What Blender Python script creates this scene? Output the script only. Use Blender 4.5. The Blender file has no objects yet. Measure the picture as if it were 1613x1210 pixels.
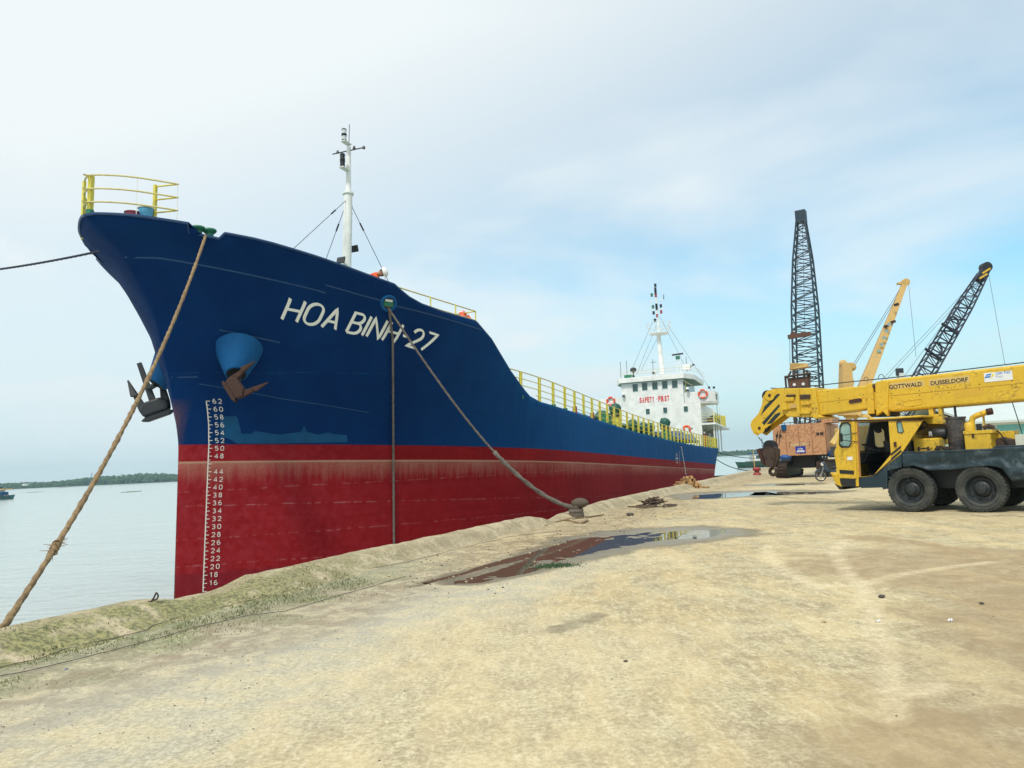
import bpy, bmesh, math, random
import numpy as np
from math import radians, sin, cos, pi, hypot
from mathutils import Vector, Matrix
random.seed(7); rng = np.random.default_rng(7)
scene = bpy.context.scene
COL = scene.collection

# ---------------- camera ----------------
FPX = 1211.0; CX, CY = 806.5, 605.0
ROLL, PITCH, EYE = radians(2.65), radians(5.87), 1.65
FWD = Vector((0, cos(PITCH), sin(PITCH))); UPV = Vector((0, -sin(PITCH), cos(PITCH))); XW = Vector((1, 0, 0))
XC = cos(ROLL) * XW - sin(ROLL) * UPV
YC = sin(ROLL) * XW + cos(ROLL) * UPV
CAMP = Vector((0, 0, EYE))
cam = bpy.data.objects.new('camera', bpy.data.cameras.new('camera')); COL.objects.link(cam)
cam.data.sensor_width = 36; cam.data.lens = 36 * FPX / 1613.0
cam.data.clip_start = 0.1; cam.data.clip_end = 6000
cam.matrix_world = Matrix(((XC.x, YC.x, -FWD.x, 0), (XC.y, YC.y, -FWD.y, 0), (XC.z, YC.z, -FWD.z, EYE), (0, 0, 0, 1)))
scene.camera = cam
scene.render.resolution_x, scene.render.resolution_y = 1024, 768

# ---------------- light ----------------
SUN_EL, SUN_AZ = radians(56), radians(205)      # azimuth clockwise from +Y
sunv = Vector((sin(SUN_AZ) * cos(SUN_EL), cos(SUN_AZ) * cos(SUN_EL), sin(SUN_EL)))
sd = bpy.data.lights.new('sun', 'SUN'); sd.energy = 1.9; sd.angle = radians(9); sd.color = (1.0, 0.95, 0.86)
so = bpy.data.objects.new('sun', sd); COL.objects.link(so)
so.rotation_euler = sunv.to_track_quat('Z', 'Y').to_euler(); so.location = sunv * 60
W = bpy.data.worlds.new("World"); scene.world = W; W.use_nodes = True
nt = W.node_tree; nt.nodes.clear()
def wn(t, **k):
    n = nt.nodes.new(t)
    for a, b in k.items(): setattr(n, a, b)
    return n
sky = wn('ShaderNodeTexSky', sky_type='NISHITA', sun_disc=False, sun_elevation=SUN_EL, sun_rotation=SUN_AZ,
         altitude=0, air_density=1.0, dust_density=1.6, ozone_density=1.5)
tc = wn('ShaderNodeTexCoord')
sep = wn('ShaderNodeSeparateXYZ'); nt.links.new(tc.outputs['Generated'], sep.inputs[0])
# project the direction on a cloud layer: (x,y)/(z+.12)
zz = wn('ShaderNodeMath', operation='ADD'); zz.inputs[1].default_value = 0.14
zm = wn('ShaderNodeMath', operation='MAXIMUM'); zm.inputs[1].default_value = 0.0
nt.links.new(sep.outputs['Z'], zm.inputs[0]); nt.links.new(zm.outputs[0], zz.inputs[0])
dv = wn('ShaderNodeVectorMath', operation='DIVIDE'); nt.links.new(tc.outputs['Generated'], dv.inputs[0])
cb = wn('ShaderNodeCombineXYZ')
for i in range(3): nt.links.new(zz.outputs[0], cb.inputs[i])
nt.links.new(cb.outputs[0], dv.inputs[1])
n1 = wn('ShaderNodeTexNoise'); n1.inputs['Scale'].default_value = 0.62; n1.inputs['Detail'].default_value = 5; n1.inputs['Roughness'].default_value = 0.52; n1.inputs['Distortion'].default_value = 0.4
mpp = wn('ShaderNodeMapping'); mpp.inputs['Location'].default_value = (2.3, 0.6, 0.0); mpp.inputs['Scale'].default_value = (1, 1, 0.3)
nt.links.new(dv.outputs[0], mpp.inputs[0]); nt.links.new(mpp.outputs[0], n1.inputs['Vector'])
r1 = wn('ShaderNodeMapRange'); r1.inputs['From Min'].default_value = 0.46; r1.inputs['From Max'].default_value = 0.78
r1.inputs['To Min'].default_value = 0.05; r1.inputs['To Max'].default_value = 1.0
nt.links.new(n1.outputs['Fac'], r1.inputs['Value'])
# more veil towards the left of the view (x small) as in the photograph's thin high cloud
side = wn('ShaderNodeMapRange'); side.inputs['From Min'].default_value = -0.5; side.inputs['From Max'].default_value = 0.6
side.inputs['To Min'].default_value = 0.75; side.inputs['To Max'].default_value = 0.0
nt.links.new(sep.outputs['X'], side.inputs['Value'])
hi = wn('ShaderNodeMapRange'); hi.inputs['From Min'].default_value = 0.26; hi.inputs['From Max'].default_value = 0.52
hi.inputs['To Min'].default_value = 0.0; hi.inputs['To Max'].default_value = 0.48
nt.links.new(sep.outputs['Z'], hi.inputs['Value'])
ad0 = wn('ShaderNodeMath', operation='ADD', use_clamp=True); nt.links.new(r1.outputs[0], ad0.inputs[0]); nt.links.new(side.outputs[0], ad0.inputs[1])
ad = wn('ShaderNodeMath', operation='ADD', use_clamp=True); nt.links.new(ad0.outputs[0], ad.inputs[0]); nt.links.new(hi.outputs[0], ad.inputs[1])
mx = wn('ShaderNodeMixRGB'); mx.inputs['Color2'].default_value = (6.3, 6.75, 6.85, 1)
skm = wn('ShaderNodeMixRGB', blend_type='MULTIPLY'); skm.inputs['Fac'].default_value = 1; skm.inputs['Color2'].default_value = (.98, 1.50, 1.42, 1)
nt.links.new(sky.outputs[0], skm.inputs['Color1'])
nt.links.new(ad.outputs[0], mx.inputs['Fac']); nt.links.new(skm.outputs[0], mx.inputs['Color1'])
bg = wn('ShaderNodeBackground'); bg.inputs['Strength'].default_value = 0.10
hz = wn('ShaderNodeMapRange'); hz.inputs['From Min'].default_value = 0.0; hz.inputs['From Max'].default_value = 0.22
hz.inputs['To Min'].default_value = 0.85; hz.inputs['To Max'].default_value = 0.0; nt.links.new(zm.outputs[0], hz.inputs['Value'])
hm = wn('ShaderNodeMixRGB'); hm.inputs['Color2'].default_value = (4.7, 5.9, 6.35, 1); nt.links.new(hz.outputs[0], hm.inputs['Fac']); nt.links.new(mx.outputs[0], hm.inputs['Color1'])
nt.links.new(hm.outputs[0], bg.inputs['Color'])
ow = wn('ShaderNodeOutputWorld'); nt.links.new(bg.outputs[0], ow.inputs['Surface'])
scene.view_settings.view_transform = 'Standard'; scene.view_settings.look = 'None'
scene.view_settings.exposure = 0.50; scene.view_settings.gamma = 1.0; scene.view_settings.use_curve_mapping = False

# ---------------- measuring: a picture point meets a real plane ----------------
def ray(x, y): return (x - CX) / FPX * XC + (CY - y) / FPX * YC + FWD
def on_z(x, y, z=0.0): d = ray(x, y); return CAMP + d * ((z - EYE) / d.z)
def on_y(x, y, Y): d = ray(x, y); return CAMP + d * (Y / d.y)
def on_plane(x, y, p, n): d = ray(x, y); return CAMP + d * ((p - CAMP).dot(n) / d.dot(n))

# ---------------- object helpers ----------------
def tag(o, label=None, cat=None, group=None, kind=None):
    if label: o['label'] = label
    if cat: o['category'] = cat
    if group: o['group'] = group
    if kind: o['kind'] = kind
    return o
def link(o, parent=None):
    COL.objects.link(o)
    if parent is not None: o.parent = parent
    return o
def empty(name, loc=(0, 0, 0), rz=0, mat=None):
    o = bpy.data.objects.new(name, None); COL.objects.link(o); o.empty_display_size = 0.2
    if mat is not None: o.matrix_world = mat; o.matrix_basis = mat
    else: o.location = loc; o.rotation_euler = (0, 0, rz)
    return o
def copy_tree(o, parent=None):
    c = o.copy(); COL.objects.link(c); c.parent = parent
    for k in ('label', 'category', 'group'):
        pass
    for ch in list(o.children): copy_tree(ch, c)
    return c
def frame_z(p0, p1):
    """matrix taking +Z unit to p0->p1 (no scale)"""
    d = (Vector(p1) - Vector(p0)); L = d.length
    q = d.to_track_quat('Z', 'Y') if L > 1e-9 else Vector((0, 0, 1)).to_track_quat('Z', 'Y')
    return Matrix.Translation(Vector(p0)) @ q.to_matrix().to_4x4(), L
class MB:
    def __init__(s): s.v = []; s.f = []; s.m = []; s.cur = 0
    def add(s, vs, fs):
        n = len(s.v); s.v.extend([tuple(v) for v in vs]); s.f.extend([tuple(i + n for i in f) for f in fs]); s.m.extend([s.cur] * len(fs)); return s
    def hexa(s, p):   # 8 points: bottom 4 ccw, top 4 ccw
        return s.add(p, [(3, 2, 1, 0), (4, 5, 6, 7), (0, 1, 5, 4), (1, 2, 6, 5), (2, 3, 7, 6), (3, 0, 4, 7)])
    def box(s, c, d, M=None):
        x, y, z = [k / 2 for k in d]; c = Vector(c)
        p = [Vector(q) for q in ((-x, -y, -z), (x, -y, -z), (x, y, -z), (-x, y, -z), (-x, -y, z), (x, -y, z), (x, y, z), (-x, y, z))]
        p = [c + (M @ q if M else q) for q in p]
        return s.hexa(p)
    def bb(s, x0, x1, y0, y1, z0, z1): return s.box(((x0 + x1) / 2, (y0 + y1) / 2, (z0 + z1) / 2), (abs(x1 - x0), abs(y1 - y0), abs(z1 - z0)))
    def cyl(s, p0, p1, r0, r1=None, n=12, cap=True):
        r1 = r0 if r1 is None else r1
        M, L = frame_z(p0, p1)
        a = [2 * pi * i / n for i in range(n)]
        vs = [M @ Vector((r0 * cos(t), r0 * sin(t), 0)) for t in a] + [M @ Vector((r1 * cos(t), r1 * sin(t), L)) for t in a]
        fs = [(i, (i + 1) % n, n + (i + 1) % n, n + i) for i in range(n)]
        if cap: fs += [tuple(range(n - 1, -1, -1)), tuple(range(n, 2 * n))]
        return s.add(vs, fs)
    def lathe(s, prof, n=24, M=None):   # prof [(r,z)] around local Z
        vs = []; M = M or Matrix()
        for r, z in prof:
            for i in range(n):
                t = 2 * pi * i / n; vs.append(M @ Vector((r * cos(t), r * sin(t), z)))
        fs = []
        for k in range(len(prof) - 1):
            for i in range(n):
                j = (i + 1) % n; fs.append((k * n + i, k * n + j, (k + 1) * n + j, (k + 1) * n + i))
        if prof[0][0] > 1e-4: fs.append(tuple(range(n - 1, -1, -1)))
        if prof[-1][0] > 1e-4: fs.append(tuple(range((len(prof) - 1) * n, len(prof) * n)))
        return s.add(vs, fs)
    def tube(s, pts, r, n=8, closed=False, rfun=None, twist=None):
        pts = [Vector(p) for p in pts]; m = len(pts); vs = []
        up = None
        for k, p in enumerate(pts):
            a = pts[(k - 1) % m] if (closed or k > 0) else p; b = pts[(k + 1) % m] if (closed or k < m - 1) else p
            t = (b - a).normalized()
            if up is None:
                up = Vector((0, 0, 1)) if abs(t.z) < 0.9 else Vector((1, 0, 0))
            x = (up - t * up.dot(t))
            if x.length < 1e-6: x = t.orthogonal()
            x.normalize(); y = t.cross(x); up = x
            for i in range(n):
                th = 2 * pi * i / n
                rr = r if rfun is None else rfun(k, th)
                vs.append(p + x * rr * cos(th) + y * rr * sin(th))
        fs = []
        for k in range(m if closed else m - 1):
            k2 = (k + 1) % m
            for i in range(n):
                j = (i + 1) % n; fs.append((k * n + i, k * n + j, k2 * n + j, k2 * n + i))
        if not closed: fs += [tuple(range(n - 1, -1, -1)), tuple(range((m - 1) * n, m * n))]
        return s.add(vs, fs)
    def prism(s, poly, ax, d0, d1):
        """poly [(a,b)] extruded along axis ax from d0 to d1; (a,b) fill the remaining axes in order"""
        def P(a, b, d):
            return {0: (d, a, b), 1: (a, d, b), 2: (a, b, d)}[ax]
        n = len(poly)
        vs = [P(a, b, d0) for a, b in poly] + [P(a, b, d1) for a, b in poly]
        fs = [tuple(range(n)), tuple(range(2 * n - 1, n - 1, -1))] + [(i, i + n, (i + 1) % n + n, (i + 1) % n) for i in range(n)]
        return s.add(vs, fs)
    def sphere(s, c, r, n=12, sc=(1, 1, 1), jit=0):
        c = Vector(c); vs = [c + Vector((0, 0, -r * sc[2]))]; k = n // 2
        for j in range(1, k):
            ph = -pi / 2 + pi * j / k
            for i in range(n):
                t = 2 * pi * i / n; q = r * (1 + (random.uniform(-jit, jit) if jit else 0))
                vs.append(c + Vector((q * sc[0] * cos(ph) * cos(t), q * sc[1] * cos(ph) * sin(t), q * sc[2] * sin(ph))))
        vs.append(c + Vector((0, 0, r * sc[2])))
        fs = [(0, 1 + (i + 1) % n, 1 + i) for i in range(n)]
        for j in range(k - 2):
            for i in range(n):
                a = 1 + j * n + i; b = 1 + j * n + (i + 1) % n; fs.append((a, b, b + n, a + n))
        e = len(vs) - 1; o = 1 + (k - 2) * n
        fs += [(o + i, o + (i + 1) % n, e) for i in range(n)]
        return s.add(vs, fs)
    def mesh(s, name, mats, smooth=False):
        me = bpy.data.meshes.new(name); me.from_pydata(s.v, [], s.f)
        if not isinstance(mats, (list, tuple)): mats = [mats]
        for m in mats: me.materials.append(m)
        if len(mats) > 1: me.polygons.foreach_set('material_index', s.m)
        bm = bmesh.new(); bm.from_mesh(me); bmesh.ops.recalc_face_normals(bm, faces=bm.faces); bm.to_mesh(me); bm.free()
        if smooth:
            me.polygons.foreach_set('use_smooth', [True] * len(me.polygons))
            if smooth != 'full': me.set_sharp_from_angle(angle=radians(40))
        me.update(); return me
    def build(s, name, mats, parent=None, smooth=False, bevel=0, seg=2):
        o = bpy.data.objects.new(name, s.mesh(name, mats, smooth)); link(o, parent)
        if bevel:
            b = o.modifiers.new('bevel', 'BEVEL'); b.width = bevel; b.segments = seg; b.limit_method = 'ANGLE'; b.angle_limit = radians(35)
        return o
_cache = {}
def bar(name, p0, p1, r, mat, parent=None, shape='cyl', r2=None):
    """straight member sharing one unit mesh per (shape, material)"""
    k = (shape, mat.name)
    if k not in _cache:
        m = MB()
        if shape == 'cyl': m.cyl((0, 0, 0), (0, 0, 1), 1, n=8)
        else: m.box((0, 0, .5), (2, 2, 1))
        _cache[k] = m.mesh(name, mat, smooth=(shape == 'cyl'))
    o = bpy.data.objects.new(name, _cache[k]); link(o, parent)
    M, L = frame_z(p0, p1)
    o.matrix_basis = M @ Matrix.Diagonal((r, r2 or r, L, 1))
    return o
def shared(name, mesh, parent=None, M=None):
    o = bpy.data.objects.new(name, mesh); link(o, parent)
    if M is not None: o.matrix_basis = M
    return o
def cutout(name, outer, holes, thick, mat, parent, M, bevel=0):
    """flat sheet with holes: local XY outline extruded to +-thick/2, placed by M"""
    cu = bpy.data.curves.new(name, 'CURVE'); cu.dimensions = '2D'; cu.fill_mode = 'BOTH'; cu.extrude = thick / 2
    for ring in [outer] + holes:
        sp = cu.splines.new('POLY'); sp.points.add(len(ring) - 1); sp.use_cyclic_u = True
        for i, (a, b) in enumerate(ring): sp.points[i].co = (a, b, 0, 1)
    t = bpy.data.objects.new('t', cu); COL.objects.link(t)
    dg = bpy.context.evaluated_depsgraph_get(); me = bpy.data.meshes.new_from_object(t.evaluated_get(dg))
    bpy.data.objects.remove(t); bpy.data.curves.remove(cu)
    me.name = name; me.materials.clear(); me.materials.append(mat)
    o = bpy.data.objects.new(name, me); link(o, parent); o.matrix_basis = M
    return o
def rrect(x0, x1, y0, y1, r, n=4):
    out = []
    for cx_, cy_, a0 in ((x1 - r, y0 + r, -90), (x1 - r, y1 - r, 0), (x0 + r, y1 - r, 90), (x0 + r, y0 + r, 180)):
        for i in range(n + 1):
            t = radians(a0 + 90 * i / n); out.append((cx_ + r * cos(t), cy_ + r * sin(t)))
    return out
def text_mesh(body, size, off=0.0, ext=0.002, spacing=1.0):
    cu = bpy.data.curves.new('lettering', 'FONT'); cu.body = body; cu.size = size; cu.offset = off; cu.extrude = ext; cu.space_character = spacing
    cu.align_x = 'LEFT'; cu.resolution_u = 4
    t = bpy.data.objects.new('t', cu); COL.objects.link(t)
    dg = bpy.context.evaluated_depsgraph_get(); me = bpy.data.meshes.new_from_object(t.evaluated_get(dg))
    bpy.data.objects.remove(t); bpy.data.curves.remove(cu)
    xs = [v.co.x for v in me.vertices]; ys = [v.co.y for v in me.vertices]
    return me, (min(xs), max(xs), min(ys), max(ys))
def text_fit(name, body, w, h, mat, parent, M, off=0.0, ext=0.002):
    """lettering scaled to w x h, lower-left corner at M's origin, in its XY plane"""
    me, (x0, x1, y0, y1) = text_mesh(body, 1.0, off, ext)
    me.name = name; me.materials.clear(); me.materials.append(mat)
    for v in me.vertices:
        v.co.x = (v.co.x - x0) / (x1 - x0) * w; v.co.y = (v.co.y - y0) / (y1 - y0) * h
    o = bpy.data.objects.new(name, me); link(o, parent); o.matrix_basis = M
    return o
def axes(o, x, y, z=None):
    x = Vector(x).normalized(); y = Vector(y); y = (y - x * y.dot(x)).normalized(); z = x.cross(y)
    return Matrix(((x.x, y.x, z.x, o[0]), (x.y, y.y, z.y, o[1]), (x.z, y.z, z.z, o[2]), (0, 0, 0, 1)))

# ---------------- materials ----------------
def newmat(name):
    m = bpy.data.materials.new(name); m.use_nodes = True; t = m.node_tree
    return m, t, t.nodes['Principled BSDF']
def NN(t, typ, **k):
    n = t.nodes.new(typ)
    for a, b in k.items():
        if a in n.inputs and not hasattr(n, a): n.inputs[a].default_value = b
        else: setattr(n, a, b)
    return n
def noise(t, vec, scale, detail=4, rough=.55, dist=0):
    n = t.nodes.new('ShaderNodeTexNoise'); n.inputs['Scale'].default_value = scale; n.inputs['Detail'].default_value = detail
    n.inputs['Roughness'].default_value = rough; n.inputs['Distortion'].default_value = dist
    if vec is not None: t.links.new(vec, n.inputs['Vector'])
    return n.outputs['Fac']
def ramp(t, fac, lo, hi, a=0.0, b=1.0):
    n = t.nodes.new('ShaderNodeMapRange'); n.inputs['From Min'].default_value = lo; n.inputs['From Max'].default_value = hi
    n.inputs['To Min'].default_value = a; n.inputs['To Max'].default_value = b; t.links.new(fac, n.inputs['Value']); return n.outputs[0]
def sock(t, i, v):
    if isinstance(v, bpy.types.NodeSocket): t.links.new(v, i)
    elif isinstance(v, (tuple, list)): i.default_value = (*v[:3], 1)
    else: i.default_value = v
def mix(t, fac, a, b, mode='MIX'):
    n = t.nodes.new('ShaderNodeMixRGB'); n.blend_type = mode
    sock(t, n.inputs['Fac'], fac); sock(t, n.inputs['Color1'], a); sock(t, n.inputs['Color2'], b); return n.outputs[0]
def mth(t, op, a, b=None, clamp=False):
    n = t.nodes.new('ShaderNodeMath'); n.operation = op; n.use_clamp = clamp
    sock(t, n.inputs[0], a)
    if b is not None: sock(t, n.inputs[1], b)
    return n.outputs[0]
def bump(t, bs, h, strength=.3, dist=.01):
    n = t.nodes.new('ShaderNodeBump'); n.inputs['Strength'].default_value = strength; n.inputs['Distance'].default_value = dist
    t.links.new(h, n.inputs['Height']); t.links.new(n.outputs[0], bs.inputs['Normal'])
def coords(t, kind='Object', sc=(1, 1, 1)):
    c = t.nodes.new('ShaderNodeTexCoord'); m = t.nodes.new('ShaderNodeMapping'); m.inputs['Scale'].default_value = sc
    t.links.new(c.outputs[kind], m.inputs[0]); return m.outputs[0]
def paint(name, col, rough=.45, wear=(.12, .06, .03), amount=.35, scale=3.0, metal=0.0, streak=True, bumps=.15, spec=.5):
    m, t, b = newmat(name)
    v = coords(t); vs = coords(t, sc=(3, 3, .35))
    n1 = noise(t, v, scale, 6, .65); n2 = noise(t, v, scale * 7, 4, .6)
    c = mix(t, ramp(t, n1, .3, .7), tuple(k * .82 for k in col), tuple(min(1, k * 1.12) for k in col))
    if streak:
        s = noise(t, vs, scale, 5, .6); c = mix(t, ramp(t, s, .5, .8, 0, .45 * min(1, amount * 2)), c, tuple(.5 * k + .5 * w for k, w in zip(col, wear)))
    msk = mth(t, 'MULTIPLY', ramp(t, n1, .62 - amount * .35, .78 - amount * .2), ramp(t, n2, .42, .6))
    c = mix(t, mth(t, 'MULTIPLY', msk, min(1, amount * 2)), c, wear)
    t.links.new(c, b.inputs['Base Color']); b.inputs['Metallic'].default_value = metal
    t.links.new(ramp(t, n2, .3, .7, rough * .85, min(1, rough * 1.25)), b.inputs['Roughness'])
    b.inputs['Specular IOR Level'].default_value = spec
    bump(t, b, n2, bumps, .004)
    return m
def plain(name, col, rough=.6, metal=0, scale=8, var=.15, spec=.5):
    m, t, b = newmat(name); v = coords(t); n = noise(t, v, scale, 5, .6)
    c = mix(t, n, tuple(k * (1 - var) for k in col), tuple(min(1, k * (1 + var)) for k in col))
    t.links.new(c, b.inputs['Base Color']); b.inputs['Roughness'].default_value = rough; b.inputs['Metallic'].default_value = metal
    b.inputs['Specular IOR Level'].default_value = spec
    return m
M_YEL = paint('crane_yellow', (.70, .455, .028), .5, (.14, .075, .03), .42, 2.4, bumps=.25)
M_YEL2 = paint('pale_yellow', (.66, .46, .14), .5, (.2, .1, .05), .3, 2)
M_RAIL = paint('rail_yellow', (.72, .62, .08), .5, (.25, .15, .05), .25, 4)
M_RAILW = paint('rail_cream', (.66, .58, .25), .5, (.22, .14, .06), .35, 4)
M_WHITE = paint('ship_white', (.80, .81, .78), .4, (.35, .25, .15), .14, 1.5, streak=True)
M_WLET = plain('white_lettering', (.80, .80, .72), .6, var=.12, scale=20)
M_DRAFT = plain('draft_white', (.68, .62, .55), .7, var=.3, scale=30)
M_RLET = plain('red_lettering', (.62, .015, .03), .5)
M_BLK = plain('black_paint', (.012, .014, .016), .5)
M_DARK = paint('dark_steel', (.02, .025, .03), .55, (.08, .05, .03), .3, 4)
M_NAVY = paint('fender_navy', (.008, .028, .042), .45, (.13, .17, .19), .38, 2.2, bumps=.4)
M_LBLUE = paint('light_blue_paint', (.003, .085, .24), .65, (.01, .05, .13), .3, 2, spec=.2)
M_PBLUE = plain('patch_blue', (.006, .068, .165), .65, var=.35, scale=3, spec=.15)
M_SEAM = plain('seam_blue', (.008, .06, .16), .5, var=.3)
M_GREEN = paint('deck_green', (.012, .17, .09), .5, (.1, .06, .03), .3, 3)
M_TARPG = plain('green_tarp', (.01, .09, .06), .5, var=.4, scale=6)
M_TARPB = plain('blue_tarp', (.012, .07, .24), .45, var=.4, scale=4)
M_RUST = paint('rust', (.055, .023, .015), .85, (.05, .02, .012), .6, 5, bumps=.6)
M_RUSTD = paint('dark_rust', (.05, .035, .03), .85, (.09, .04, .02), .5, 5, bumps=.6)
M_PEACH = paint('faded_salmon', (.58, .31, .16), .6, (.22, .09, .035), .75, 1.3, bumps=.3)
M_LATT = paint('lattice_teal', (.012, .035, .055), .5, (.08, .045, .03), .25, 3)
M_LATB = paint('lattice_navy', (.012, .018, .04), .5, (.06, .04, .03), .2, 3)
M_BEIGE = paint('beige_paint', (.58, .38, .13), .55, (.25, .14, .07), .35, 3)
M_BROWN = paint('brown_plate', (.12, .055, .035), .7, (.04, .02, .015), .4, 3)
M_RED = paint('red_paint', (.30, .03, .025), .5, (.12, .04, .03), .3, 4)
M_WIRE = plain('wire', (.03, .033, .04), .6)
M_SIGNB = plain('sign_blue', (.01, .03, .35), .4)
M_SIGNW = plain('sign_white', (.75, .77, .78), .5, var=.06)
M_ORANGE = plain('orange_fabric', (.75, .10, .02), .8, var=.2, scale=15)
M_REDF = plain('red_fabric', (.55, .03, .02), .8, var=.2)
M_WFAB = plain('white_fabric', (.75, .75, .75), .8, var=.1)
M_SKIN = plain('skin', (.42, .22, .13), .6, var=.1)
M_HELM = plain('white_helmet', (.8, .8, .78), .3, var=.04)
M_BUOY = plain('lifebuoy_orange', (.75, .09, .03), .5, var=.15)
M_RIM = paint('rim_dark', (.018, .026, .03), .55, (.07, .045, .03), .35, 6, bumps=.4)
M_CONC = plain('bollard_concrete', (.10, .078, .055), .9, var=.35, scale=12)
M_BARK = plain('bark', (.10, .07, .045), .9, var=.4)
M_SEAT = plain('seat_grey', (.05, .055, .06), .8, var=.3)
M_PALEG = paint('pale_green_wall', (.45, .60, .50), .6, (.3, .32, .25), .2, .6)
M_ROOFG = plain('pale_roof', (.55, .62, .60), .5, var=.12, scale=1)
def tyre_mat():
    m, t, b = newmat('tyre_rubber'); v = coords(t); n = noise(t, v, 5, 6, .65); n2 = noise(t, v, 40, 3, .6)
    c = mix(t, ramp(t, n, .35, .7), (.022, .026, .027), (.075, .078, .066)); t.links.new(c, b.inputs['Base Color'])
    b.inputs['Roughness'].default_value = .8; bump(t, b, n2, .3, .005); return m
M_TYRE = tyre_mat()
def glass(name, tint=(.35, .6, .58), alpha=.45, rough=.05):
    m, t, b = newmat(name); b.inputs['Base Color'].default_value = (*tint, 1); b.inputs['Roughness'].default_value = rough
    b.inputs['Alpha'].default_value = alpha; b.inputs['Specular IOR Level'].default_value = .8
    return m
M_GLASS = glass('cab_glass'); M_GLASSD = glass('ship_glass', (.02, .08, .08), 1.0, .08)
M_LAMPR = glass('lamp_red', (.35, .02, .02), 1.0, .2); M_LAMPW = glass('lamp_lens', (.55, .6, .6), 1.0, .15)
def wood(name, c1, c2, sc=(1, 1, 6)):
    m, t, b = newmat(name); v = coords(t, sc=sc); n = noise(t, v, 9, 6, .6, .6); c = mix(t, ramp(t, n, .3, .7), c1, c2)
    oi = t.nodes.new('ShaderNodeObjectInfo'); hs = t.nodes.new('ShaderNodeHueSaturation')
    t.links.new(ramp(t, oi.outputs['Random'], 0, 1, .6, 1.3), hs.inputs['Value']); t.links.new(c, hs.inputs['Color'])
    t.links.new(hs.outputs[0], b.inputs['Base Color']); b.inputs['Roughness'].default_value = .85; bump(t, b, n, .4, .004); return m
M_TIMB = wood('sawn_timber', (.55, .33, .14), (.33, .18, .07)); M_STICK = wood('weathered_stick', (.13, .085, .055), (.06, .04, .03))
M_PLANK = wood('weathered_plank', (.38, .27, .15), (.22, .15, .08))
def rope_mat(name, a, b_):
    m, t, b = newmat(name); v = coords(t); n = noise(t, v, 22, 5, .7); n2 = noise(t, v, 3, 4, .6)
    c = mix(t, ramp(t, n, .35, .65), a, b_); c = mix(t, ramp(t, n2, .45, .75, 0, .6), c, (.07, .04, .03))
    t.links.new(c, b.inputs['Base Color']); b.inputs['Roughness'].default_value = .95; bump(t, b, n, .8, .01); return m
M_ROPE = rope_mat('hemp_rope', (.36, .25, .12), (.17, .11, .06)); M_ROPEG = rope_mat('grey_rope', (.22, .19, .16), (.10, .085, .075))
M_ROPED = plain('dark_rope', (.015, .02, .04), .8, var=.3)
def leafmat(name, a, b_):
    m, t, b = newmat(name); oi = t.nodes.new('ShaderNodeTexCoord'); n = noise(t, oi.outputs['Object'], 1.4, 3, .6)
    c = mix(t, ramp(t, n, .35, .65), a, b_); t.links.new(c, b.inputs['Base Color']); b.inputs['Roughness'].default_value = .7
    b.inputs['Subsurface Weight'].default_value = 0.0; return m
M_LEAF = leafmat('leaf_green', (.10, .22, .035), (.045, .12, .02)); M_LEAFD = leafmat('far_leaf', (.035, .085, .03), (.06, .12, .045))
M_GRASS = leafmat('kerb_grass', (.12, .14, .045), (.20, .19, .08))
# ---------------- quay frame ----------------
QD = Vector((sin(radians(24.3)), cos(radians(24.3)), 0)); QN = Vector((-cos(radians(24.3)), sin(radians(24.3)), 0))
def q2w(a, s, z=0.0): v = QD * a + QN * s; return Vector((v.x, v.y, z))
def w2q(p): return (p.x * QD.x + p.y * QD.y, p.x * QN.x + p.y * QN.y)
SQ = 8.1                # waterside face of the quay
WATER_Z = -1.75
def pq(x, y, z=0.0): return w2q(on_z(x, y, z))
def vnoise(a, s, seed=0):
    """cheap smooth value noise, vectorised"""
    a = np.asarray(a, float); s = np.asarray(s, float)
    ia = np.floor(a).astype(np.int64); js = np.floor(s).astype(np.int64); fa = a - ia; fs = s - js
    fa = fa * fa * (3 - 2 * fa); fs = fs * fs * (3 - 2 * fs)
    def h(i, j):
        n = (i * 374761393 + j * 668265263 + seed * 1442695041) & 0xffffffff
        n = ((n ^ (n >> 13)) * 1274126177) & 0xffffffff
        return ((n ^ (n >> 16)) & 0xffff) / 65535.0
    return (h(ia, js) * (1 - fa) + h(ia + 1, js) * fa) * (1 - fs) + (h(ia, js + 1) * (1 - fa) + h(ia + 1, js + 1) * fa) * fs
def fbm(a, s, o=4, seed=0):
    r = 0; amp = .5; f = 1
    for k in range(o): r = r + amp * vnoise(np.asarray(a) * f, np.asarray(s) * f, seed + k * 17); amp *= .5; f *= 2.03
    return r
def seg_dist(a, s, pts):
    """distance from grid points to a polyline with varying half width -> d/width"""
    best = np.full(np.shape(a), 1e9)
    for (x0, y0, w0), (x1, y1, w1) in zip(pts[:-1], pts[1:]):
        dx, dy = x1 - x0, y1 - y0; L = dx * dx + dy * dy
        t = np.clip(((a - x0) * dx + (s - y0) * dy) / L, 0, 1)
        d = np.hypot(a - x0 - t * dx, s - y0 - t * dy) / (w0 + t * (w1 - w0)); best = np.minimum(best, d)
    return best
def pw(lst):
    out = []
    for x, y, ytop in lst:
        a = pq(x, y); b = pq(x, ytop); out.append((a[0], a[1], max(.12, hypot(b[0] - a[0], b[1] - a[1]) * .5)))
    return out
PUD1 = [(pq(x, y)[0], pq(x, y)[1], w) for x, y, w in [(745, 913, .28), (800, 900, .34), (860, 880, .48), (930, 862, .62), (990, 849, .95), (1050, 842, 1.0), (1105, 838, .55), (1140, 834, .2)]]
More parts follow.
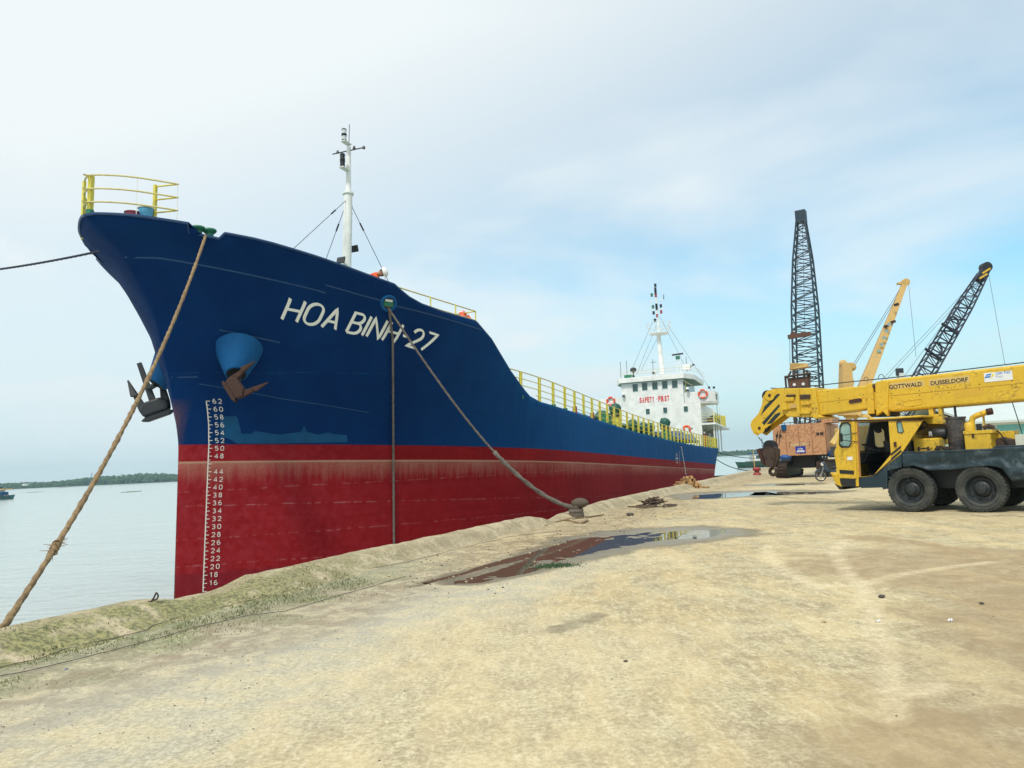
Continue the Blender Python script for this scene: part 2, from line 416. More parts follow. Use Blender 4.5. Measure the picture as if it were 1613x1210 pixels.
PUD2 = [(pq(x, y)[0], pq(x, y)[1], w) for x, y, w in [(1112, 784, .7), (1150, 779, 1.5), (1185, 777, 1.3), (1225, 777, 1.0), (1270, 776, .8), (1322, 774, .35)]]
PUD3 = [(pq(x, y)[0], pq(x, y)[1], w) for x, y, w in [(1200, 764, .5), (1240, 763, .9), (1280, 763, .4)]]
DITCH = [(pq(x, y)[0], pq(x, y)[1], w) for x, y, w in [(650, 922, .1), (700, 908, .16), (760, 892, .16), (850, 868, .2), (930, 846, .25)]]
STAIN = [(pq(x, y)[0], pq(x, y)[1], w) for x, y, w in [(872, 996, .12), (905, 984, .2), (945, 968, .16)]]
TR1 = [(pq(x, y)[0], pq(x, y)[1], .10) for x, y in [(1335, 850), (1312, 868), (1330, 895), (1362, 930), (1385, 985), (1398, 1060), (1402, 1130)]]
TR2 = [(pq(x, y)[0], pq(x, y)[1], .10) for x, y in [(1208, 860), (1212, 880), (1245, 905), (1290, 925)]]
TR3 = [(pq(x, y)[0], pq(x, y)[1], .10) for x, y in [(1290, 921), (1350, 921), (1420, 903), (1560, 885)]]
TR4 = [(pq(x, y)[0], pq(x, y)[1], .13) for x, y in [(1405, 1089), (1440, 1090), (1470, 1082)]]
KERB_IN = 7.25
def ground_fields(a, s):
    n_lo = fbm(a * .35, s * .35, 3, 3); n_mid = fbm(a * 1.6, s * 1.6, 4, 9); n_hi = fbm(a * 6, s * 6, 3, 21)
    edge = (fbm(a * 1.3, s * 2.6, 4, 31) - .47) * .9
    z = (n_lo - .45) * .035 + (n_mid - .45) * .016 + (n_hi - .45) * .006
    z = np.maximum(z, -.012)
    d1 = seg_dist(a, s, PUD1) + edge; d2 = seg_dist(a, s, PUD2) + edge * .7; d3 = seg_dist(a, s, PUD3) + edge
    wet = np.zeros_like(z)
    for d in (d1, d2, d3):
        m = np.clip((1.35 - d) / .7, 0, 1); m = m * m * (3 - 2 * m)
        z = z * (1 - m) + m * (-.026 + (n_mid - .45) * .05 + (n_hi - .45) * .03)
        wet = np.maximum(wet, np.clip((2.35 - d) / 1.0, 0, 1))
    dd = seg_dist(a, s, DITCH); z = z - .035 * np.clip(1.2 - dd, 0, 1); 
    wet = np.maximum(wet, .8 * np.clip(1.6 - dd - edge, 0, 1)); wet = np.maximum(wet, .55 * np.clip(1.3 - seg_dist(a, s, STAIN) - edge * 1.6 - (n_hi - .45) * 1.5, 0, 1))
    # ground climbs a little to meet the kerb
    z = z + .03 * np.clip((s - 6.4) / .9, 0, 1)
    tr = np.zeros_like(z)
    for T in (TR1, TR2, TR3, TR4):
        d = seg_dist(a, s, T); tr = np.maximum(tr, np.clip(1.25 - d, 0, 1) * np.where(np.abs(d - .15) < .14, .45, 1))
    return z, wet, tr
A1 = np.concatenate([np.arange(-12, -2, .5), np.arange(-2, 30, .085), np.arange(30, 62, .26), np.arange(62, 120, 1.5), np.arange(120, 420, 12)])
S1 = np.concatenate([np.array([-160, -130, -100, -80, -60, -48, -40]), np.arange(-34, -18, 1.0), np.arange(-18, -9, .26), np.arange(-9, 7.9, .085), np.array([7.9])])
GA, GS = np.meshgrid(A1, S1, indexing='ij')
GZ, WET, TRK = ground_fields(GA, GS)
nA, nS = GA.shape
co = np.stack([GA * QD.x + GS * QN.x, GA * QD.y + GS * QN.y, GZ], -1).reshape(-1, 3)
idx = np.arange(nA * nS).reshape(nA, nS)
fa = np.stack([idx[:-1, :-1], idx[1:, :-1], idx[1:, 1:], idx[:-1, 1:]], -1).reshape(-1, 4)[:, ::-1]
me = bpy.data.meshes.new('quay_ground'); me.vertices.add(len(co)); me.vertices.foreach_set('co', co.ravel())
me.loops.add(fa.size); me.loops.foreach_set('vertex_index', np.ascontiguousarray(fa).ravel().astype(np.int32))
me.polygons.add(len(fa)); me.polygons.foreach_set('loop_start', np.arange(0, fa.size, 4, dtype=np.int32))
me.update(calc_edges=True); me.validate()
me.polygons.foreach_set('use_smooth', [True] * len(me.polygons))
if me.polygons[0].normal.z < 0: me.flip_normals()
FL = fbm(GA * .28 + 5, GS * .5, 4, 77)
zone = np.clip(1.2 - np.abs(GS - 6.3) / 1.5 + (FL - .45) * 1.6, 0, 1)
px_grey = np.clip((2.2 - (GA - 2.5) / 5.5), 0, 1) * np.clip((GS - 3.2 + (FL - .45) * 5) / 2.0, 0, 1)   # bluish fine gravel washed along the near kerb
moss = np.clip(1 - (GA - 8.5) / 4.5, 0, 1) * np.clip((GS - 6.2 + (fbm(GA * 1.7, GS * 1.7, 4, 5) - .45) * 2.2) / .9, 0, 1)
# fresh concrete apron on the right, paler
pale = np.clip((GA * 0 + fbm(GA * .22, GS * .22, 3, 55) - .40) * 5, 0, 1)
for nm, ar in (('wet', WET), ('track', TRK), ('kerbdirt', zone), ('gravel', px_grey), ('moss', moss), ('pale', pale), ('brown', np.clip((.9 - GS + (fbm(GA * .5, GS * .5, 5, 91) - .47) * 5) / .9, 0, 1) * np.clip((15.0 - GA + (FL - .45) * 6) / .7, 0, 1))):
    at = me.attributes.new(nm, 'FLOAT', 'POINT'); at.data.foreach_set('value', np.ascontiguousarray(ar, dtype=np.float32).ravel())
def ground_mat():
    m, t, b = newmat('quay_concrete'); v = coords(t)
    def att(n): x = t.nodes.new('ShaderNodeAttribute'); x.attribute_name = n; return x.outputs['Fac']
    big = noise(t, v, .45, 6, .62, .3); mid = noise(t, v, 2.6, 9, .72, .6); fine = noise(t, v, 24, 9, .82, .3); grit = noise(t, v, 150, 4, .78)
    v2 = t.nodes.new('ShaderNodeMapping'); v2.inputs['Rotation'].default_value = (0, 0, radians(24.3)); v2.inputs['Scale'].default_value = (2.6, .7, 1)
    t.links.new(v, v2.inputs[0]); scr = noise(t, v2.outputs[0], 5, 8, .78, .4); big2 = noise(t, v2.outputs[0], .7, 5, .6, .4)
    c = mix(t, ramp(t, big, .38, .62), (.50, .385, .20), (.61, .50, .285))
    c = mix(t, ramp(t, big2, .44, .60, 0, .60), c, (.43, .40, .27))
    patch = ramp(t, big2, .35, .65, .35, 1.0)
    c = mix(t, mth(t, 'MULTIPLY', ramp(t, mid, .47, .56), mth(t, 'MULTIPLY', patch, .85)), c, (.31, .245, .14))
    c = mix(t, mth(t, 'MULTIPLY', ramp(t, scr, .50, .60), .65), c, (.70, .61, .40))
    c = mix(t, mth(t, 'MULTIPLY', att('pale'), .35), c, (.64, .55, .36))
    c = mix(t, mth(t, 'MULTIPLY', ramp(t, fine, .50, .555), mth(t, 'MULTIPLY', patch, .62)), c, (.25, .21, .125))
    c = mix(t, mth(t, 'MULTIPLY', ramp(t, fine, .46, .40), .45), c, (.74, .66, .46))
    c = mix(t, mth(t, 'MULTIPLY', ramp(t, grit, .56, .66), .45), c, (.17, .14, .09))
    c = mix(t, mth(t, 'MULTIPLY', att('brown'), ramp(t, mid, .35, .65, .45, .85)), c, (.31, .225, .125))
    c = mix(t, mth(t, 'MULTIPLY', att('track'), ramp(t, fine, .38, .60, 1.0, .35)), c, (.72, .61, .40))
    c = mix(t, mth(t, 'MULTIPLY', att('gravel'), ramp(t, mid, .40, .56, .25, .75)), c, mix(t, ramp(t, fine, .42, .58), (.52, .53, .46), (.34, .355, .31)))
    c = mix(t, mth(t, 'MULTIPLY', att('kerbdirt'), ramp(t, mid, .40, .56, .1, .75)), c, (.27, .20, .12))
    mo = mth(t, 'MULTIPLY', att('moss'), ramp(t, fine, .40, .54))
    c = mix(t, mth(t, 'MULTIPLY', mo, .9), c, (.16, .19, .085))
    wet = att('wet'); wj = ramp(t, mth(t, 'ADD', wet, mth(t, 'MULTIPLY', mth(t, 'SUBTRACT', mid, .5), .8)), .25, .65)
    c = mix(t, mth(t, 'MULTIPLY', wj, .70), c, (.13, .105, .065))
    t.links.new(c, b.inputs['Base Color'])
    t.links.new(ramp(t, wet, .3, 1.0, .92, .35), b.inputs['Roughness'])
    h = mth(t, 'ADD', mth(t, 'MULTIPLY', fine, .4), mth(t, 'ADD', mth(t, 'MULTIPLY', mid, .35), mth(t, 'MULTIPLY', grit, .22)))
    bump(t, b, h, .6, .012); b.inputs['Specular IOR Level'].default_value = .3
    return m
me.materials.append(ground_mat())
go = bpy.data.objects.new('ground', me); link(go); tag(go, 'sandy weathered concrete quay surface', kind='structure')

def water_mat(name, col, rough, scale, bmp, dist, ior=1.33, detail=4, far=False):
    m, t, b = newmat(name); b.inputs['Base Color'].default_value = (*col, 1); b.inputs['Roughness'].default_value = rough; b.inputs['IOR'].default_value = ior
    v = coords(t, sc=(1, 1.6, 1)); n = noise(t, v, scale, detail, .6, .3); n2 = noise(t, v, scale * .12, 3, .6)
    h = mth(t, 'ADD', n, mth(t, 'MULTIPLY', n2, 2.5)); bump(t, b, h, bmp, dist); return m
M_PUD = water_mat('puddle_water', (.10, .085, .06), .02, 14, .015, .002)
def puddle(pts, z, label):
    m = MB(); 
    for (a0, s0, w0), (a1, s1, w1) in zip(pts[:-1], pts[1:]): pass
    L = []; R_ = []
    for i, (a, s, w) in enumerate(pts):
        p = pts[max(0, i - 1)]; q = pts[min(len(pts) - 1, i + 1)]; dx, dy = q[0] - p[0], q[1] - p[1]; l = hypot(dx, dy); nx, ny = -dy / l, dx / l
        k = w * 1.75 + .15; ea = (-.4 if i == 0 else .4 if i == len(pts) - 1 else 0); L.append(q2w(a + nx * k + dx / l * ea, s + ny * k + dy / l * ea, z)); R_.append(q2w(a - nx * k + dx / l * ea, s - ny * k + dy / l * ea, z))
    n = len(pts); m.add(L + R_, [(i, i + 1, n + i + 1, n + i) for i in range(n - 1)])
    o = m.build('puddle', M_PUD); 
    if o.data.polygons[0].normal.z < 0: o.data.flip_normals()
    tag(o, label, kind='structure'); return o
puddle(PUD1, -.020, 'long rain puddle along the quay in front of the bollard')
puddle(PUD2, -.020, 'rain puddle in front of the crawler crane')
puddle(PUD3, -.020, 'small puddle near the crawler crane tracks')

# river
m = MB(); g = 3500; m.add([(-g, -300, WATER_Z), (g, -300, WATER_Z), (g, g, WATER_Z), (-g, g, WATER_Z)], [(0, 1, 2, 3)])
M_RIVER = water_mat('river_water', (.43, .49, .46), .15, 1.1, .6, .12)
o = m.build('river', M_RIVER); tag(o, 'milky calm river water', kind='structure')

# quay wall (vertical face to the river) + kerb
m = MB(); p = [q2w(-40, SQ - .02, -.02), q2w(420, SQ - .02, -.02), q2w(420, SQ - .02, -4), q2w(-40, SQ - .02, -4)]
q = [q2w(-40, SQ - 1.0, -.06), q2w(420, SQ - 1.0, -.06), q2w(420, SQ - 1.0, -4), q2w(-40, SQ - 1.0, -4)]
m.add(p + q, [(0, 1, 2, 3), (7, 6, 5, 4), (0, 4, 5, 1)]); 
M_QWALL = paint('quay_wall', (.30, .27, .21), .9, (.10, .12, .06), .5, 1, bumps=.6)
o = m.build('quay_wall', M_QWALL); tag(o, 'concrete quay face above the river', kind='structure')
KH = [(-14, .24), (5.6, .25), (6.4, .25), (6.8, .22), (7.15, .155), (7.8, .15), (8.05, .18), (8.4, .26), (9, .27), (18.3, .27), (18.9, .20), (19.4, .07), (20.0, .07), (20.6, .16), (22.0, .18), (23.2, .22), (24.2, .27), (30, .28), (110, .27), (200, .27)]
def kerb_h(a): return np.interp(a, [k[0] for k in KH], [k[1] for k in KH])
def kerb_mat():
    m, t, b = newmat('kerb_concrete'); v = coords(t)
    mid = noise(t, v, 2.2, 7, .65, .4); fine = noise(t, v, 22, 6, .7); grit = noise(t, v, 90, 3, .7)
    c = mix(t, ramp(t, mid, .40, .58), (.56, .47, .31), (.37, .30, .19)); c = mix(t, mth(t, 'MULTIPLY', ramp(t, fine, .5, .6), .55), c, (.20, .16, .10))
    c = mix(t, mth(t, 'MULTIPLY', ramp(t, grit, .55, .66), .4), c, (.14, .12, .08))
    a = t.nodes.new('ShaderNodeAttribute'); a.attribute_name = 'moss'
    mo = mth(t, 'MULTIPLY', a.outputs['Fac'], ramp(t, mid, .36, .50)); c = mix(t, mth(t, 'MULTIPLY', mo, .9), c, mix(t, ramp(t, fine, .42, .58), (.33, .31, .13), (.11, .12, .055)))
    jt = mth(t, 'MULTIPLY', a.outputs['Fac'], ramp(t, fine, .60, .50, 0, .0)); c = mix(t, jt, c, (.1, .1, .1))
    t.links.new(c, b.inputs['Base Color']); b.inputs['Roughness'].default_value = .95
    bump(t, b, mth(t, 'ADD', mth(t, 'MULTIPLY', mid, 1.2), mth(t, 'ADD', mth(t, 'MULTIPLY', fine, .6), mth(t, 'MULTIPLY', grit, .25))), .8, .02); return m
M_KERB = kerb_mat()
def kerb(a0, a1, da, label):
    aa = np.arange(a0, a1 + da * .5, da); prof = [(SQ + .0, -.6), (SQ + .01, -.1), (SQ + .015, .5), (SQ, .9), (SQ - .05, 1.0), (SQ - .17, 1.0), (SQ - .27, .93), (SQ - .36, .72), (SQ - .44, .42), (SQ - .54, .18), (SQ - .68, .04), (SQ - .85, -.12)]
    vs = []; ms = []
    for k, a in enumerate(aa):
        h = float(kerb_h(a))
        for j, (s, f) in enumerate(prof):
            nz = (float(fbm(a * 2.2, j * .55 + 3, 5, 11)) - .47) * .035 + (float(fbm(a * 9, j * 1.3, 3, 5)) - .45) * .02
            ns = (float(fbm(a * 1.4 + 40, j * .5, 3, 12)) - .45) * .035
            nn = 1 if j > 3 else .35
            near = max(0, min(1, (12 - a) / 4)); sprd = 1 + .45 * near
            ss = SQ - (SQ - s) * sprd + ns * nn
            vs.append(q2w(a, min(ss, SQ + .03), (h * f if f > 0 else f * .25) + nz * nn * (h / .25)))
            ms.append(max(0.0, min(1.0, (1.2 - abs(a - 6) / 6.5) * (1 if j > 5 else .45))) if a < 14 else .12 * (j > 6))
    n = len(prof); fs = [(k * n + j, (k + 1) * n + j, (k + 1) * n + j + 1, k * n + j + 1) for k in range(len(aa) - 1) for j in range(n - 1)]
    b = MB(); b.add(vs, fs); o = b.build('quay_kerb', M_KERB, smooth='full')
    at = o.data.attributes.new('moss', 'FLOAT', 'POINT'); at.data.foreach_set('value', ms)
    tag(o, label, kind='structure'); return o
kerb(-14, 23.9, .07, 'rounded concrete kerb along the near quay edge')
kerb(23.9, 200, .22, 'rounded concrete kerb along the far quay edge')
# =====================================================================
# SHIP  (local frame: x aft from the stem foot, y to starboard, z up from keel)
# =====================================================================
PH, TA = radians(22.8), radians(1.9)
SA = Vector((sin(PH) * cos(TA), cos(PH) * cos(TA), -sin(TA))); SP = Vector((cos(PH), -sin(PH), 0)); SU = Vector((sin(PH) * sin(TA), cos(PH) * sin(TA), cos(TA)))
SO = Vector((-8.62533962, 19.40219348, -2.59069465))
SM = Matrix(((SA.x, -SP.x, SU.x, SO.x), (SA.y, -SP.y, SU.y, SO.y), (SA.z, -SP.z, SU.z, SO.z), (0, 0, 0, 1)))
def sl(u, v, w): return Vector((u, -v, w))
def sw(u, v, w): return SO + SA * u + SP * v + SU * w
def loc(P): d = P - SO; return (d.dot(SA), d.dot(SP), d.dot(SU))
def at_v(x, y, v): return loc(on_plane(x, y, sw(0, v, 0), SP))
def at_u(x, y, u): return loc(on_plane(x, y, sw(u, 0, 0), SA))
USW = [0, 1.34, 5.1, 5.6, 6.77, 7.3, 8.1, 8.7, 9.2, 9.65, 10.25]; USU = [0, 0, .03, -.04, -.33, -.52, -.74, -1.10, -1.48, -1.90, -2.85]
def us(w): return float(np.interp(w, USW, USU))
def ue(w): return float(np.interp(w, [0, 3, 4.2, 5.5, 6.5, 9], [58, 60, 63.5, 65.2, 65.8, 66]))
def sm(x): x = min(1, max(0, x)); return x * x * (3 - 2 * x)
BM = 5.6
def hv(u, w):
    """port half breadth of the hull"""
    k = sm((w - 3.8) / 5.4); Le = 15.5 + (11.3 - 15.5) * k; n = .93 + (.76 - .93) * k
    t = (u - us(w)) / Le
    if t <= 0: return 0.0
    v = BM * ((1 - (1 - min(t, 1)) ** 2) ** n)
    ub = 49; uend = ue(w)
    if u > ub:
        q = (u - ub) / (uend - ub); c = float(np.interp(w, [0, 3, 5.1, 6.5], [1.0, .93, .55, .34])); v *= max(0, 1 - c * q ** 2.3)
    if w < 1.2: v *= (max(0, w / 1.2)) ** .35
    return v
WTU = [-3.0, -2.66, -2.36, -1.88, -1.87, -1.36, -1.28, -1.1, -.4, .56, 1.27, 2.45, 2.75, 3.2, 3.75, 4.4, 5.1, 5.9, 6.05, 6.6, 7.2, 8.0, 8.66, 9.4, 10.3, 11.4, 14.8, 20, 25, 35, 45, 52, 58, 66]
WTW = [10.25, 10.15, 10.09, 10.0, 9.78, 9.66, 9.80, 9.80, 9.74, 9.60, 9.48, 9.31, 9.25, 9.02, 8.83, 8.74, 8.72, 8.74, 8.72, 8.56, 8.38, 7.95, 7.56, 7.18, 6.87, 6.80, 6.71, 6.55, 6.42, 6.33, 6.36, 6.45, 6.62, 6.95]
def wt(u): return float(np.interp(u, WTU, WTW))
def _topline():
    tail = [(u, w) for u, w in zip(WTU, WTW) if u > 10.9]; out = [(USU[-1], 10.25)]
    for x, y in ((150, 336), (200, 338), (240, 343), (296.5, 351.5), (298.5, 365.5), (346, 376), (356, 367), (400, 375.5), (430, 383), (500, 404), (545, 420), (600, 440), (622, 448), (632, 457), (645, 468), (665, 479), (700, 492), (725, 499), (747, 505), (752, 508), (775, 535), (805, 585), (822, 609), (835, 624)):
        L = hit_hull(x, y)
        if L[0] > out[-1][0] + .005: out.append((L[0], L[2]))
    return [p for p in out if p[0] < tail[0][0] - .1] + tail
def hit_hull(x, y, mg=0.0):
    d = ray(x, y); t = 12.0
    while t < 90:
        L = loc(CAMP + d * t)
        if L[0] > us(L[2]) and L[1] <= hv(L[0], L[2]) + mg: return L
        t += .01
    return L
_tl = _topline(); WTU = [p[0] for p in _tl]; WTW = [p[1] for p in _tl]; print('TOPLINE', [(round(a, 2), round(b, 2)) for a, b in _tl[:26]])
def inb(x, y, ins):
    v = 3.0
    for _ in range(25): L = at_v(x, y, v); v = .5 * v + .5 * max(.05, hv(L[0], wt(L[0])) - ins)
    return at_v(x, y, v)
def hull_mat():
    m, t, b = newmat('hull_paint')
    c0 = t.nodes.new('ShaderNodeTexCoord'); s0 = t.nodes.new('ShaderNodeSeparateXYZ'); t.links.new(c0.outputs['Object'], s0.inputs[0])
    v = c0.outputs['Object']; z = s0.outputs['Z']; x = s0.outputs['X']
    def mp(sc):
        q = t.nodes.new('ShaderNodeMapping'); q.inputs['Scale'].default_value = sc; t.links.new(v, q.inputs[0]); return q.outputs[0]
    n1 = noise(t, v, .6, 5, .6); n2 = noise(t, v, 5, 7, .7); n3 = noise(t, v, 35, 4, .7)
    stk = noise(t, mp((1.3, 1.3, .10)), 1.6, 6, .65); stk2 = noise(t, mp((5, 5, .14)), 1.5, 5, .7); hor = noise(t, mp((.12, .12, 2.5)), 2.2, 6, .6)
    # blue topsides
    blue = mix(t, ramp(t, n1, .35, .65), (.0008, .020, .092), (.0012, .028, .115))
    aft = ramp(t, x, 5, 16, 0, 1)  # bow blue darker than aft: shade under the flare put into the colour
    blue = mix(t, mth(t, 'MULTIPLY', aft, .8), blue, (.0005, .082, .26))
    blue = mix(t, mth(t, 'MULTIPLY', ramp(t, stk, .52, .72, 0, .5), aft), blue, (.006, .12, .25))
    blue = mix(t, mth(t, 'MULTIPLY', ramp(t, stk2, .64, .78, 0, .25), aft), blue, (.05, .13, .19))
    blue = mix(t, ramp(t, n2, .62, .78, 0, .25), blue, (.01, .10, .22))
    # red boot topping, chalky where the fenders rub
    red = mix(t, ramp(t, n1, .35, .65), (.25, .007, .008), (.195, .004, .005))
    red = mix(t, ramp(t, hor, .48, .72, 0, .30), red, (.30, .022, .032))
    red = mix(t, ramp(t, n2, .52, .72, 0, .25), red, (.31, .03, .038))
    bow = ramp(t, x, 0, 6, 1, .2); red = mix(t, mth(t, 'MULTIPLY', bow, ramp(t, n2, .4, .6, .1, .5)), red, (.32, .035, .05))
    afr = ramp(t, x, 9, 45, 0, .55); red = mix(t, mth(t, 'MULTIPLY', afr, ramp(t, stk2, .38, .6, .3, .9)), red, (.33, .05, .055))
    red = mix(t, ramp(t, stk2, .60, .74, 0, .35), red, (.12, .006, .01))
    # old waterline scum band
    zj = mth(t, 'ADD', z, mth(t, 'MULTIPLY', mth(t, 'SUBTRACT', n2, .5), .16))
    lowj = mth(t, 'ADD', z, mth(t, 'MULTIPLY', mth(t, 'SUBTRACT', stk2, .5), 1.0))
    top = ramp(t, z, 4.66, 4.68, 1, 0); low = ramp(t, lowj, 4.12, 4.62, 0, 1)
    band = mth(t, 'MULTIPLY', mth(t, 'MULTIPLY', top, low), ramp(t, n3, .30, .62, .30, 1))
    patchy = ramp(t, noise(t, mp((.35, .35, .35)), 1.3, 4, .6), .36, .60, .45, 1)
    red = mix(t, mth(t, 'MULTIPLY', mth(t, 'MULTIPLY', band, patchy), .70), red, (.44, .24, .17))
    top2 = mth(t, 'MULTIPLY', ramp(t, z, 4.655, 4.67, 1, 0), ramp(t, z, 4.60, 4.65, 0, 1)); red = mix(t, mth(t, 'MULTIPLY', top2, .7), red, (.48, .33, .22))
    red = mix(t, ramp(t, mth(t, 'ADD', z, mth(t, 'MULTIPLY', n2, .25)), 1.95, 2.02, .5, 0), red, (.13, .012, .02))
    mm = t.nodes.new('ShaderNodeMath'); mm.operation = 'GREATER_THAN'; t.links.new(mth(t, 'ADD', z, mth(t, 'MULTIPLY', mth(t, 'SUBTRACT', n2, .5), .02)), mm.inputs[0]); mm.inputs[1].default_value = 5.10
    c = mix(t, mm.outputs[0], red, blue)
    # rubbed scratches left by lines and fenders: thin long level lines
    for zz_, sl_, k in ((3.55, .018, .5), (2.7, -.012, .35), (3.9, -.03, .4), (2.05, .006, .4), (6.9, -.05, .25)):
        e = mth(t, 'ABSOLUTE', mth(t, 'ADD', mth(t, 'SUBTRACT', z, zz_), mth(t, 'ADD', mth(t, 'MULTIPLY', x, sl_), mth(t, 'MULTIPLY', mth(t, 'SUBTRACT', n1, .5), .12))))
        f = mth(t, 'MULTIPLY', ramp(t, e, .004, .022, 1, 0), ramp(t, n2, .46, .62, .0, k * .8)); c = mix(t, f, c, (.45, .28, .27) if zz_ < 5 else (.03, .2, .38))
    # rust on the stem bar where the blue meets the red
    ru = mth(t, 'MULTIPLY', ramp(t, x, -.12, .12, 1, 0), mth(t, 'MULTIPLY', ramp(t, mth(t, 'ABSOLUTE', mth(t, 'SUBTRACT', z, 5.55)), .2, .75, 1, 0), ramp(t, n3, .4, .55)))
    c = mix(t, mth(t, 'MULTIPLY', ru, .9), c, (.19, .085, .04))
    ru2 = mth(t, 'MULTIPLY', ramp(t, x, .0, .04, 1, 0), mth(t, 'MULTIPLY', ramp(t, z, 5.0, 5.1, 1, 0), ramp(t, n3, .36, .5))); c = mix(t, mth(t, 'MULTIPLY', ru2, .7), c, (.10, .045, .035))
    t.links.new(c, b.inputs['Base Color'])
    t.links.new(mix(t, mm.outputs[0], ramp(t, n2, .3, .7, .65, .85), ramp(t, n2, .3, .7, .6, .75)), b.inputs['Roughness'])
    # shell plating: shallow welds and slightly dished plates
    br = t.nodes.new('ShaderNodeTexBrick'); br.inputs['Scale'].default_value = 1; br.inputs['Mortar Size'].default_value = .012; br.inputs['Mortar Smooth'].default_value = .8
    br.inputs['Brick Width'].default_value = 5.6; br.inputs['Row Height'].default_value = 1.55; br.inputs['Color1'].default_value = br.inputs['Color2'].default_value = (0, 0, 0, 1); br.inputs['Mortar'].default_value = (1, 1, 1, 1)
    cb_ = t.nodes.new('ShaderNodeCombineXYZ'); t.links.new(x, cb_.inputs[0]); t.links.new(z, cb_.inputs[1]); t.links.new(cb_.outputs[0], br.inputs['Vector'])
    fr_ = mth(t, 'SINE', mth(t, 'MULTIPLY', x, 10.2)); h0_ = mth(t, 'MULTIPLY', fr_, mth(t, 'MULTIPLY', noise(t, v, .35, 2, .5), .10))
    h = mth(t, 'ADD', mth(t, 'ADD', h0_, mth(t, 'MULTIPLY', br.outputs['Fac'], .14)), mth(t, 'ADD', mth(t, 'MULTIPLY', noise(t, v, 1.1, 3, .5), 1.0), mth(t, 'MULTIPLY', n3, .05)))
    bump(t, b, h, .55, .07); b.inputs['Specular IOR Level'].default_value = .06
    return m
M_HULL = hull_mat()
ship = empty('cargo_ship', mat=SM)
tag(ship, 'moored coastal cargo ship with navy topsides, dark red bottom and white wheelhouse aft', 'ship')
# --- shell
U0 = USU[-1]
UT = sorted(set([U0] + list(U0 + np.linspace(0, 1, 16) ** 2 * 1.1) + WTU + list(np.arange(-1, 12, .3)) + list(np.arange(12, 49, 1.5)) + list(np.arange(49, 66.01, .6))))
UT = [u for u in UT if u >= U0]; GQ = [(u + 3.0) / 69.0 for u in UT]
NR = 46
def shell_pts(sgn):
    rows = []
    for j in range(NR + 1):
        row = []
        for g in GQ:
            utop = -3.0 + g * 69.0; top = wt(utop)
            r = j / NR
            w = top * (r * .55 / .5 if r < .5 else .55 + (r - .5) * .9)
            fb_ = 1.0 if utop < -1.2 else max(0.0, 1 - (utop + 1.2) / 14.0) ** 1.5; fs_ = max(0.0, (utop - 50) / 16.0)
            sr_ = r ** 8; u = utop + (us(w) - (us(top) * sr_ + U0 * (1 - sr_))) * fb_ + (ue(w) - ue(top)) * fs_
            if j == NR: u = utop; w = top
            u = max(u, us(w))
            row.append((u, sgn * hv(u, w), w))
        rows.append(row)
    return rows
vs = []; fs = []; base = 0
for sgn in (1, -1):
    R_ = shell_pts(sgn); n = len(GQ)
    for row in R_: vs += [sl(*p) for p in row]
    for j in range(NR):
        for i in range(n - 1):
            a = base + j * n + i; fs.append((a, a + 1, a + n + 1, a + n) if sgn > 0 else (a, a + n, a + n + 1, a + 1))
    if sgn > 0: P0 = (0, n)
    base += n * (NR + 1)
n = len(GQ); off = n * (NR + 1)
for j in range(NR):    # transom
    a = j * n + n - 1; fs.append((a, off + a, off + a + n, a + n))
m = MB(); m.add(vs, fs); mesh = bpy.data.meshes.new('hull'); mesh.from_pydata(m.v, [], m.f); mesh.materials.append(M_HULL)
bm = bmesh.new(); bm.from_mesh(mesh); bmesh.ops.remove_doubles(bm, verts=bm.verts, dist=.002); bmesh.ops.recalc_face_normals(bm, faces=bm.faces)
bm.to_mesh(mesh); bm.free(); mesh.polygons.foreach_set('use_smooth', [True] * len(mesh.polygons)); mesh.set_sharp_from_angle(angle=radians(50))
hull = bpy.data.objects.new('hull', mesh); link(hull, ship)
so_ = hull.modifiers.new('plate', 'SOLIDIFY'); so_.thickness = .05; so_.offset = -1
# capping rail on the bulwark
cap = MB(); cap.tube([sl(u, hv(u, wt(u)) - .03, wt(u)) for u in UT if u <= 10.3], .035, 6); cap.tube([sl(u, -hv(u, wt(u)) + .03, wt(u)) for u in UT if u <= 10.3], .035, 6)
M_HBLUE = plain('bulwark_blue', (.004, .04, .13), .4, var=.2)
cap.build('bulwark_cap', M_HBLUE, ship, smooth=True)
# --- decks
def deck(name, u0, u1, wf, mat, step=.5):
    us_ = list(np.arange(u0, u1, step)) + [u1]; m = MB(); vs = []
    for u in us_:
        h = hv(u, wf(u)) - .06; h = max(.02, h); vs += [sl(u, h, wf(u)), sl(u, -h, wf(u))]
    fs = [(2 * i, 2 * i + 2, 2 * i + 3, 2 * i + 1) for i in range(len(us_) - 1)]; m.add(vs, fs); return m.build(name, mat, ship)
deck('forecastle_deck', -.6, 6.4, lambda u: min(wt(u) - .12, 9.02 - .045 * (u + 2.5)), M_GREEN)
deck('main_deck', 6.4, 65.9, lambda u: wt(max(u, 11.5)) - .04 if u > 10 else 6.7, M_GREEN, 1)
m = MB(); bw_ = [(hv(6.4, w) - .35, w) for w in (6.8, 7.2, 7.8, 8.2)]; m.prism([(-v, w) for v, w in bw_] + [(v, w) for v, w in reversed(bw_)], 0, 6.36, 6.42); m.build('forecastle_bulkhead', M_GREEN, ship)
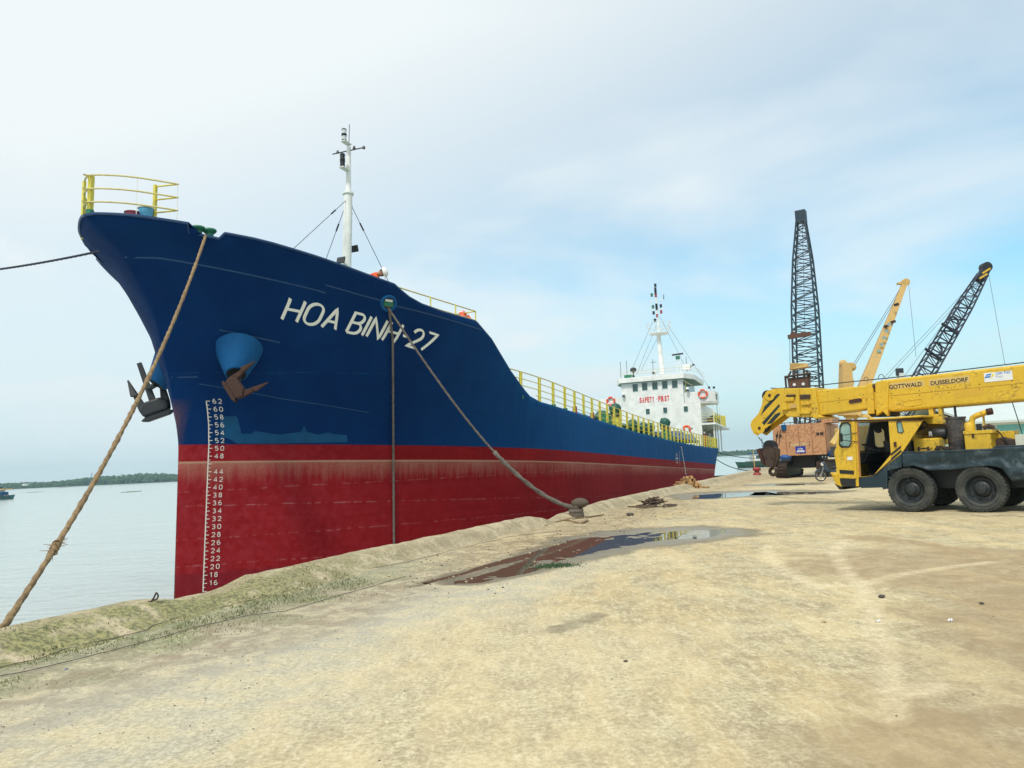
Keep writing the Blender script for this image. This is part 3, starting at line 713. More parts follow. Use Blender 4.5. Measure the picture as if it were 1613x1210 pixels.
# --- hull painting: ribbons that follow the shell
def hull_ribbon(mb, pts, hw, off=.012, round_cap=True):
    P = []; 
    for (a, b) in zip(pts[:-1], pts[1:]):
        L = hypot(b[0] - a[0], b[1] - a[1]); k = max(1, int(L / .12))
        P += [(a[0] + (b[0] - a[0]) * i / k, a[1] + (b[1] - a[1]) * i / k) for i in range(k)]
    P.append(pts[-1]); Lf = []; Rt = []
    for i, p in enumerate(P):
        a = P[max(0, i - 1)]; b = P[min(len(P) - 1, i + 1)]; dx, dy = b[0] - a[0], b[1] - a[1]; l = hypot(dx, dy) or 1; nx, ny = -dy / l * hw, dx / l * hw
        for lst, s in ((Lf, 1), (Rt, -1)):
            u, w = p[0] + nx * s, p[1] + ny * s; lst.append(sl(u, hv(u, w) + off, w))
    n = len(P); mb.add(Lf + Rt, [(i, i + 1, n + i + 1, n + i) for i in range(n - 1)])
def arc(cx_, cy_, rx, ry, a0, a1, n=10): return [(cx_ + rx * cos(radians(a0 + (a1 - a0) * i / n)), cy_ + ry * sin(radians(a0 + (a1 - a0) * i / n))) for i in range(n + 1)]
GL = {  # strokes in a box 1 high, width first
 'H': (.62, [[(0, 0), (0, 1)], [(.62, 0), (.62, 1)], [(0, .5), (.62, .5)]]),
 'O': (.66, [arc(.33, .67, .33, .33, 0, 180) + arc(.33, .33, .33, .33, 180, 360) + [(.66, .67)]]),
 'A': (.62, [[(0, 0), (.31, 1), (.62, 0)], [(.11, .33), (.51, .33)]]),
 'B': (.55, [[(0, 0), (0, 1), (.3, 1)] + arc(.3, .76, .22, .24, 90, -90) + [(0, .52)], [(.3, .52)] + arc(.3, .26, .26, .26, 90, -90) + [(0, 0)]]),
 'I': (0, [[(0, 0), (0, 1)]]),
 'N': (.6, [[(0, 0), (0, 1), (.6, 0), (.6, 1)]]),
 '-': (.3, [[(0, .47), (.3, .47)]]),
 '0': (.56, [arc(.28, .7, .28, .3, 0, 180) + arc(.28, .3, .28, .3, 180, 360) + [(.56, .7)]]),
 '1': (.2, [[(0, .8), (.2, 1), (.2, 0)]]),
 '2': (.56, [arc(.28, .70, .28, .30, 165, -35) + [(0, 0), (.58, 0)]]),
 '3': (.52, [arc(.25, .75, .25, .25, 150, -90) + arc(.25, .26, .27, .26, 90, -150)]),
 '4': (.58, [[(.42, 0), (.42, 1), (0, .3), (.58, .3)]]),
 '5': (.54, [[(.5, 1), (.06, 1), (.02, .55)] + arc(.26, .32, .28, .32, 120, -140)]),
 '6': (.54, [[(.44, .95)] + arc(.34, .5, .34, .48, 95, 180, 6) + arc(.27, .29, .27, .29, 180, 540, 16)]),
 '7': (.54, [[(0, 1), (.54, 1), (.14, 0)]]),
 '8': (.52, [arc(.26, .76, .22, .24, -90, 270, 14), arc(.26, .27, .26, .27, 90, 450, 14)]),
}
_st = {}
def _tab(k):
    if k not in _st:
        w = k * .05; a = us(w); U_ = a + (np.linspace(0, 1, 420) ** 1.6) * 16; V_ = np.array([hv(u, w) for u in U_])
        _st[k] = (U_, np.concatenate([[0], np.cumsum(np.hypot(np.diff(U_), np.diff(V_)))]))
    return _st[k]
def s_of(u, w):
    k = int(w / .05); f = w / .05 - k; a, b = _tab(k), _tab(k + 1); return float(np.interp(u, *a) * (1 - f) + np.interp(u, *b) * f)
def u_of(s, w):
    k = int(w / .05); f = w / .05 - k; a, b = _tab(k), _tab(k + 1); return float(np.interp(s, a[1], a[0]) * (1 - f) + np.interp(s, b[1], b[0]) * f)
def ribbon_s(mb, pts, hw, off=.012):
    P = []
    for (a, b) in zip(pts[:-1], pts[1:]):
        k = max(1, int(hypot(b[0] - a[0], b[1] - a[1]) / .1)); P += [(a[0] + (b[0] - a[0]) * i / k, a[1] + (b[1] - a[1]) * i / k) for i in range(k)]
    P.append(pts[-1]); vs = []
    for sd_ in (1, -1):
        for i, p in enumerate(P):
            a = P[max(0, i - 1)]; b = P[min(len(P) - 1, i + 1)]
            d1 = Vector((p[0] - a[0], p[1] - a[1])); d2 = Vector((b[0] - p[0], b[1] - p[1]))
            if d1.length < 1e-9: d1 = d2
            if d2.length < 1e-9: d2 = d1
            d1.normalize(); d2.normalize(); n1_ = Vector((-d1.y, d1.x)); n2_ = Vector((-d2.y, d2.x)); nn_ = n1_ + n2_
            nn_ = nn_ / max(.35, nn_.length_squared / 2) if nn_.length > .2 else n1_
            s_, w = p[0] + nn_.x * hw * sd_, p[1] + nn_.y * hw * sd_; u = u_of(s_, w); vs.append(sl(u, hv(u, w) + off, w))
    n = len(P); mb.add(vs, [(i, i + 1, n + i + 1, n + i) for i in range(n - 1)])
# ship's name: measured lower/upper line of the letters on the shell
HB0, HB1 = hit_hull(443, 503), hit_hull(672.5, 553.6)
HT0, HT1 = hit_hull(456.5, 470.4), hit_hull(689, 528)
seq = 'HOA BINH-27'; xs = []; x = 0
for ch in seq:
    if ch == ' ': x += .30; continue
    wd = GL[ch][0]
    if ch == '-': x += .02
    xs.append((ch, x)); x += wd + .225
    if ch == '-': x -= .04
TOT = x - .225
SB = [s_of(HB0[0], HB0[2]), s_of(HB1[0], HB1[2])]; ST_ = [s_of(HT0[0], HT0[2]), s_of(HT1[0], HT1[2])]
def name_map(gx, gy):
    t = gx / TOT
    bu, bw = SB[0] + (SB[1] - SB[0]) * t, HB0[2] + (HB1[2] - HB0[2]) * t; tu, tw = ST_[0] + (ST_[1] - ST_[0]) * t, HT0[2] + (HT1[2] - HT0[2]) * t
    return (bu + (tu - bu) * gy, bw + (tw - bw) * gy)
nm = empty('ship_name'); nm.parent = ship
for ch, x0 in xs:
    mb = MB()
    for st in GL[ch][1]: ribbon_s(mb, [name_map(x0 + a, b) for a, b in st], .035, .015)
    o = mb.build('letter', M_WLET, nm)
# draft marks
dm = MB(); DX = [hit_hull(325, 640), hit_hull(328, 700), hit_hull(319, 925)]
def dmu(w): return float(np.interp(w, [DX[2][2], DX[1][2], DX[0][2]], [s_of(DX[2][0], DX[2][2]), s_of(DX[1][0], DX[1][2]), s_of(DX[0][0], DX[0][2])]))
ribbon_s(dm, [(dmu(w), w) for w in np.arange(1.4, 6.3, .2)], .013, .014)
for k in range(14, 63): ribbon_s(dm, [(dmu(k / 10), k / 10), (dmu(k / 10) + (.09 if k % 2 == 0 else .05), k / 10)], .009, .014)
dm.build('draft_scale', M_DRAFT, ship)
for k in range(16, 63, 2):
    if k == 46: continue
    mb = MB(); xx = .16
    for ch in str(k):
        for st in GL[ch][1]: ribbon_s(mb, [(dmu(k / 10) + xx + a * .13, k / 10 - .055 + b * .11) for a, b in st], .0085, .014)
        xx += .135 if ch != '1' else .10
    mb.build('draft_number', M_DRAFT, ship)
# second draft marks amidships, plimsoll mark, frame marks
dm2 = MB(); D2 = at_v(1072, 702, 5.6); D3 = at_v(1078, 738, 5.6)
for k in range(0, 26):
    w = D2[2] - .1 - k * .11; 
    if w < 3.4: break
    u = D2[0] + (D3[0] - D2[0]) * (D2[2] - w) / (D2[2] - D3[2]); hull_ribbon(dm2, [(u, w), (u + .32, w)], .025 if k % 2 else .04, .014)
pm = at_v(1072, 723, 5.6)
dm2.build('draft_scale', M_DRAFT, ship); dm2 = MB()
hull_ribbon(dm2, [(pm[0] - 1.3 + .3 * cos(a), pm[2] + .3 * sin(a)) for a in np.linspace(0, 2 * pi, 17)], .03, .014); hull_ribbon(dm2, [(pm[0] - 1.75, pm[2]), (pm[0] - .85, pm[2])], .03, .014)
dm2.build('load_line_mark', M_DRAFT, ship); dm2 = MB(); hull_ribbon(dm2, [(pm[0] - .4, pm[2] - .4), (pm[0] - .4, pm[2] + .5)], .03, .014)
dm2.build('load_line_mark', M_DRAFT, ship)
# touch-up paint patch on the bow (silhouette like a low ship)
PT = [(346, 690, 657), (356, 690, 656), (364, 694, 656), (371, 698, 655), (374, 699, 661), (379, 699, 683), (395, 699, 684), (401, 699, 679), (425, 699, 683), (440, 699, 685), (468, 698, 681), (474, 698, 680), (477, 698, 672), (480, 698, 673), (482, 698, 680), (500, 698, 685), (516, 697, 681), (525, 697, 684), (546, 697, 686), (545.5, 696, 694)]
mb = MB(); lo = [hit_hull(x, y0) for x, y0, y1 in PT]; hi = [hit_hull(x, y1) for x, y0, y1 in PT]; vs = []; K = 5
for a, b in zip(lo, hi):
    for k in range(K + 1):
        w = a[2] + (b[2] - a[2]) * k / K; u = a[0] + (b[0] - a[0]) * k / K; vs.append(sl(u, hv(u, w) + .013, w))
mb.add(vs, [(i * (K + 1) + k, (i + 1) * (K + 1) + k, (i + 1) * (K + 1) + k + 1, i * (K + 1) + k + 1) for i in range(len(PT) - 1) for k in range(K)])
mb.build('paint_patch', M_PBLUE, ship)
# weld seams standing proud of the shell
def seam(pts, hw=.014):
    mb = MB(); P = [hit_hull(*p) for p in pts]; hull_ribbon(mb, [(p[0], p[2]) for p in P], hw, .012); mb.build('weld_seam', M_SEAM, ship)
seam([(182, 408), (215, 406), (249, 407), (311, 417), (400, 435), (500, 458), (512, 462)])
seam([(512, 449), (560, 463), (604, 475)]); seam([(622, 482), (690, 499), (758, 520)])
seam([(345, 520), (440, 540)]); seam([(268, 595), (310, 594)]); seam([(312, 605), (440, 628), (580, 650)], .009)
# fairlead ring
fl = hit_hull(611, 478); 
def hull_frame(u, w):
    p = sl(u, hv(u, w), w); pu = sl(u + .05, hv(u + .05, w), w) - p; pw_ = sl(u, hv(u, w + .05), w + .05) - p
    return axes(p, pu, pw_)          # z points outboard (port)
FM = hull_frame(fl[0], fl[2])
if (FM.to_3x3() @ Vector((0, 0, 1))).y > 0: FM = FM @ Matrix.Rotation(pi, 4, 'Y')
fr = empty('fairlead', mat=FM); fr.parent = ship
mb = MB(); mb.tube([(0.225 * cos(a), .20 * sin(a), .02) for a in np.linspace(0, 2 * pi, 24, endpoint=False)], .045, 8, closed=True); mb.build('ring', M_LBLUE, fr, smooth=True)
m = MB(); m.lathe([(0.001, .012), (.20, .012)], 24, Matrix.Diagonal((1, .85, 1, 1))); m.build('opening', M_TARPG, fr)
m = MB(); m.bb(-.16, .16, -.09, .04, .012, .03); m.build('roller', M_GREEN, fr); m = MB(); m.bb(-.12, .12, .05, .11, .012, .022); m.build('gap', M_WHITE, fr)
m = MB(); m.bb(-.11, .11, -.15, -.095, .012, .028); m.build('sill', M_BLK, fr)
# forecastle mooring bollards (green mushrooms in the bulwark gap)
for px, py in ((312, 365), (330, 369)):
    p = inb(px, py, .22); p = (p[0], p[1], p[2] + .06); m = MB(); m.lathe([(.09, -.16), (.09, -.12), (.10, -.05), (.14, -.02), (.17, .02), (.16, .055), (.001, .07)], 16, Matrix.Translation(sl(*p))); m.build('bitt', M_GREEN, ship, smooth=True)
m = MB(); a = sl(-1.22, hv(-1.22, 9.6) - .22, 9.72); m.cyl(a + Vector((0, .0, -.15)), a + Vector((0, .0, .12)), .09, n=14); m.build('roller_fairlead', M_GREEN, ship, smooth=True)
# --- bow pulpit rail (yellow)
pulpit = empty('bow_railing'); pulpit.parent = ship
def railpt(u, side, h): 
    w = wt(u); return sl(u, side * max(0.0, hv(u, w) - .12), w + h)
UE = hit_hull(286, 349)[0]; UR = [UE + (-2.93 - UE) * t for t in (0, .15, .3, .45, .6, .72, .82, .9, .96, 1)]
for h in (.30, .62, .95):
    pts = [railpt(u, 1, h) for u in UR] + [railpt(u, -1, h) for u in reversed(UR)]
    m = MB(); m.tube(pts, .022, 8); m.build('rail', M_RAILW, pulpit, smooth=True)
e = railpt(UE, 1, 0); e2 = railpt(UE - .3, -1, 0)
for h in (.30, .62, .95):
    bar('rail', e + Vector((0, 0, h)), e + Vector((-.18, .55, h - .02)), .02, M_RAIL, pulpit)
ip = e + Vector((-.18, .55, 0)); bar('post', ip + Vector((0, 0, -.12)), ip + Vector((0, 0, .97)), .035, M_RAIL, pulpit, 'box')
ip = e2 + Vector((0, .05, 0)); bar('post', ip + Vector((0, 0, -.05)), ip + Vector((0, 0, .97)), .035, M_RAIL, pulpit, 'box')
a = railpt(-2.93, 1, 0); a.x += .2; bar('post', a + Vector((0, 0, .02)), a + Vector((0, 0, .98)), .05, M_RAIL, pulpit, 'box')
m = MB(); m.cyl(a + Vector((.0, 0, .02)), a + Vector((.0, 0, .16)), .085, n=12); m.build('post_foot', M_GREEN, pulpit, smooth=True)
for u, sd_ in ((UE - .55, -1), (-2.6, -1)):
    a = railpt(u, sd_, 0); bar('post', a + Vector((0, 0, .03)), a + Vector((0, 0, .95)), .03, M_RAIL, pulpit, 'box')
a = railpt(hit_hull(220, 339)[0], 1, 0); bar('stay', a, a + Vector((0, 0, .95)), .008, M_WHITE, pulpit)
a = railpt(UE - .02, 1, 0); bar('stay', a, a + Vector((0, 0, .95)), .010, M_WHITE, pulpit)
# --- forecastle side rail
sr = empty('forecastle_railing'); sr.parent = ship
r0, r1 = inb(622, 451, .15), inb(749, 490.5, .15)
def lerp(a, b, t): return Vector(a) * (1 - t) + Vector(b) * t
A0, A1_ = sl(*r0), sl(*r1)
for k, dz in enumerate((0, -.30)):
    bar('rail', A0 + Vector((0, 0, dz)), A1_ + Vector((0, 0, dz)), .022, M_RAILW, sr)
for px in (678, 717.5, 749):
    t = (px - 622) / 127
    p = at_v(px, 451 + (px - 622) * .311, r0[1] + (r1[1] - r0[1]) * t); P = sl(*p); bar('post', P + Vector((0, 0, -.5)), P, .022, M_RAIL, sr)
bar('rail', A1_, A1_ + Vector((0, 1.1, -.02)), .02, M_RAIL, sr); bar('rail', A1_ + Vector((0, 0, -.3)), A1_ + Vector((0, 1.1, -.32)), .02, M_RAIL, sr)
bar('rail', A1_ + Vector((0, 1.1, -.02)), A1_ + Vector((-1.2, 1.3, -.02)), .02, M_RAIL, sr); bar('post', A1_ + Vector((0, 1.1, -.8)), A1_ + Vector((0, 1.1, 0)), .022, M_RAIL, sr)
# --- main deck rail: broad yellow stanchions, cream rails
mr = empty('deck_railing'); mr.parent = ship
posts = [10.05, 11.5, 12.85, 14.2] + list(np.arange(15.42, 57.6, 1.205)); redp = {4, 6}
def wtr(u): return wt(u) if u > 11.4 else 6.80 + (11.4 - u) * .035
def rpos(u, h): return sl(u, hv(u, wtr(u)) - .07, wtr(u) + h)
for sd_ in (1, -1):
    ra = mr
    for i, u in enumerate(posts):
        if sd_ < 0 and i % 2: continue
        p0, p1 = rpos(u, -.03), rpos(u + .06, .92)
        if sd_ < 0: p0.y = -p0.y; p1.y = -p1.y
        bar('post', p0, p1, .045, M_RAIL, ra, 'box', .045)
        if sd_ > 0 and i in redp: bar('post_foot', p0 + Vector((0, -.004, 0)), p0 + Vector((.02, -.004, .30)), .085, M_RED, ra, 'box', .04)
        elif sd_ > 0 and i % 3 != 1: bar('post_foot', p0 + Vector((0, -.004, -.02)), p0 + Vector((.005, -.004, .09)), .09, M_GREEN, ra, 'box', .045)
    for h, r, mt in ((.92, .022, M_RAILW), (.68, .016, M_RAIL), (.44, .016, M_RAIL), (.2, .016, M_RAIL)):
        m = MB(); L = [rpos(u, h) for u in np.arange({.92: 8.7, .68: 9.4, .44: 10.2, .2: 11.2}[h], 57.9, .8)]
        if sd_ < 0: 
            for q in L: q.y = -q.y
        m.tube(L, r, 6); m.build('rail', mt, ra, smooth=True)
# --- cargo hatch
hatch = empty('cargo_hatch'); hatch.parent = ship
m = MB(); m.bb(10.5, 48, -3.9, 3.9, 6.2, 7.02); m.build('coaming', M_GREEN, hatch)
for k in range(26):
    u = 11 + k * 1.44; m = MB(); m.prism([(-3.9, 7.02), (-4.15, 6.95), (-3.98, 6.25), (-3.9, 6.25)], 0, u - .04, u + .04); m.build('stay_plate', M_GREEN, hatch)
m = MB(); m.bb(10.4, 48.1, -4.15, 4.15, 7.0, 7.09); m.build('coaming_rim', M_GREEN, hatch)
def tarp(name, u0, u1, v0, v1, w0, hgt, mat, parent, seed, nu=60, nv=14):
    vs = []
    for i in range(nu + 1):
        for j in range(nv + 1):
            u = u0 + (u1 - u0) * i / nu; v = v0 + (v1 - v0) * j / nv; e = min(1, min(i, nu - i) / 2.5, min(j, nv - j) / 1.5)
            w = w0 + hgt * (e ** .6) * (.55 + .9 * (float(fbm(u * .9, v * .7, 3, seed)) - .25)) + (float(vnoise(u * 3.1, v * 3.1, seed)) - .5) * .07 * e
            if e == 0: w = w0 - .28
            vs.append(sl(u, v, w))
    m = MB(); m.add(vs, [(i * (nv + 1) + j, (i + 1) * (nv + 1) + j, (i + 1) * (nv + 1) + j + 1, i * (nv + 1) + j + 1) for i in range(nu) for j in range(nv)])
    return m.build(name, mat, parent, smooth='full')
for k, (a, b) in enumerate(((10.6, 18.2), (18.4, 26.3), (26.6, 34.5), (34.8, 41.0), (41.2, 47.9))): tarp('hatch_tarpaulin', a, b, -4.2, 4.25, 7.12, .32, M_TARPB if k != 2 else M_TARPG, hatch, 20 + k)
# ventilators with tied green covers (port side by the rail)
def ventilator(px, pyb, pyt, v, rad, matb, cap_r, upx=0):
    p = at_v(px, pyt, v); g = empty('ventilator'); g.parent = ship; base = sl(p[0], p[1], 0)
    w0 = wt(p[0]) - .04; m = MB(); m.cyl(base + Vector((0, 0, w0)), base + Vector((0, 0, p[2] - cap_r * 1.2)), rad, n=16); m.build('trunk', matb, g, smooth=True)
    m = MB(); m.lathe([(rad * 1.15, -cap_r * 1.5), (rad * .95, -cap_r * 1.15), (cap_r * .9, -cap_r * .75), (cap_r * 1.05, -cap_r * .2), (cap_r * .95, cap_r * .3), (cap_r * .55, cap_r * .62), (.001, cap_r * .7)], 14, Matrix.Translation(sl(*p)))
    m.v = [(x + random.uniform(-.04, .04), y + random.uniform(-.04, .04), z + random.uniform(-.03, .03)) for x, y, z in m.v]; m.build('cover', M_TARPG, g, smooth='full')
    m = MB(); m.lathe([(rad * 1.12, -.06), (rad * 1.14, .06)], 14, Matrix.Translation(sl(p[0], p[1], p[2] - cap_r * 1.45))); m.build('lashing', M_ROPE if matb is not M_GREEN else M_BUOY, g, smooth=True); return g
ventilator(969, 672, 642, 5.0, .20, M_RAIL, .30)
ventilator(1047, 695, 664, 4.9, .26, M_GREEN, .34)
for px, py, s_ in ((949, 651, .5), (996, 664, .42), (1013, 668, .4), (1025, 668, .3)):   # covered gear on deck
    p = at_v(px, py, 4.3); m = MB(); m.sphere(sl(p[0], 4.3, p[2] - s_ * .6), s_, 12, (1.7, .8, .9), .12); m.build('covered_gear', M_TARPG, ship, smooth='full')
for px in (958, 1055):
    p = at_v(px, 690 if px > 1000 else 668, 5.0); m = MB(); m.bb(p[0] - .15, p[0] + .35, -5.1, -4.7, wt(p[0]) - .05, wt(p[0]) + .75); m.build('valve_box', M_GREEN, ship, bevel=.02)
# --- foremast
fm0 = at_v(546, 424, 0); fm1 = at_v(549.5, 232, 0)
fmast = empty('foremast'); fmast.parent = ship
B0, T0_ = sl(*fm0), sl(*fm1); ax_ = (T0_ - B0); LM = ax_.length; ax_.normalize()
def fmp(px, py): return sl(*at_v(px, py, 0))
K1 = fmp(548.5, 305)
m = MB(); m.cyl(B0 - ax_ * 1.3, K1, .17, .15, 16); m.build('lower_pole', M_WHITE, fmast, smooth=True)
m = MB(); m.cyl(K1, T0_, .10, .075, 14); m.cyl(K1 - ax_ * .04, K1 + ax_ * .03, .2, n=14); m.build('upper_pole', M_WHITE, fmast, smooth=True)
bar('antenna', T0_, fmp(550.5, 196), .012, M_WIRE, fmast)
def lantern(px, py, h, par, lens):
    c = fmp(px, py); g = empty('mast_light'); g.parent = par; k = h
    for i in range(2):
        z0 = c + Vector((0, 0, i * k * .55 - k * .5)); m = MB(); m.cyl(z0, z0 + Vector((0, 0, k * .36)), .085, n=14); m.build('lens', lens, g, smooth=True)
        m = MB(); m.cyl(z0 + Vector((0, 0, k * .36)), z0 + Vector((0, 0, k * .46)), .10, .07, 14); m.cyl(z0 - Vector((0, 0, .04)), z0, .095, n=14); m.build('housing', M_BLK, g, smooth=True)
    p = c + Vector((0, 0, -k * .58)); m = MB(); m.box(p + Vector((.12, 0, -.02)), (.42, .2, .035)); m.build('bracket', M_WHITE, g)
    return g
lantern(542, 212, .42, fmast, M_LAMPW); lantern(539.5, 252, .46, fmast, M_BLK)
y0 = sl(*at_u(524, 243, fm1[0])); y1 = sl(*at_u(575, 232, fm1[0])); bar('yardarm', y0, y1, .022, M_WIRE, fmast)
for px, py in ((532, 240), (558, 233), (573, 233)):
    p = sl(*at_u(px, py, fm1[0])); m = MB(); m.cyl(p + Vector((0, 0, -.03)), p + Vector((0, 0, .07)), .06, .03, 8); m.build('yard_lamp', M_BLK, fmast)
for k in range(9):
    py = 322 + k * 11.5; p = fmp(548.2 - k * .25 + 2.6, py); q = p + Vector((.14, -.02, 0)); m = MB(); m.tube([p, q, q + Vector((0, 0, -.07)), p + Vector((0, 0, -.07))], .009, 5); m.build('rung', M_WIRE, fmast)
for (px, py, dx, tilt) in ((537, 410, -.1, .5), (558, 392, .25, -.5)):
    p = fmp(px, py); m = MB(); m.box(p, (.06, .32, .24), Matrix.Rotation(tilt * .6, 3, 'Y')); m.build('floodlight', M_BLK if px > 550 else M_DARK, fmast, bevel=.01)
bar('lamp_arm', fmp(551, 397), fmp(558, 395), .02, M_WIRE, fmast)
bar('lamp_arm', fmp(545, 413), fmp(539, 413), .02, M_WIRE, fmast)
w0_ = fmp(548, 313)
for (px, py, v) in ((461, 393, 0.0), (513, 410, -1.5), (601, 421, 1.0)):
    e = sl(*at_v(px, py, v)); d = (e - w0_).normalized(); bar('shroud', w0_, e + d * .9, .011, M_WIRE, fmast)
    bar('turnbuckle', w0_ + d * 1.0, w0_ + d * 1.3, .03, M_WIRE, fmast)
bar('cable', fmp(551, 240), fmp(552, 330), .012, M_WIRE, fmast)
# --- wheelhouse (front at u=55)
UF = 55.0
house = empty('wheelhouse'); house.parent = ship
def fu(px, py, u=UF): return at_u(px, py, u)
WG = 10.75                                     # level of the bridge deck
def hpt(px, py): p = fu(px, py); return p[1], p[2]
# front panels with window openings (sheet in the v-w plane)
FMx = Matrix(((0, 0, 1, UF), (-1, 0, 0, 0), (0, 1, 0, 0), (0, 0, 0, 1)))     # (v,w) -> local
def win(px, py, w_, h_): v, w = hpt(px, py); return (v - w_ / 2, v + w_ / 2, w - h_ / 2, w + h_ / 2)
UW = [win(px, py, .50, .70) for px, py in ((1000.8, 611.2), (1015.7, 609.3), (1031.8, 608), (1047.3, 606.6), (1063, 605.3))]
LW = [win(px, py, .36, .50) for px, py in ((1020.6, 648.5), (1048, 646.5), (1080.5, 644.5))]
cutout('front_wall', [(-2.85, WG - .02), (2.85, WG - .02), (2.85, 12.95), (-2.85, 12.95)], [rrect(a, b, c, d, .04, 2) for a, b, c, d in UW], .06, M_WHITE, house, FMx)
cutout('lower_front_wall', [(-4.3, 5.9), (4.3, 5.9), (4.3, WG - .02), (-4.3, WG - .02)], [rrect(a, b, c, d, .04, 2) for a, b, c, d in LW], .06, M_WHITE, house, FMx)
for (a, b, c, d) in UW + LW:
    g = empty('window'); g.parent = house
    m = MB(); m.bb(UF + .0, UF + .02, -a, -b, c, d); m.build('pane', M_GLASSD, g)
    m = MB()
    for (x0, x1, z0, z1) in ((a - .03, b + .03, c - .03, c), (a - .03, b + .03, d, d + .03), (a - .03, a, c, d), (b, b + .03, c, d)): m.bb(UF - .06, UF + .0, -x0, -x1, z0, z1)
    m.build('window_frame', M_WHITE, g)
m = MB(); m.bb(UF + .035, 61, -2.85, -2.80, WG, 12.95); m.bb(UF + .035, 61, 2.80, 2.85, WG, 12.95); m.bb(60.95, 61, -2.8, 2.8, WG, 12.95); m.build('side_wall', M_WHITE, house)
m = MB(); m.bb(UF + .035, 62.5, -4.3, -4.24, 8.85, WG - .1); m.bb(UF + .035, 62.5, 4.24, 4.3, 6.0, WG - .1); m.bb(62.44, 62.5, -4.24, 4.24, 6, WG - .1); m.build('lower_side_wall', M_WHITE, house)
m = MB(); m.bb(UF + 1.2, 62.5, -3.3, -3.24, 6.0, 8.8); m.build('aft_wall', M_WHITE, house)
m = MB(); m.bb(UF + .1, 61, -2.88, -2.86, 12.05, 12.75); m.build('side_window', M_GLASSD, house)
m = MB(); m.bb(UF + .9, UF + 1.3, -2.90, -2.88, 10.9, 12.8); m.build('side_door', M_RAIL, house)
# flared wheelhouse roof
roofp = [(54.6, -3.05), (56.2, -3.75), (61.2, -3.75), (61.2, 3.6), (56.2, 3.6), (54.6, 2.95)]
m = MB(); m.prism(roofp, 2, 12.97, 13.42); m.build('roof', M_WHITE, house, bevel=.02)
m = MB(); rin = [(54.7, -2.95), (56.25, -3.65), (61.1, -3.65), (61.1, 3.5), (56.25, 3.5), (54.7, 2.88)]; m.prism(rin, 2, 12.945, 12.968); m.build('soffit', plain('soffit_green', (.16, .30, .24), .7), house)
# bridge wings and decks
for s_ in (-1, 1):      # s_=-1 : port (local y negative)
    wg = empty('bridge_wing'); wg.parent = house
    m = MB(); m.prism([(UF + .1, s_ * 4.2), (UF + .1, s_ * 5.1), (UF + .6, s_ * 5.55), (57.6, s_ * 5.55), (57.6, s_ * 4.2)], 2, WG - .12, WG); m.build('wing_floor', M_WHITE, wg)
    m = MB(); m.bb(UF + .06, UF + .12, s_ * 2.9, s_ * 5.05, WG, WG + .95); m.build('wing_front', M_WHITE, wg)
    m = MB(); a, b = Vector((UF + .09, s_ * 5.07, WG)), Vector((UF + .6, s_ * 5.52, WG)); m.hexa([a, b, b + Vector((-.04, s_ * .04, 0)), a + Vector((-.04, s_ * .04, 0)), a + Vector((0, 0, .95)), b + Vector((0, 0, .95)), b + Vector((-.04, s_ * .04, .95)), a + Vector((-.04, s_ * .04, .95))]); m.build('wing_corner', M_WHITE, wg)
    m = MB(); m.bb(UF + .62, 57.6, s_ * 5.50, s_ * 5.56, WG, WG + .22); m.bb(UF + .62, 57.6, s_ * 5.50, s_ * 5.56, WG + .75, WG + .95); m.bb(UF + .62, UF + .8, s_ * 5.50, s_ * 5.56, WG + .22, WG + .75); m.bb(57.2, 57.6, s_ * 5.50, s_ * 5.56, WG + .22, WG + .75); m.build('wing_side', M_WHITE, wg)
    m = MB(); m.bb(UF + .8, 57.2, s_ * 5.44, s_ * 5.47, WG + .2, WG + .77); m.build('opening_shade', M_BLK, wg)  # black sheet painted in for the shade within the wing's side opening
m = MB(); m.bb(UF + .04, 64.5, -5.5, 5.5, 8.68, 8.84); m.build('boat_deck', M_WHITE, house)
for u, v in ((UF + .5, 5.3), (57.6, 5.35), (60.5, 5.2)):
    bar('pillar', sl(u, v, 8.84), sl(u, v, WG - .1), .035, M_WHITE, house); bar('pillar', sl(u, v - .05, 6.4), sl(u, v - .05, 8.7), .06, M_WHITE, house)
bdr = empty('boat_deck_railing'); bdr.parent = house
for i in range(7): 
    u = UF + .15 + i * 1.15; bar('post', sl(u, 5.4, 8.84), sl(u, 5.4, 9.75), .05 if i % 2 else .03, M_RAIL, bdr, 'box')
for h in (.22, .45, .68, .9):
    bar('rail', sl(UF + .15, 5.4, 8.84 + h), sl(62, 5.4, 8.84 + h), .022, M_RAILW if h < .8 else M_RAIL, bdr); bar('rail', sl(UF + .15, 4.35, 8.84 + h), sl(UF + .15, 5.4, 8.84 + h), .022, M_RAILW, bdr)
m = MB(); m.bb(62.0, 62.1, -5.45, -4.4, 8.84, 9.95); m.build('canvas_dodger', M_RAIL, house)
m = MB(); m.sphere(sl(58.5, 4.8, 9.35), .42, 12, (1.2, 1, 1), .1); m.build('covered_gear', M_TARPG, house, smooth='full')
m = MB(); m.bb(59.6, 60.4, -5.1, -4.5, 8.85, 9.6); m.build('life_raft_case', M_GREEN, house, bevel=.05)
m = MB(); m.sphere(sl(56.8, 4.8, 9.15), .3, 10, (1.2, 1, 1), .1); m.build('rope_coil', M_ROPE, house, smooth='full')
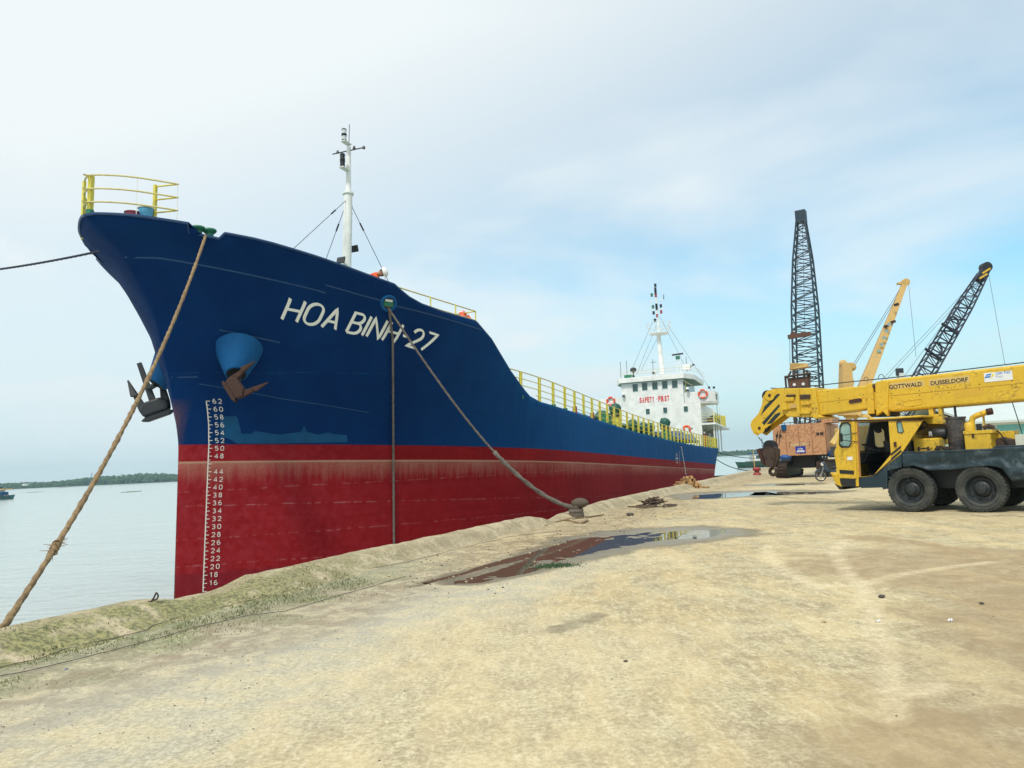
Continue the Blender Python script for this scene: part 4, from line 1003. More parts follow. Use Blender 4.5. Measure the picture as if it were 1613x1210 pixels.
# poop: plated frame with openings right aft
def aftv(u): return hv(u, 6.7)
pf = empty('poop_bulwark'); pf.parent = ship
m = MB()
for (ua, ub_, z0, z1) in ((58.6, 58.9, 6.6, 8.68), (61.6, 62.4, 6.7, 8.68), (64.2, 64.5, 6.8, 8.68)):
    va, vb = aftv(ua) - .08, aftv(ub_) - .08; m.hexa([sl(ua, va, z0), sl(ub_, vb, z0), sl(ub_, vb - .06, z0), sl(ua, va - .06, z0), sl(ua, min(va, 5.4), z1), sl(ub_, min(vb, 5.4), z1), sl(ub_, min(vb, 5.4) - .06, z1), sl(ua, min(va, 5.4) - .06, z1)])
m.build('plated_frame', M_WHITE, pf)
for k in range(4):
    u = 59.3 + k * .7; bar('post', sl(u, aftv(u) - .1, wt(u)), sl(u, aftv(u) - .1, wt(u) + .85), .04, M_RAIL, pf, 'box')
m = MB(); m.tube([sl(58 + k * .4, aftv(58 + k * .4) - .1, wt(58 + k * .4) + .85) for k in range(14)], .03, 6); m.build('rail', M_RAIL, pf, smooth=True)
# SAFETY - FIRST
a_, b_ = hpt(1007.6, 633.5), hpt(1055.2, 629.2)
lt = empty('safety_lettering'); lt.parent = house
tw = b_[0] - a_[0]; xx = a_[0]; widths = {'S': 1, 'A': 1.05, 'F': .9, 'E': .9, 'T': .95, 'Y': 1.0, '-': .6, 'I': .42, 'R': 1.0, ' ': .35}
word = 'SAFETY - FIRST'; tot = sum(widths[c] for c in word); k_ = tw / tot
for ch in word:
    wd = widths[ch] * k_
    if ch == '-': text_fit('letter', '-', wd * .6, .06, M_RLET, lt, Matrix(((0, 0, -1, UF - .038), (-1, 0, 0, -xx - wd * .2), (0, 1, 0, a_[1] + .12), (0, 0, 0, 1))), 0)
    elif ch != ' ': text_fit('letter', ch, wd * .80, .52, M_RLET, lt, Matrix(((0, 0, -1, UF - .038), (-1, 0, 0, -xx), (0, 1, 0, a_[1] - .11), (0, 0, 0, 1))), .05)
    xx += wd
# small fittings on the front
for px, py in ((1083.5, 613), (983, 622)):
    v, w = hpt(px, py); m = MB(); m.sphere(Vector((UF - .25, -v, w)), .16, 12); m.build('dome_lamp', M_WHITE, house, smooth=True)
    m = MB(); m.cyl(Vector((UF - .25, -v, w - .22)), Vector((UF - .25, -v, w - .10)), .13, n=12); m.bb(UF - .25, UF, -v - .03, -v + .03, w - .2, w - .14); m.build('lamp_bracket', M_BLK, house)
# compass deck: mast, radar, antennas, rail
UMM = 59.5
mast = empty('main_mast'); mast.parent = ship
def mm_(px, py, u=UMM): return sl(*at_u(px, py, u))
m = MB(); m.cyl(mm_(1043.5, 590), mm_(1037.2, 527), .26, .20, 16); m.build('pole', M_WHITE, mast, smooth=True)
cn = mm_(1038.2, 526); nest = empty('crows_nest'); nest.parent = mast
m = MB(); m.lathe([(.5, -.1), (.95, -.02), (.95, .03), (.001, .03)], 20, Matrix.Translation(cn)); m.build('floor', M_WHITE, nest, smooth=True)
for h, r in ((.35, 1.0), (.7, 1.1), (1.05, 1.22)):
    m = MB(); m.tube([cn + Vector((r * cos(a), r * sin(a), h)) for a in np.linspace(0, 2 * pi, 20, endpoint=False)], .02, 5, closed=True); m.build('hoop', M_WHITE, nest, smooth=True)
for k in range(10):
    a = 2 * pi * k / 10; bar('stanchion', cn + Vector((.93 * cos(a), .93 * sin(a), 0)), cn + Vector((1.22 * cos(a), 1.22 * sin(a), 1.05)), .02, M_WHITE, nest)
top = mm_(1032.5, 458); m = MB(); m.cyl(cn, top, .11, .05, 10); m.build('topmast', M_WHITE, mast, smooth=True)
for py, px0, px1 in ((473.5, 1025, 1046), (488, 1025, 1047)):
    bar('yardarm', mm_(px0, py + .5), mm_(px1, py - 1.5), .03, M_WHITE, mast)
bar('yard_stay', mm_(1025.5, 473), mm_(1025.5, 489), .02, M_WHITE, mast); bar('yard_post', mm_(1045.5, 472), mm_(1045.5, 464), .035, M_LATB, mast)
for px, py, mt in ((1032.2, 449.5, M_BLK), (1032.3, 455.5, M_BLK), (1032.6, 460.5, M_BLK), (1033, 465.5, M_LAMPR), (1034, 481, M_BLK), (1034.4, 486, M_BLK), (1035.2, 497.5, M_LAMPR), (1026.6, 464.8, M_GREEN), (1028.6, 483.5, M_GREEN), (1029.6, 493, M_BLK), (1041, 482, M_LATB), (1041.5, 491.5, M_LAMPR), (1032, 505, M_BLK)):
    c = mm_(px, py); m = MB(); m.lathe([(.09, -.16), (.15, -.13), (.11, -.1), (.11, .08), (.15, .1), (.10, .16)], 10, Matrix.Translation(c)); m.build('mast_light', mt, mast, smooth=True)
for (x0, y0_, x1, y1_, u1) in ((1031, 500, 993, 588, 56), (1034, 512, 1003, 590, 56), (1040, 500, 1083, 585, 57), (1046, 487, 1066, 540, 60), (1037, 530, 1010, 583, 62), (1052, 513, 1120, 615, 57)):
    bar('stay', mm_(x0, y0_), sl(*at_u(x1, y1_, u1)), .013, M_WIRE if x0 != 1046 else M_WHITE, mast)
cd = empty('compass_deck_railing'); cd.parent = house
for i in range(6): u_, v_ = 54.75, -2.9 + i * 1.16; bar('post', sl(u_, v_, 13.4), sl(u_, v_, 13.4 + .62), .018, M_WHITE, cd)
for h in (.35, .62): bar('rail', sl(54.75, -2.9, 13.4 + h), sl(54.75, 2.9, 13.4 + h), .016, M_RAILW, cd); bar('rail', sl(54.75, 2.9, 13.4 + h), sl(56.5, 3.9, 13.4 + h), .016, M_RAILW, cd); bar('rail', sl(56.5, 3.9, 13.4 + h), sl(61, 3.9, 13.4 + h), .016, M_RAILW, cd)
def ap(px, py, u=57): return sl(*at_u(px, py, u))
for x0, y0_, x1, y1_ in ((978.5, 603, 977, 570), (988, 595, 986.7, 568), (1028.8, 590, 1028.3, 566), (1082, 585, 1080.5, 562)): bar('whip_antenna', ap(x0, y0_), ap(x1, y1_), .022, M_WIRE, house)
bar('antenna_cross', ap(1025, 571), ap(1033.5, 570.5), .02, M_WIRE, house)
rd = empty('radar'); rd.parent = house
for x0, x1 in ((1066.5, 1066), (1073, 1070)): bar('leg', ap(x0, 588), ap(x1, 565), .03, M_WHITE, rd)
for k in range(3): bar('rung', ap(1066.3, 584 - k * 6), ap(1072.5, 583 - k * 6), .02, M_WHITE, rd)
m = MB(); m.box(ap(1067.5, 563.5), (.35, .35, .3)); m.build('gearbox', M_GREEN, rd, bevel=.03)
bar('scanner', ap(1058.5, 559.5), ap(1076, 557), .07, M_DARK, rd, 'box')
m = MB(); m.bb(55.6, 56.6, 1.9, 2.7, 13.43, 13.85); m.build('flag_locker', M_GREEN, house, bevel=.03)
m = MB(); c = ap(997.5, 583, 56); m.sphere(c, .32, 12, (1, 1, .8)); m.cyl(c - Vector((0, 0, .7)), c, .05, n=8); m.build('search_light', M_DARK, house, smooth=True)
m = MB(); c = ap(1030, 587.5, 55); m.sphere(c, .22, 12); m.build('horn_lamp', M_WHITE, house, smooth=True); m = MB(); m.cyl(c + Vector((-.18, 0, 0)), c + Vector((-.24, 0, 0)), .12, n=12); m.build('horn', M_BLK, house)
bar('loud_hailer', ap(1083, 582), ap(1092, 575), .03, M_WIRE, house); m = MB(); m.cyl(ap(1091, 576), ap(1093, 573.5), .05, .14, 10); m.build('hailer_bell', M_BLK, house)
m = MB(); c = ap(1082, 578.5, 57); m.box(c, (.5, .7, .5)); m.build('battery_box', M_WHITE, house, bevel=.03)
for px in (1117, 1124.5): p = at_u(px, 610.5, UF + .4); m = MB(); m.sphere(sl(*p), .12, 8); m.build('wing_lamp', M_DARK, house, smooth=True)
# catwalk rails in front of the house
cw = empty('catwalk_railing'); cw.parent = ship
for i in range(8): bar('post', sl(51, -1.5 + i * .8, 7.2), sl(51, -1.5 + i * .8, 8.6), .015, M_WHITE, cw)
for h in (7.9, 8.25, 8.6): bar('rail', sl(51, -1.5, h), sl(51, 4.1, h - .05), .015, M_WHITE, cw)
tarp('folded_tarpaulin', 44, 51.0, 1.5, 4.7, 7.2, .55, M_TARPB, ship, 91, 24, 8)
# hawse bolster (light blue half cone) and its dark mouth
def hawse(side):
    g = empty('hawse_pipe'); g.parent = ship
    c = hit_hull(376, 551); big = Vector(sl(*c)); mo = hit_hull(372, 590); mouth = SM.inverted() @ (SM @ sl(*mo) - ray(372, 590).normalized() * .62)
    big2 = SM.inverted() @ (SM @ big + ray(376, 549).normalized() * .10); axm = big2 - mouth
    M, L = frame_z(mouth, mouth + axm); 
    S = Matrix() if side > 0 else Matrix.Translation((.12, -.42, 0)) @ Matrix.Diagonal((1, -1, 1, 1))
    m = MB(); m.lathe([(.25, 0), (.28, .02), (.60, L * .98), (.61, L)], 28, M); m.v = [tuple(S @ Vector(v)) for v in m.v]; m.build('bolster', M_LBLUE, g, smooth=True)
    m = MB(); m.lathe([(.001, -.006), (.235, -.006)], 24, M); m.v = [tuple(S @ Vector(v)) for v in m.v]; m.build('mouth', M_BLK, g)
    return mouth, axm.normalized()
HMp, HAx = hawse(1); hawse(-1)
# rudder / stern gear
m = MB(); m.bb(60.6, 62.6, -.12, .12, 1.0, 5.0); m.build('rudder', M_RED, ship, bevel=.04)
# =====================================================================
# things on and around the ship
# =====================================================================
def rope_mesh(name, pts, r, mat, label, group=None, pitch=.45, lobes=3, cat='rope', fray=0):
    P = [Vector(p) for p in pts]; out = [P[0]]; acc = [0]
    # resample evenly
    step = max(.03, r * 1.2) if r > .02 else .15; L = 0
    for a, b in zip(P[:-1], P[1:]):
        l = (b - a).length; k = max(1, int(l / step))
        for i in range(1, k + 1): out.append(a + (b - a) * i / k); acc.append(L + l * i / k)
        L += l
    nn = 12 if r > .02 else 6
    rf = (lambda k, th: r * (.62 + .48 * abs(cos(lobes / 2 * (th + acc[k] * 2 * pi / pitch / lobes * 2)))) * (1 + fray * (float(vnoise(acc[k] * 3, 0, 3)) - .5))) if r > .02 else None
    m = MB(); m.tube(out, r, nn, rfun=rf); o = m.build(name, mat, None, smooth='full'); tag(o, label, cat, group); return o
def sagged(a, b, sag, n=40):
    a, b = Vector(a), Vector(b); return [a + (b - a) * (i / n) - Vector((0, 0, sag * 4 * (i / n) * (1 - i / n))) for i in range(n + 1)]
# 1 big hemp line from the bow gap to the near quay edge
p0 = SM @ sl(*inb(324, 371, -.04)); pA = on_plane(8, 984, q2w(0, SQ + .08), QN); pe = q2w(3.6, SQ + .22, -.45)
rope_mesh('mooring_rope', sagged(p0, pA, .55) + [pe], .036, M_ROPE, 'thick brown hemp mooring rope from the bow gap down to the near quay edge', 'mooring ropes of the cargo ship', fray=.35)
# frayed lashing on that rope
rp = sagged(p0, pA, .55); m = MB(); random.seed(3)
bestp = min(rp, key=lambda p: abs(p.z - on_plane(88, 876, pA, QN).z)); dr = (pA - p0).normalized()
for k in range(26):
    c = bestp + dr * random.uniform(-.12, .12); d = Vector((random.uniform(-1, 1), random.uniform(-1, 1), random.uniform(-.6, .5))).normalized() * random.uniform(.05, .15); m.cyl(c, c + d, .006, .002, 4)
m.tube([bestp + dr * (t * .012) + (Vector((cos(t), 0, sin(t)))) * .05 for t in np.linspace(-9, 9, 60)], .009, 5)
tag(m.build('rope_lashing', M_ROPE), 'frayed lashing tied round the thick hemp rope', 'lashing')
# 2, 3 lines from the fairlead
fl_w = SM @ (FM.translation + (FM.to_3x3() @ Vector((0.02, -.16, .08))))
bol = q2w(20.9, 7.62, .17)
def hang(px, py):
    return sl(*hit_hull(px, py, .07))
rope_mesh('mooring_rope', [SM @ (FM.translation + FM.to_3x3() @ Vector((0, -.1, -.05))), fl_w, *[SM @ hang(618.5 + i * .2, 500 + i * 36) for i in range(1, 11)]], .034, M_ROPEG, 'grey rope hanging straight down the hull from the oval fairlead', 'mooring ropes of the cargo ship')
tgt = bol + Vector((0, 0, .12)); Lr = []
for i in range(41):
    t = i / 40; p = fl_w + (tgt - fl_w) * t - Vector((0, 0, 1.15 * 4 * t * (1 - t) * (.55 + .45 * t))); Lr.append(p)
# push it clear of the shell
Q = []
for p in Lr:
    u, v, w = loc(p); mv = hv(u, w) + .07 if w < wt(u) else v
    Q.append(p + SP * max(0, mv - v))
rope_mesh('mooring_rope', Q[:24], .030, M_ROPEG, 'grey mooring line from the oval fairlead running down to the quay bollard', 'mooring ropes of the cargo ship')
rope_mesh('mooring_rope', Q[22:], .062, M_ROPEG, 'doubled twisted eye of the mooring line looped on the quay bollard', 'mooring ropes of the cargo ship', pitch=.9, lobes=2)
# bollard
def bollard(p, s, label, mat, lean=0):
    m = MB(); M = Matrix.Translation(p) @ Matrix.Rotation(lean, 4, QN.cross(Vector((0, 0, 1)))) @ Matrix.Scale(s, 4)
    m.lathe([(.30, -.35), (.27, .0), (.17, .03), (.155, .13), (.17, .17), (.25, .19), (.285, .25), (.28, .32), (.22, .39), (.1, .425), (.001, .43)], 24, M)
    o = m.build('bollard', mat, smooth='full'); tag(o, label, 'bollard'); return o
bo = bollard(bol, .88, 'stout weathered mooring bollard with a rope eye round it', M_CONC)
bm2 = MB(); bm2.lathe([(.26, -.3), (.22, -.02), (.15, .05), (.13, .14), (.15, .2)], 20, Matrix.Translation(bol)); bm2.sphere(bol + Vector((.12, 0, .26)), .2, 18, (1.25, .95, .72), .02); bo.data = bm2.mesh('bollard', M_CONC, smooth='full')

m = MB(); m.tube([bol + Vector((cos(a) * .17, sin(a) * .17, .06 + .03 * sin(a))) for a in np.linspace(0, 2 * pi, 24, endpoint=False)], .05, 10, closed=True)
tag(m.build('rope_eye', M_ROPEG, smooth='full'), 'loop of grey rope lying round the foot of the stout bollard', 'rope')
# 4 dark line from bow to the left
p0 = SM @ sl(*at_v(156, 396, .12)); rope_mesh('mooring_rope', sagged(p0, on_y(-160, 436, 24), .15), .028, M_ROPED, 'dark blue rope running left out of view from the stem', 'mooring ropes of the cargo ship')
# stern lines
ps = SM @ sl(64.8, 3.3, 6.8); rope_mesh('mooring_rope', sagged(ps, on_y(1200, 722, 82), .25), .035, M_ROPED, 'upper thin stern line running from the cargo ship to the far quay', 'mooring ropes of the cargo ship')
ps = SM @ sl(64.6, 3.4, 6.3); rope_mesh('mooring_rope', sagged(ps, q2w(*pq(1194, 741, .2), .2), .5), .035, M_ROPED, 'lower stern line sagging down to the red bollard', 'mooring ropes of the cargo ship')
# anchors
def anchor(name, M, mat, label, s=1.0):
    r = empty(name, mat=M @ Matrix.Scale(s, 4)); tag(r, label, 'anchor', None)
    m = MB(); m.prism([(-.42, -.02), (-.36, -.26), (.36, -.26), (.42, -.02), (.22, .14), (-.22, .14)], 1, -.17, .17); m.build('crown', mat, r, bevel=.055, )
    m = MB(); m.prism([(-.46, -.34), (-.30, -.26), (.30, -.26), (.46, -.34), (.30, -.40), (-.30, -.40)], 1, -.12, .12); m.build('tripping_palm', mat, r, bevel=.02)
    for sg in (-1, 1):
        m = MB(); m.hexa([(sg * .42, -.10, -.06), (sg * .20, -.10, -.02), (sg * .20, .10, -.02), (sg * .42, .10, -.06), (sg * .47, -.02, .92), (sg * .42, -.02, .94), (sg * .42, .02, .94), (sg * .47, .02, .92)])
        m.hexa([(sg * .50, -.14, .42), (sg * .30, -.14, .38), (sg * .30, .0, .38), (sg * .50, .0, .42), (sg * .46, -.03, .9), (sg * .42, -.03, .92), (sg * .42, .01, .92), (sg * .46, .01, .9)])
        m.build('fluke', mat, r, bevel=.03)
    m = MB(); m.hexa([(-.09, -.07, -.1), (.09, -.07, -.1), (.09, .07, -.1), (-.09, .07, -.1), (-.06, -.05, 1.3), (.06, -.05, 1.3), (.06, .05, 1.3), (-.06, .05, 1.3)]); return r, m
aw = Matrix(SM)
mouthw = SM @ HMp
def dirpx(x0, y0, x1, y1, Y): return (on_y(x1, y1, Y) - on_y(x0, y0, Y)).normalized()
Ya = mouthw.y - .25
ac = on_y(375, 609, Ya)
fz = (dirpx(377, 612, 430, 600, Ya) + Vector((0, .05, 0))).normalized(); fx = dirpx(362, 596, 382, 628, Ya)
Ma = axes(ac, fx, fx.cross(fz) * -1); zc = Ma.to_3x3() @ Vector((0, 0, 1))
if zc.dot(fz) < 0: Ma = axes(ac, fx, fx.cross(fz))
r_, m = anchor('anchor', Ma, M_RUST, 'rusty brown anchor hanging at the light blue port hawse pipe', .72)
m = MB(); inv = r_.matrix_basis.inverted(); a = inv @ (mouthw + (SM.to_3x3() @ HAx) * .4); m.cyl((0, 0, 0), a, .11, .09, 10); m.build('shank', M_RUSTD, r_)
sbm = None      # mirrored mouth
Yb = on_plane(240, 640, SM @ sl(.3, -1.6, 5), SP).y
ac = on_y(243, 638, Yb); fz = (dirpx(243, 640, 228, 596, Yb)); fx = dirpx(222, 648, 262, 632, Yb) + Vector((0, .2, 0))
Mb = axes(ac, fx, fx.cross(fz) * -1); zc = Mb.to_3x3() @ Vector((0, 0, 1))
if zc.dot(fz) < 0: Mb = axes(ac, fx, fx.cross(fz))
r_, m = anchor('anchor', Mb, M_DARK, 'dark muddy anchor hanging on the far side of the bow above the river', .95); m.build('shank', M_DARK, r_)
inv = r_.matrix_basis.inverted(); m = MB(); mw = SM @ Vector((HMp.x + .12, -HMp.y - .42, HMp.z)); m.cyl(inv @ mw, (0, 0, .5), .08, n=8); m.build('chain_link', M_DARK, r_)
# lifebuoys
def lifebuoy(M, label, R=.36):
    r = empty('lifebuoy', mat=M); tag(r, label, 'lifebuoy', 'orange lifebuoys on the ship')
    m = MB(); m.tube([(R * cos(a), R * sin(a), 0) for a in np.linspace(0, 2 * pi, 28, endpoint=False)], .085, 10, closed=True); m.build('ring', M_BUOY, r, smooth='full')
    for k in range(4):
        a = k * pi / 2 + .78; m = MB(); m.tube([(R * cos(a + t), R * sin(a + t), 0) for t in (-.12, -.04, .04, .12)], .09, 10); m.build('band', M_WFAB if R < .4 else M_BUOY, r, smooth='full')
    return r
p = at_u(1107, 620.5, UF - .05); lifebuoy(Matrix.Translation(SM @ sl(UF - .05, p[1], p[2])) @ SM.to_3x3().to_4x4() @ Matrix.Rotation(pi / 2, 4, 'Y'), 'orange lifebuoy on the bridge wing nearest the quay', .36)
p = at_u(962, 632, UF - .05); lifebuoy(Matrix.Translation(SM @ sl(UF - .05, p[1], p[2])) @ SM.to_3x3().to_4x4() @ Matrix.Rotation(pi / 2, 4, 'Y'), 'orange lifebuoy on the far bridge wing, half hidden by a green cover', .36)
p = inb(734, 499, .5); lifebuoy(Matrix.Translation(SM @ sl(p[0], p[1], p[2] - .05)) @ SM.to_3x3().to_4x4() @ Matrix.Rotation(1.0, 4, 'X'), 'red lifebuoy lying against the forecastle rail end', .22)
# buckets on the bow
def bucket(p, r, h, mat, label, rim):
    g = empty('bucket', mat=Matrix.Translation(p)); tag(g, label, 'bucket'); m = MB(); m.lathe([(r * .8, 0), (r, h), (r * .96, h), (r * .77, .02)], 20); m.build('pail', mat, g, smooth=True)
    m = MB(); m.tube([(r * 1.02 * cos(a), r * 1.02 * sin(a), h) for a in np.linspace(0, 2 * pi, 20, endpoint=False)], .012, 6, closed=True); m.build('rim', rim, g, smooth=True)
    m = MB(); m.tube([(r * cos(a), 0.0, h - r * .6 * sin(a)) for a in np.linspace(0, pi, 12)], .006, 5); m.build('bail', M_WIRE, g); return g
p = inb(230, 338, .45); bucket(SM @ sl(p[0], p[1], p[2] - .16), .17, .30, plain('bucket_blue', (.10, .40, .62), .4), 'light blue plastic bucket standing by the bow rail', M_SIGNW)
p = inb(209, 338, .45); bucket(SM @ sl(p[0], p[1], p[2] - .20), .17, .24, plain('bucket_red', (.30, .03, .06), .4), 'dark red bucket barely showing over the bow bulwark', M_RED)
# ---------------- people ----------------
def person(label, joints, radii, edges, M, top, legs, helmet=True, hcol=None, face=(1, 0, 0), s=1.0):
    r = empty('person', mat=M @ Matrix.Scale(s, 4)); tag(r, label, 'person')
    me = bpy.data.meshes.new('body'); me.from_pydata([joints[k] for k in joints], [(list(joints).index(a), list(joints).index(b)) for a, b in edges], [])
    t = bpy.data.objects.new('t', me); COL.objects.link(t); sk = t.modifiers.new('s', 'SKIN'); sk.use_smooth_shade = True; ss = t.modifiers.new('u', 'SUBSURF'); ss.levels = 1; ss.render_levels = 1
    for i, k in enumerate(joints): me.skin_vertices[0].data[i].radius = radii[k]; me.skin_vertices[0].data[i].use_root = (k == 'pelvis')
    dg = bpy.context.evaluated_depsgraph_get(); b = bpy.data.meshes.new_from_object(t.evaluated_get(dg)); bpy.data.objects.remove(t)
    b.materials.clear(); 
    for mt in (top, legs, M_SKIN, M_BLK): b.materials.append(mt)
    K = {k: Vector(v) for k, v in joints.items()}
    for pl in b.polygons:
        c = pl.center; k = min(K, key=lambda q: (K[q] - c).length); pl.material_index = 2 if (k in ('head', 'neck') or k.startswith('hand') or k.startswith('f')) else 3 if k.startswith('foot') or k.startswith('toe') else 1 if k.startswith(('hip', 'knee', 'ankle')) else 0
    b.name = 'body'; o = bpy.data.objects.new('body', b); link(o, r)
    hd = K['head']; fx_ = Vector(face).normalized()
    upn = (K['head'] - K['neck']).normalized(); fx_ = (fx_ - upn * fx_.dot(upn)).normalized(); sx = upn.cross(fx_)
    m = MB(); m.sphere((0, 0, 0), .098, 14, (1, .82, 1.2)); 
    HM_ = Matrix(((fx_.x, sx.x, upn.x, hd.x), (fx_.y, sx.y, upn.y, hd.y), (fx_.z, sx.z, upn.z, hd.z), (0, 0, 0, 1)))
    m.add([(.09, -.012, .02), (.09, .012, .02), (.12, .0, -.015), (.09, .015, -.025), (.09, -.015, -.025)], [(0, 1, 2), (1, 3, 2), (3, 4, 2), (4, 0, 2)])
    m.sphere((0, .083, -.005), .022, 8, (1, .5, 1.4)); m.sphere((0, -.083, -.005), .022, 8, (1, .5, 1.4))
    h = m.build('head', M_SKIN, r, smooth='full'); h.matrix_basis = HM_
    m = MB(); m.sphere((.085, .032, .022), .011, 6); m.sphere((.085, -.032, .022), .011, 6); m.box((.09, 0, -.055), (.012, .04, .008)); e = m.build('eyes_and_mouth', M_BLK, r); e.matrix_basis = HM_
    m = MB(); m.sphere((-.02, 0, .02), .102, 12, (.95, .86, 1.1)); m.v = [(x, y, max(z, -.04)) for x, y, z in m.v]; e = m.build('hair', M_BLK, r, smooth='full'); e.matrix_basis = HM_
    if helmet:
        m = MB(); m.lathe([(.165, .045), (.135, .05), (.13, .09), (.11, .14), (.06, .172), (.001, .18)], 16, Matrix.Diagonal((1.1, .95, 1, 1))); m.box((.15, 0, .048), (.09, .15, .01)); e = m.build('helmet', hcol or M_HELM, r, smooth=True); e.matrix_basis = HM_
    return r
def body(pelvis, chest, neck, head, elL, haL, elR, haR, knL, anL, knR, anR, w=.19):
    V = Vector; pelvis, chest, neck, head = V(pelvis), V(chest), V(neck), V(head)
    up = (neck - chest).normalized(); lat = V((0, 1, 0))
    J = dict(pelvis=pelvis, chest=chest, neckb=neck - up * .03, neck=neck + (head - neck) * .35, head=head - (head - neck) * .2,
             shL=neck - up * .08 + lat * w, shR=neck - up * .08 - lat * w, elL=V(elL), elR=V(elR), handL=V(haL), handR=V(haR),
             hipL=pelvis + lat * .1 - V((0, 0, .05)), hipR=pelvis - lat * .1 - V((0, 0, .05)), kneeL=V(knL), kneeR=V(knR), ankleL=V(anL), ankleR=V(anR),
             footL=V(anL) + V((.03, 0, -.06)), footR=V(anR) + V((.03, 0, -.06)), toeL=V(anL) + V((.17, 0, -.075)), toeR=V(anR) + V((.17, 0, -.075)))
    E = [('pelvis', 'chest'), ('chest', 'neckb'), ('neckb', 'neck'), ('neck', 'head'), ('neckb', 'shL'), ('neckb', 'shR'), ('shL', 'elL'), ('elL', 'handL'), ('shR', 'elR'), ('elR', 'handR'), ('pelvis', 'hipL'), ('pelvis', 'hipR'), ('hipL', 'kneeL'), ('hipR', 'kneeR'), ('kneeL', 'ankleL'), ('kneeR', 'ankleR'), ('ankleL', 'footL'), ('ankleR', 'footR'), ('footL', 'toeL'), ('footR', 'toeR')]
    R = dict(pelvis=(.155, .12), chest=(.165, .12), neckb=(.11, .09), neck=(.058, .058), head=(.05, .05), shL=(.075, .07), shR=(.075, .07), elL=(.05, .05), elR=(.05, .05), handL=(.034, .03), handR=(.034, .03), hipL=(.105, .1), hipR=(.105, .1), kneeL=(.066, .066), kneeR=(.066, .066), ankleL=(.048, .048), ankleR=(.048, .048), footL=(.045, .045), footR=(.045, .045), toeL=(.042, .03), toeR=(.042, .03))
    for s_ in 'LR':   # hand: palm plus four fingers and a thumb
        h = J['hand' + s_]; e = J['el' + s_]; d = (h - e).normalized(); side = d.cross(V((0, 0, 1))); side = side.normalized() if side.length > .1 else V((0, 1, 0)); dn = side.cross(d)
        J['handp' + s_] = h + d * .06; R['handp' + s_] = (.036, .018); E.append(('hand' + s_, 'handp' + s_))
        for i, (o_, l) in enumerate(((-.03, .07), (-.01, .08), (.01, .075), (.03, .06))):
            k = 'f%d%s' % (i, s_); J[k] = h + d * (.06 + l) + side * o_ + dn * -.02; R[k] = (.009, .009); E.append(('handp' + s_, k))
        k = 'fT' + s_; J[k] = h + d * .06 + side * (.06 if s_ == 'L' else -.06); R[k] = (.011, .011); E.append(('hand' + s_, k))
    return J, R, E
def shipM(u, v, w, yaw): return Matrix.Translation(SM @ sl(u, v, w)) @ Matrix.Rotation(yaw, 4, 'Z')
yawA = math.atan2(SA.y, SA.x)
# leaning over the bulwark by the fairlead, looking down aft
p = inb(600, 431, .42)
J, R, E = body((-.05, 0, .92), (.16, 0, 1.12), (.36, 0, 1.26), (.52, 0, 1.30), (.42, .26, 1.02), (.62, .16, .94), (.42, -.26, 1.02), (.62, -.14, .94), (-.02, .13, .50), (-.12, .14, .08), (-.05, -.13, .5), (-.2, -.14, .08))
person('worker in orange overalls and white helmet leaning over the bow bulwark above the ship name', J, R, E, Matrix.Translation(SM @ sl(p[0], p[1], p[2]) + Vector((-.45, -.05, -1.29))) @ Matrix.Rotation(.0, 4, 'Z'), M_ORANGE, M_ORANGE, face=(.6, -.2, -.8))
# bent double on the hatch
p = at_v(1083, 678, 3.4)
J, R, E = body((-.02, 0, .95), (.28, 0, .98), (.52, 0, .86), (.66, 0, .74), (.50, .25, .55), (.58, .15, .28), (.5, -.25, .55), (.6, -.15, .28), (.05, .14, .5), (-.1, .15, .08), (.02, -.14, .5), (-.02, -.15, .08))
person('worker in red-orange overalls bent double on the hatch before the wheelhouse', J, R, E, Matrix.Translation(SM @ sl(p[0], p[1], p[2]) + Vector((-.3, 0, -.62))) @ Matrix.Rotation(-.1, 4, 'Z'), M_ORANGE, M_ORANGE, helmet=False, face=(.6, 0, -.8))
stand = dict(pelvis=(0, 0, .93), chest=(.01, 0, 1.2), neck=(0, 0, 1.44), head=(.02, 0, 1.60))
def standing(p, yaw, top, legs, label, el=((.08, .28, 1.12), (.3, .2, 1.05), (.1, -.28, 1.12), (.3, -.2, 1.08)), helmet=True):
    J, R, E = body((0, 0, .93), (.02, 0, 1.2), (.04, 0, 1.44), (.07, 0, 1.60), el[0], el[1], el[2], el[3], (.03, .12, .5), (0, .12, .08), (.0, -.12, .5), (-.05, -.13, .08))
    return person(label, J, R, E, Matrix.Translation(p) @ Matrix.Rotation(yaw, 4, 'Z'), top, legs, helmet=helmet, face=(1, 0, -.3))
p = at_v(1117, 679, 4.3); standing(SM @ sl(p[0], p[1], p[2]) + Vector((0, 0, -1.62)), pi, M_WFAB, M_WFAB, 'man in white shirt and white helmet standing on the aft deck')
p = at_v(1108.5, 682, 4.3); standing(SM @ sl(p[0], p[1], p[2]) + Vector((0, 0, -1.62)), -1.6, M_REDF, M_REDF, 'worker in red with white helmet standing left of the man in white')
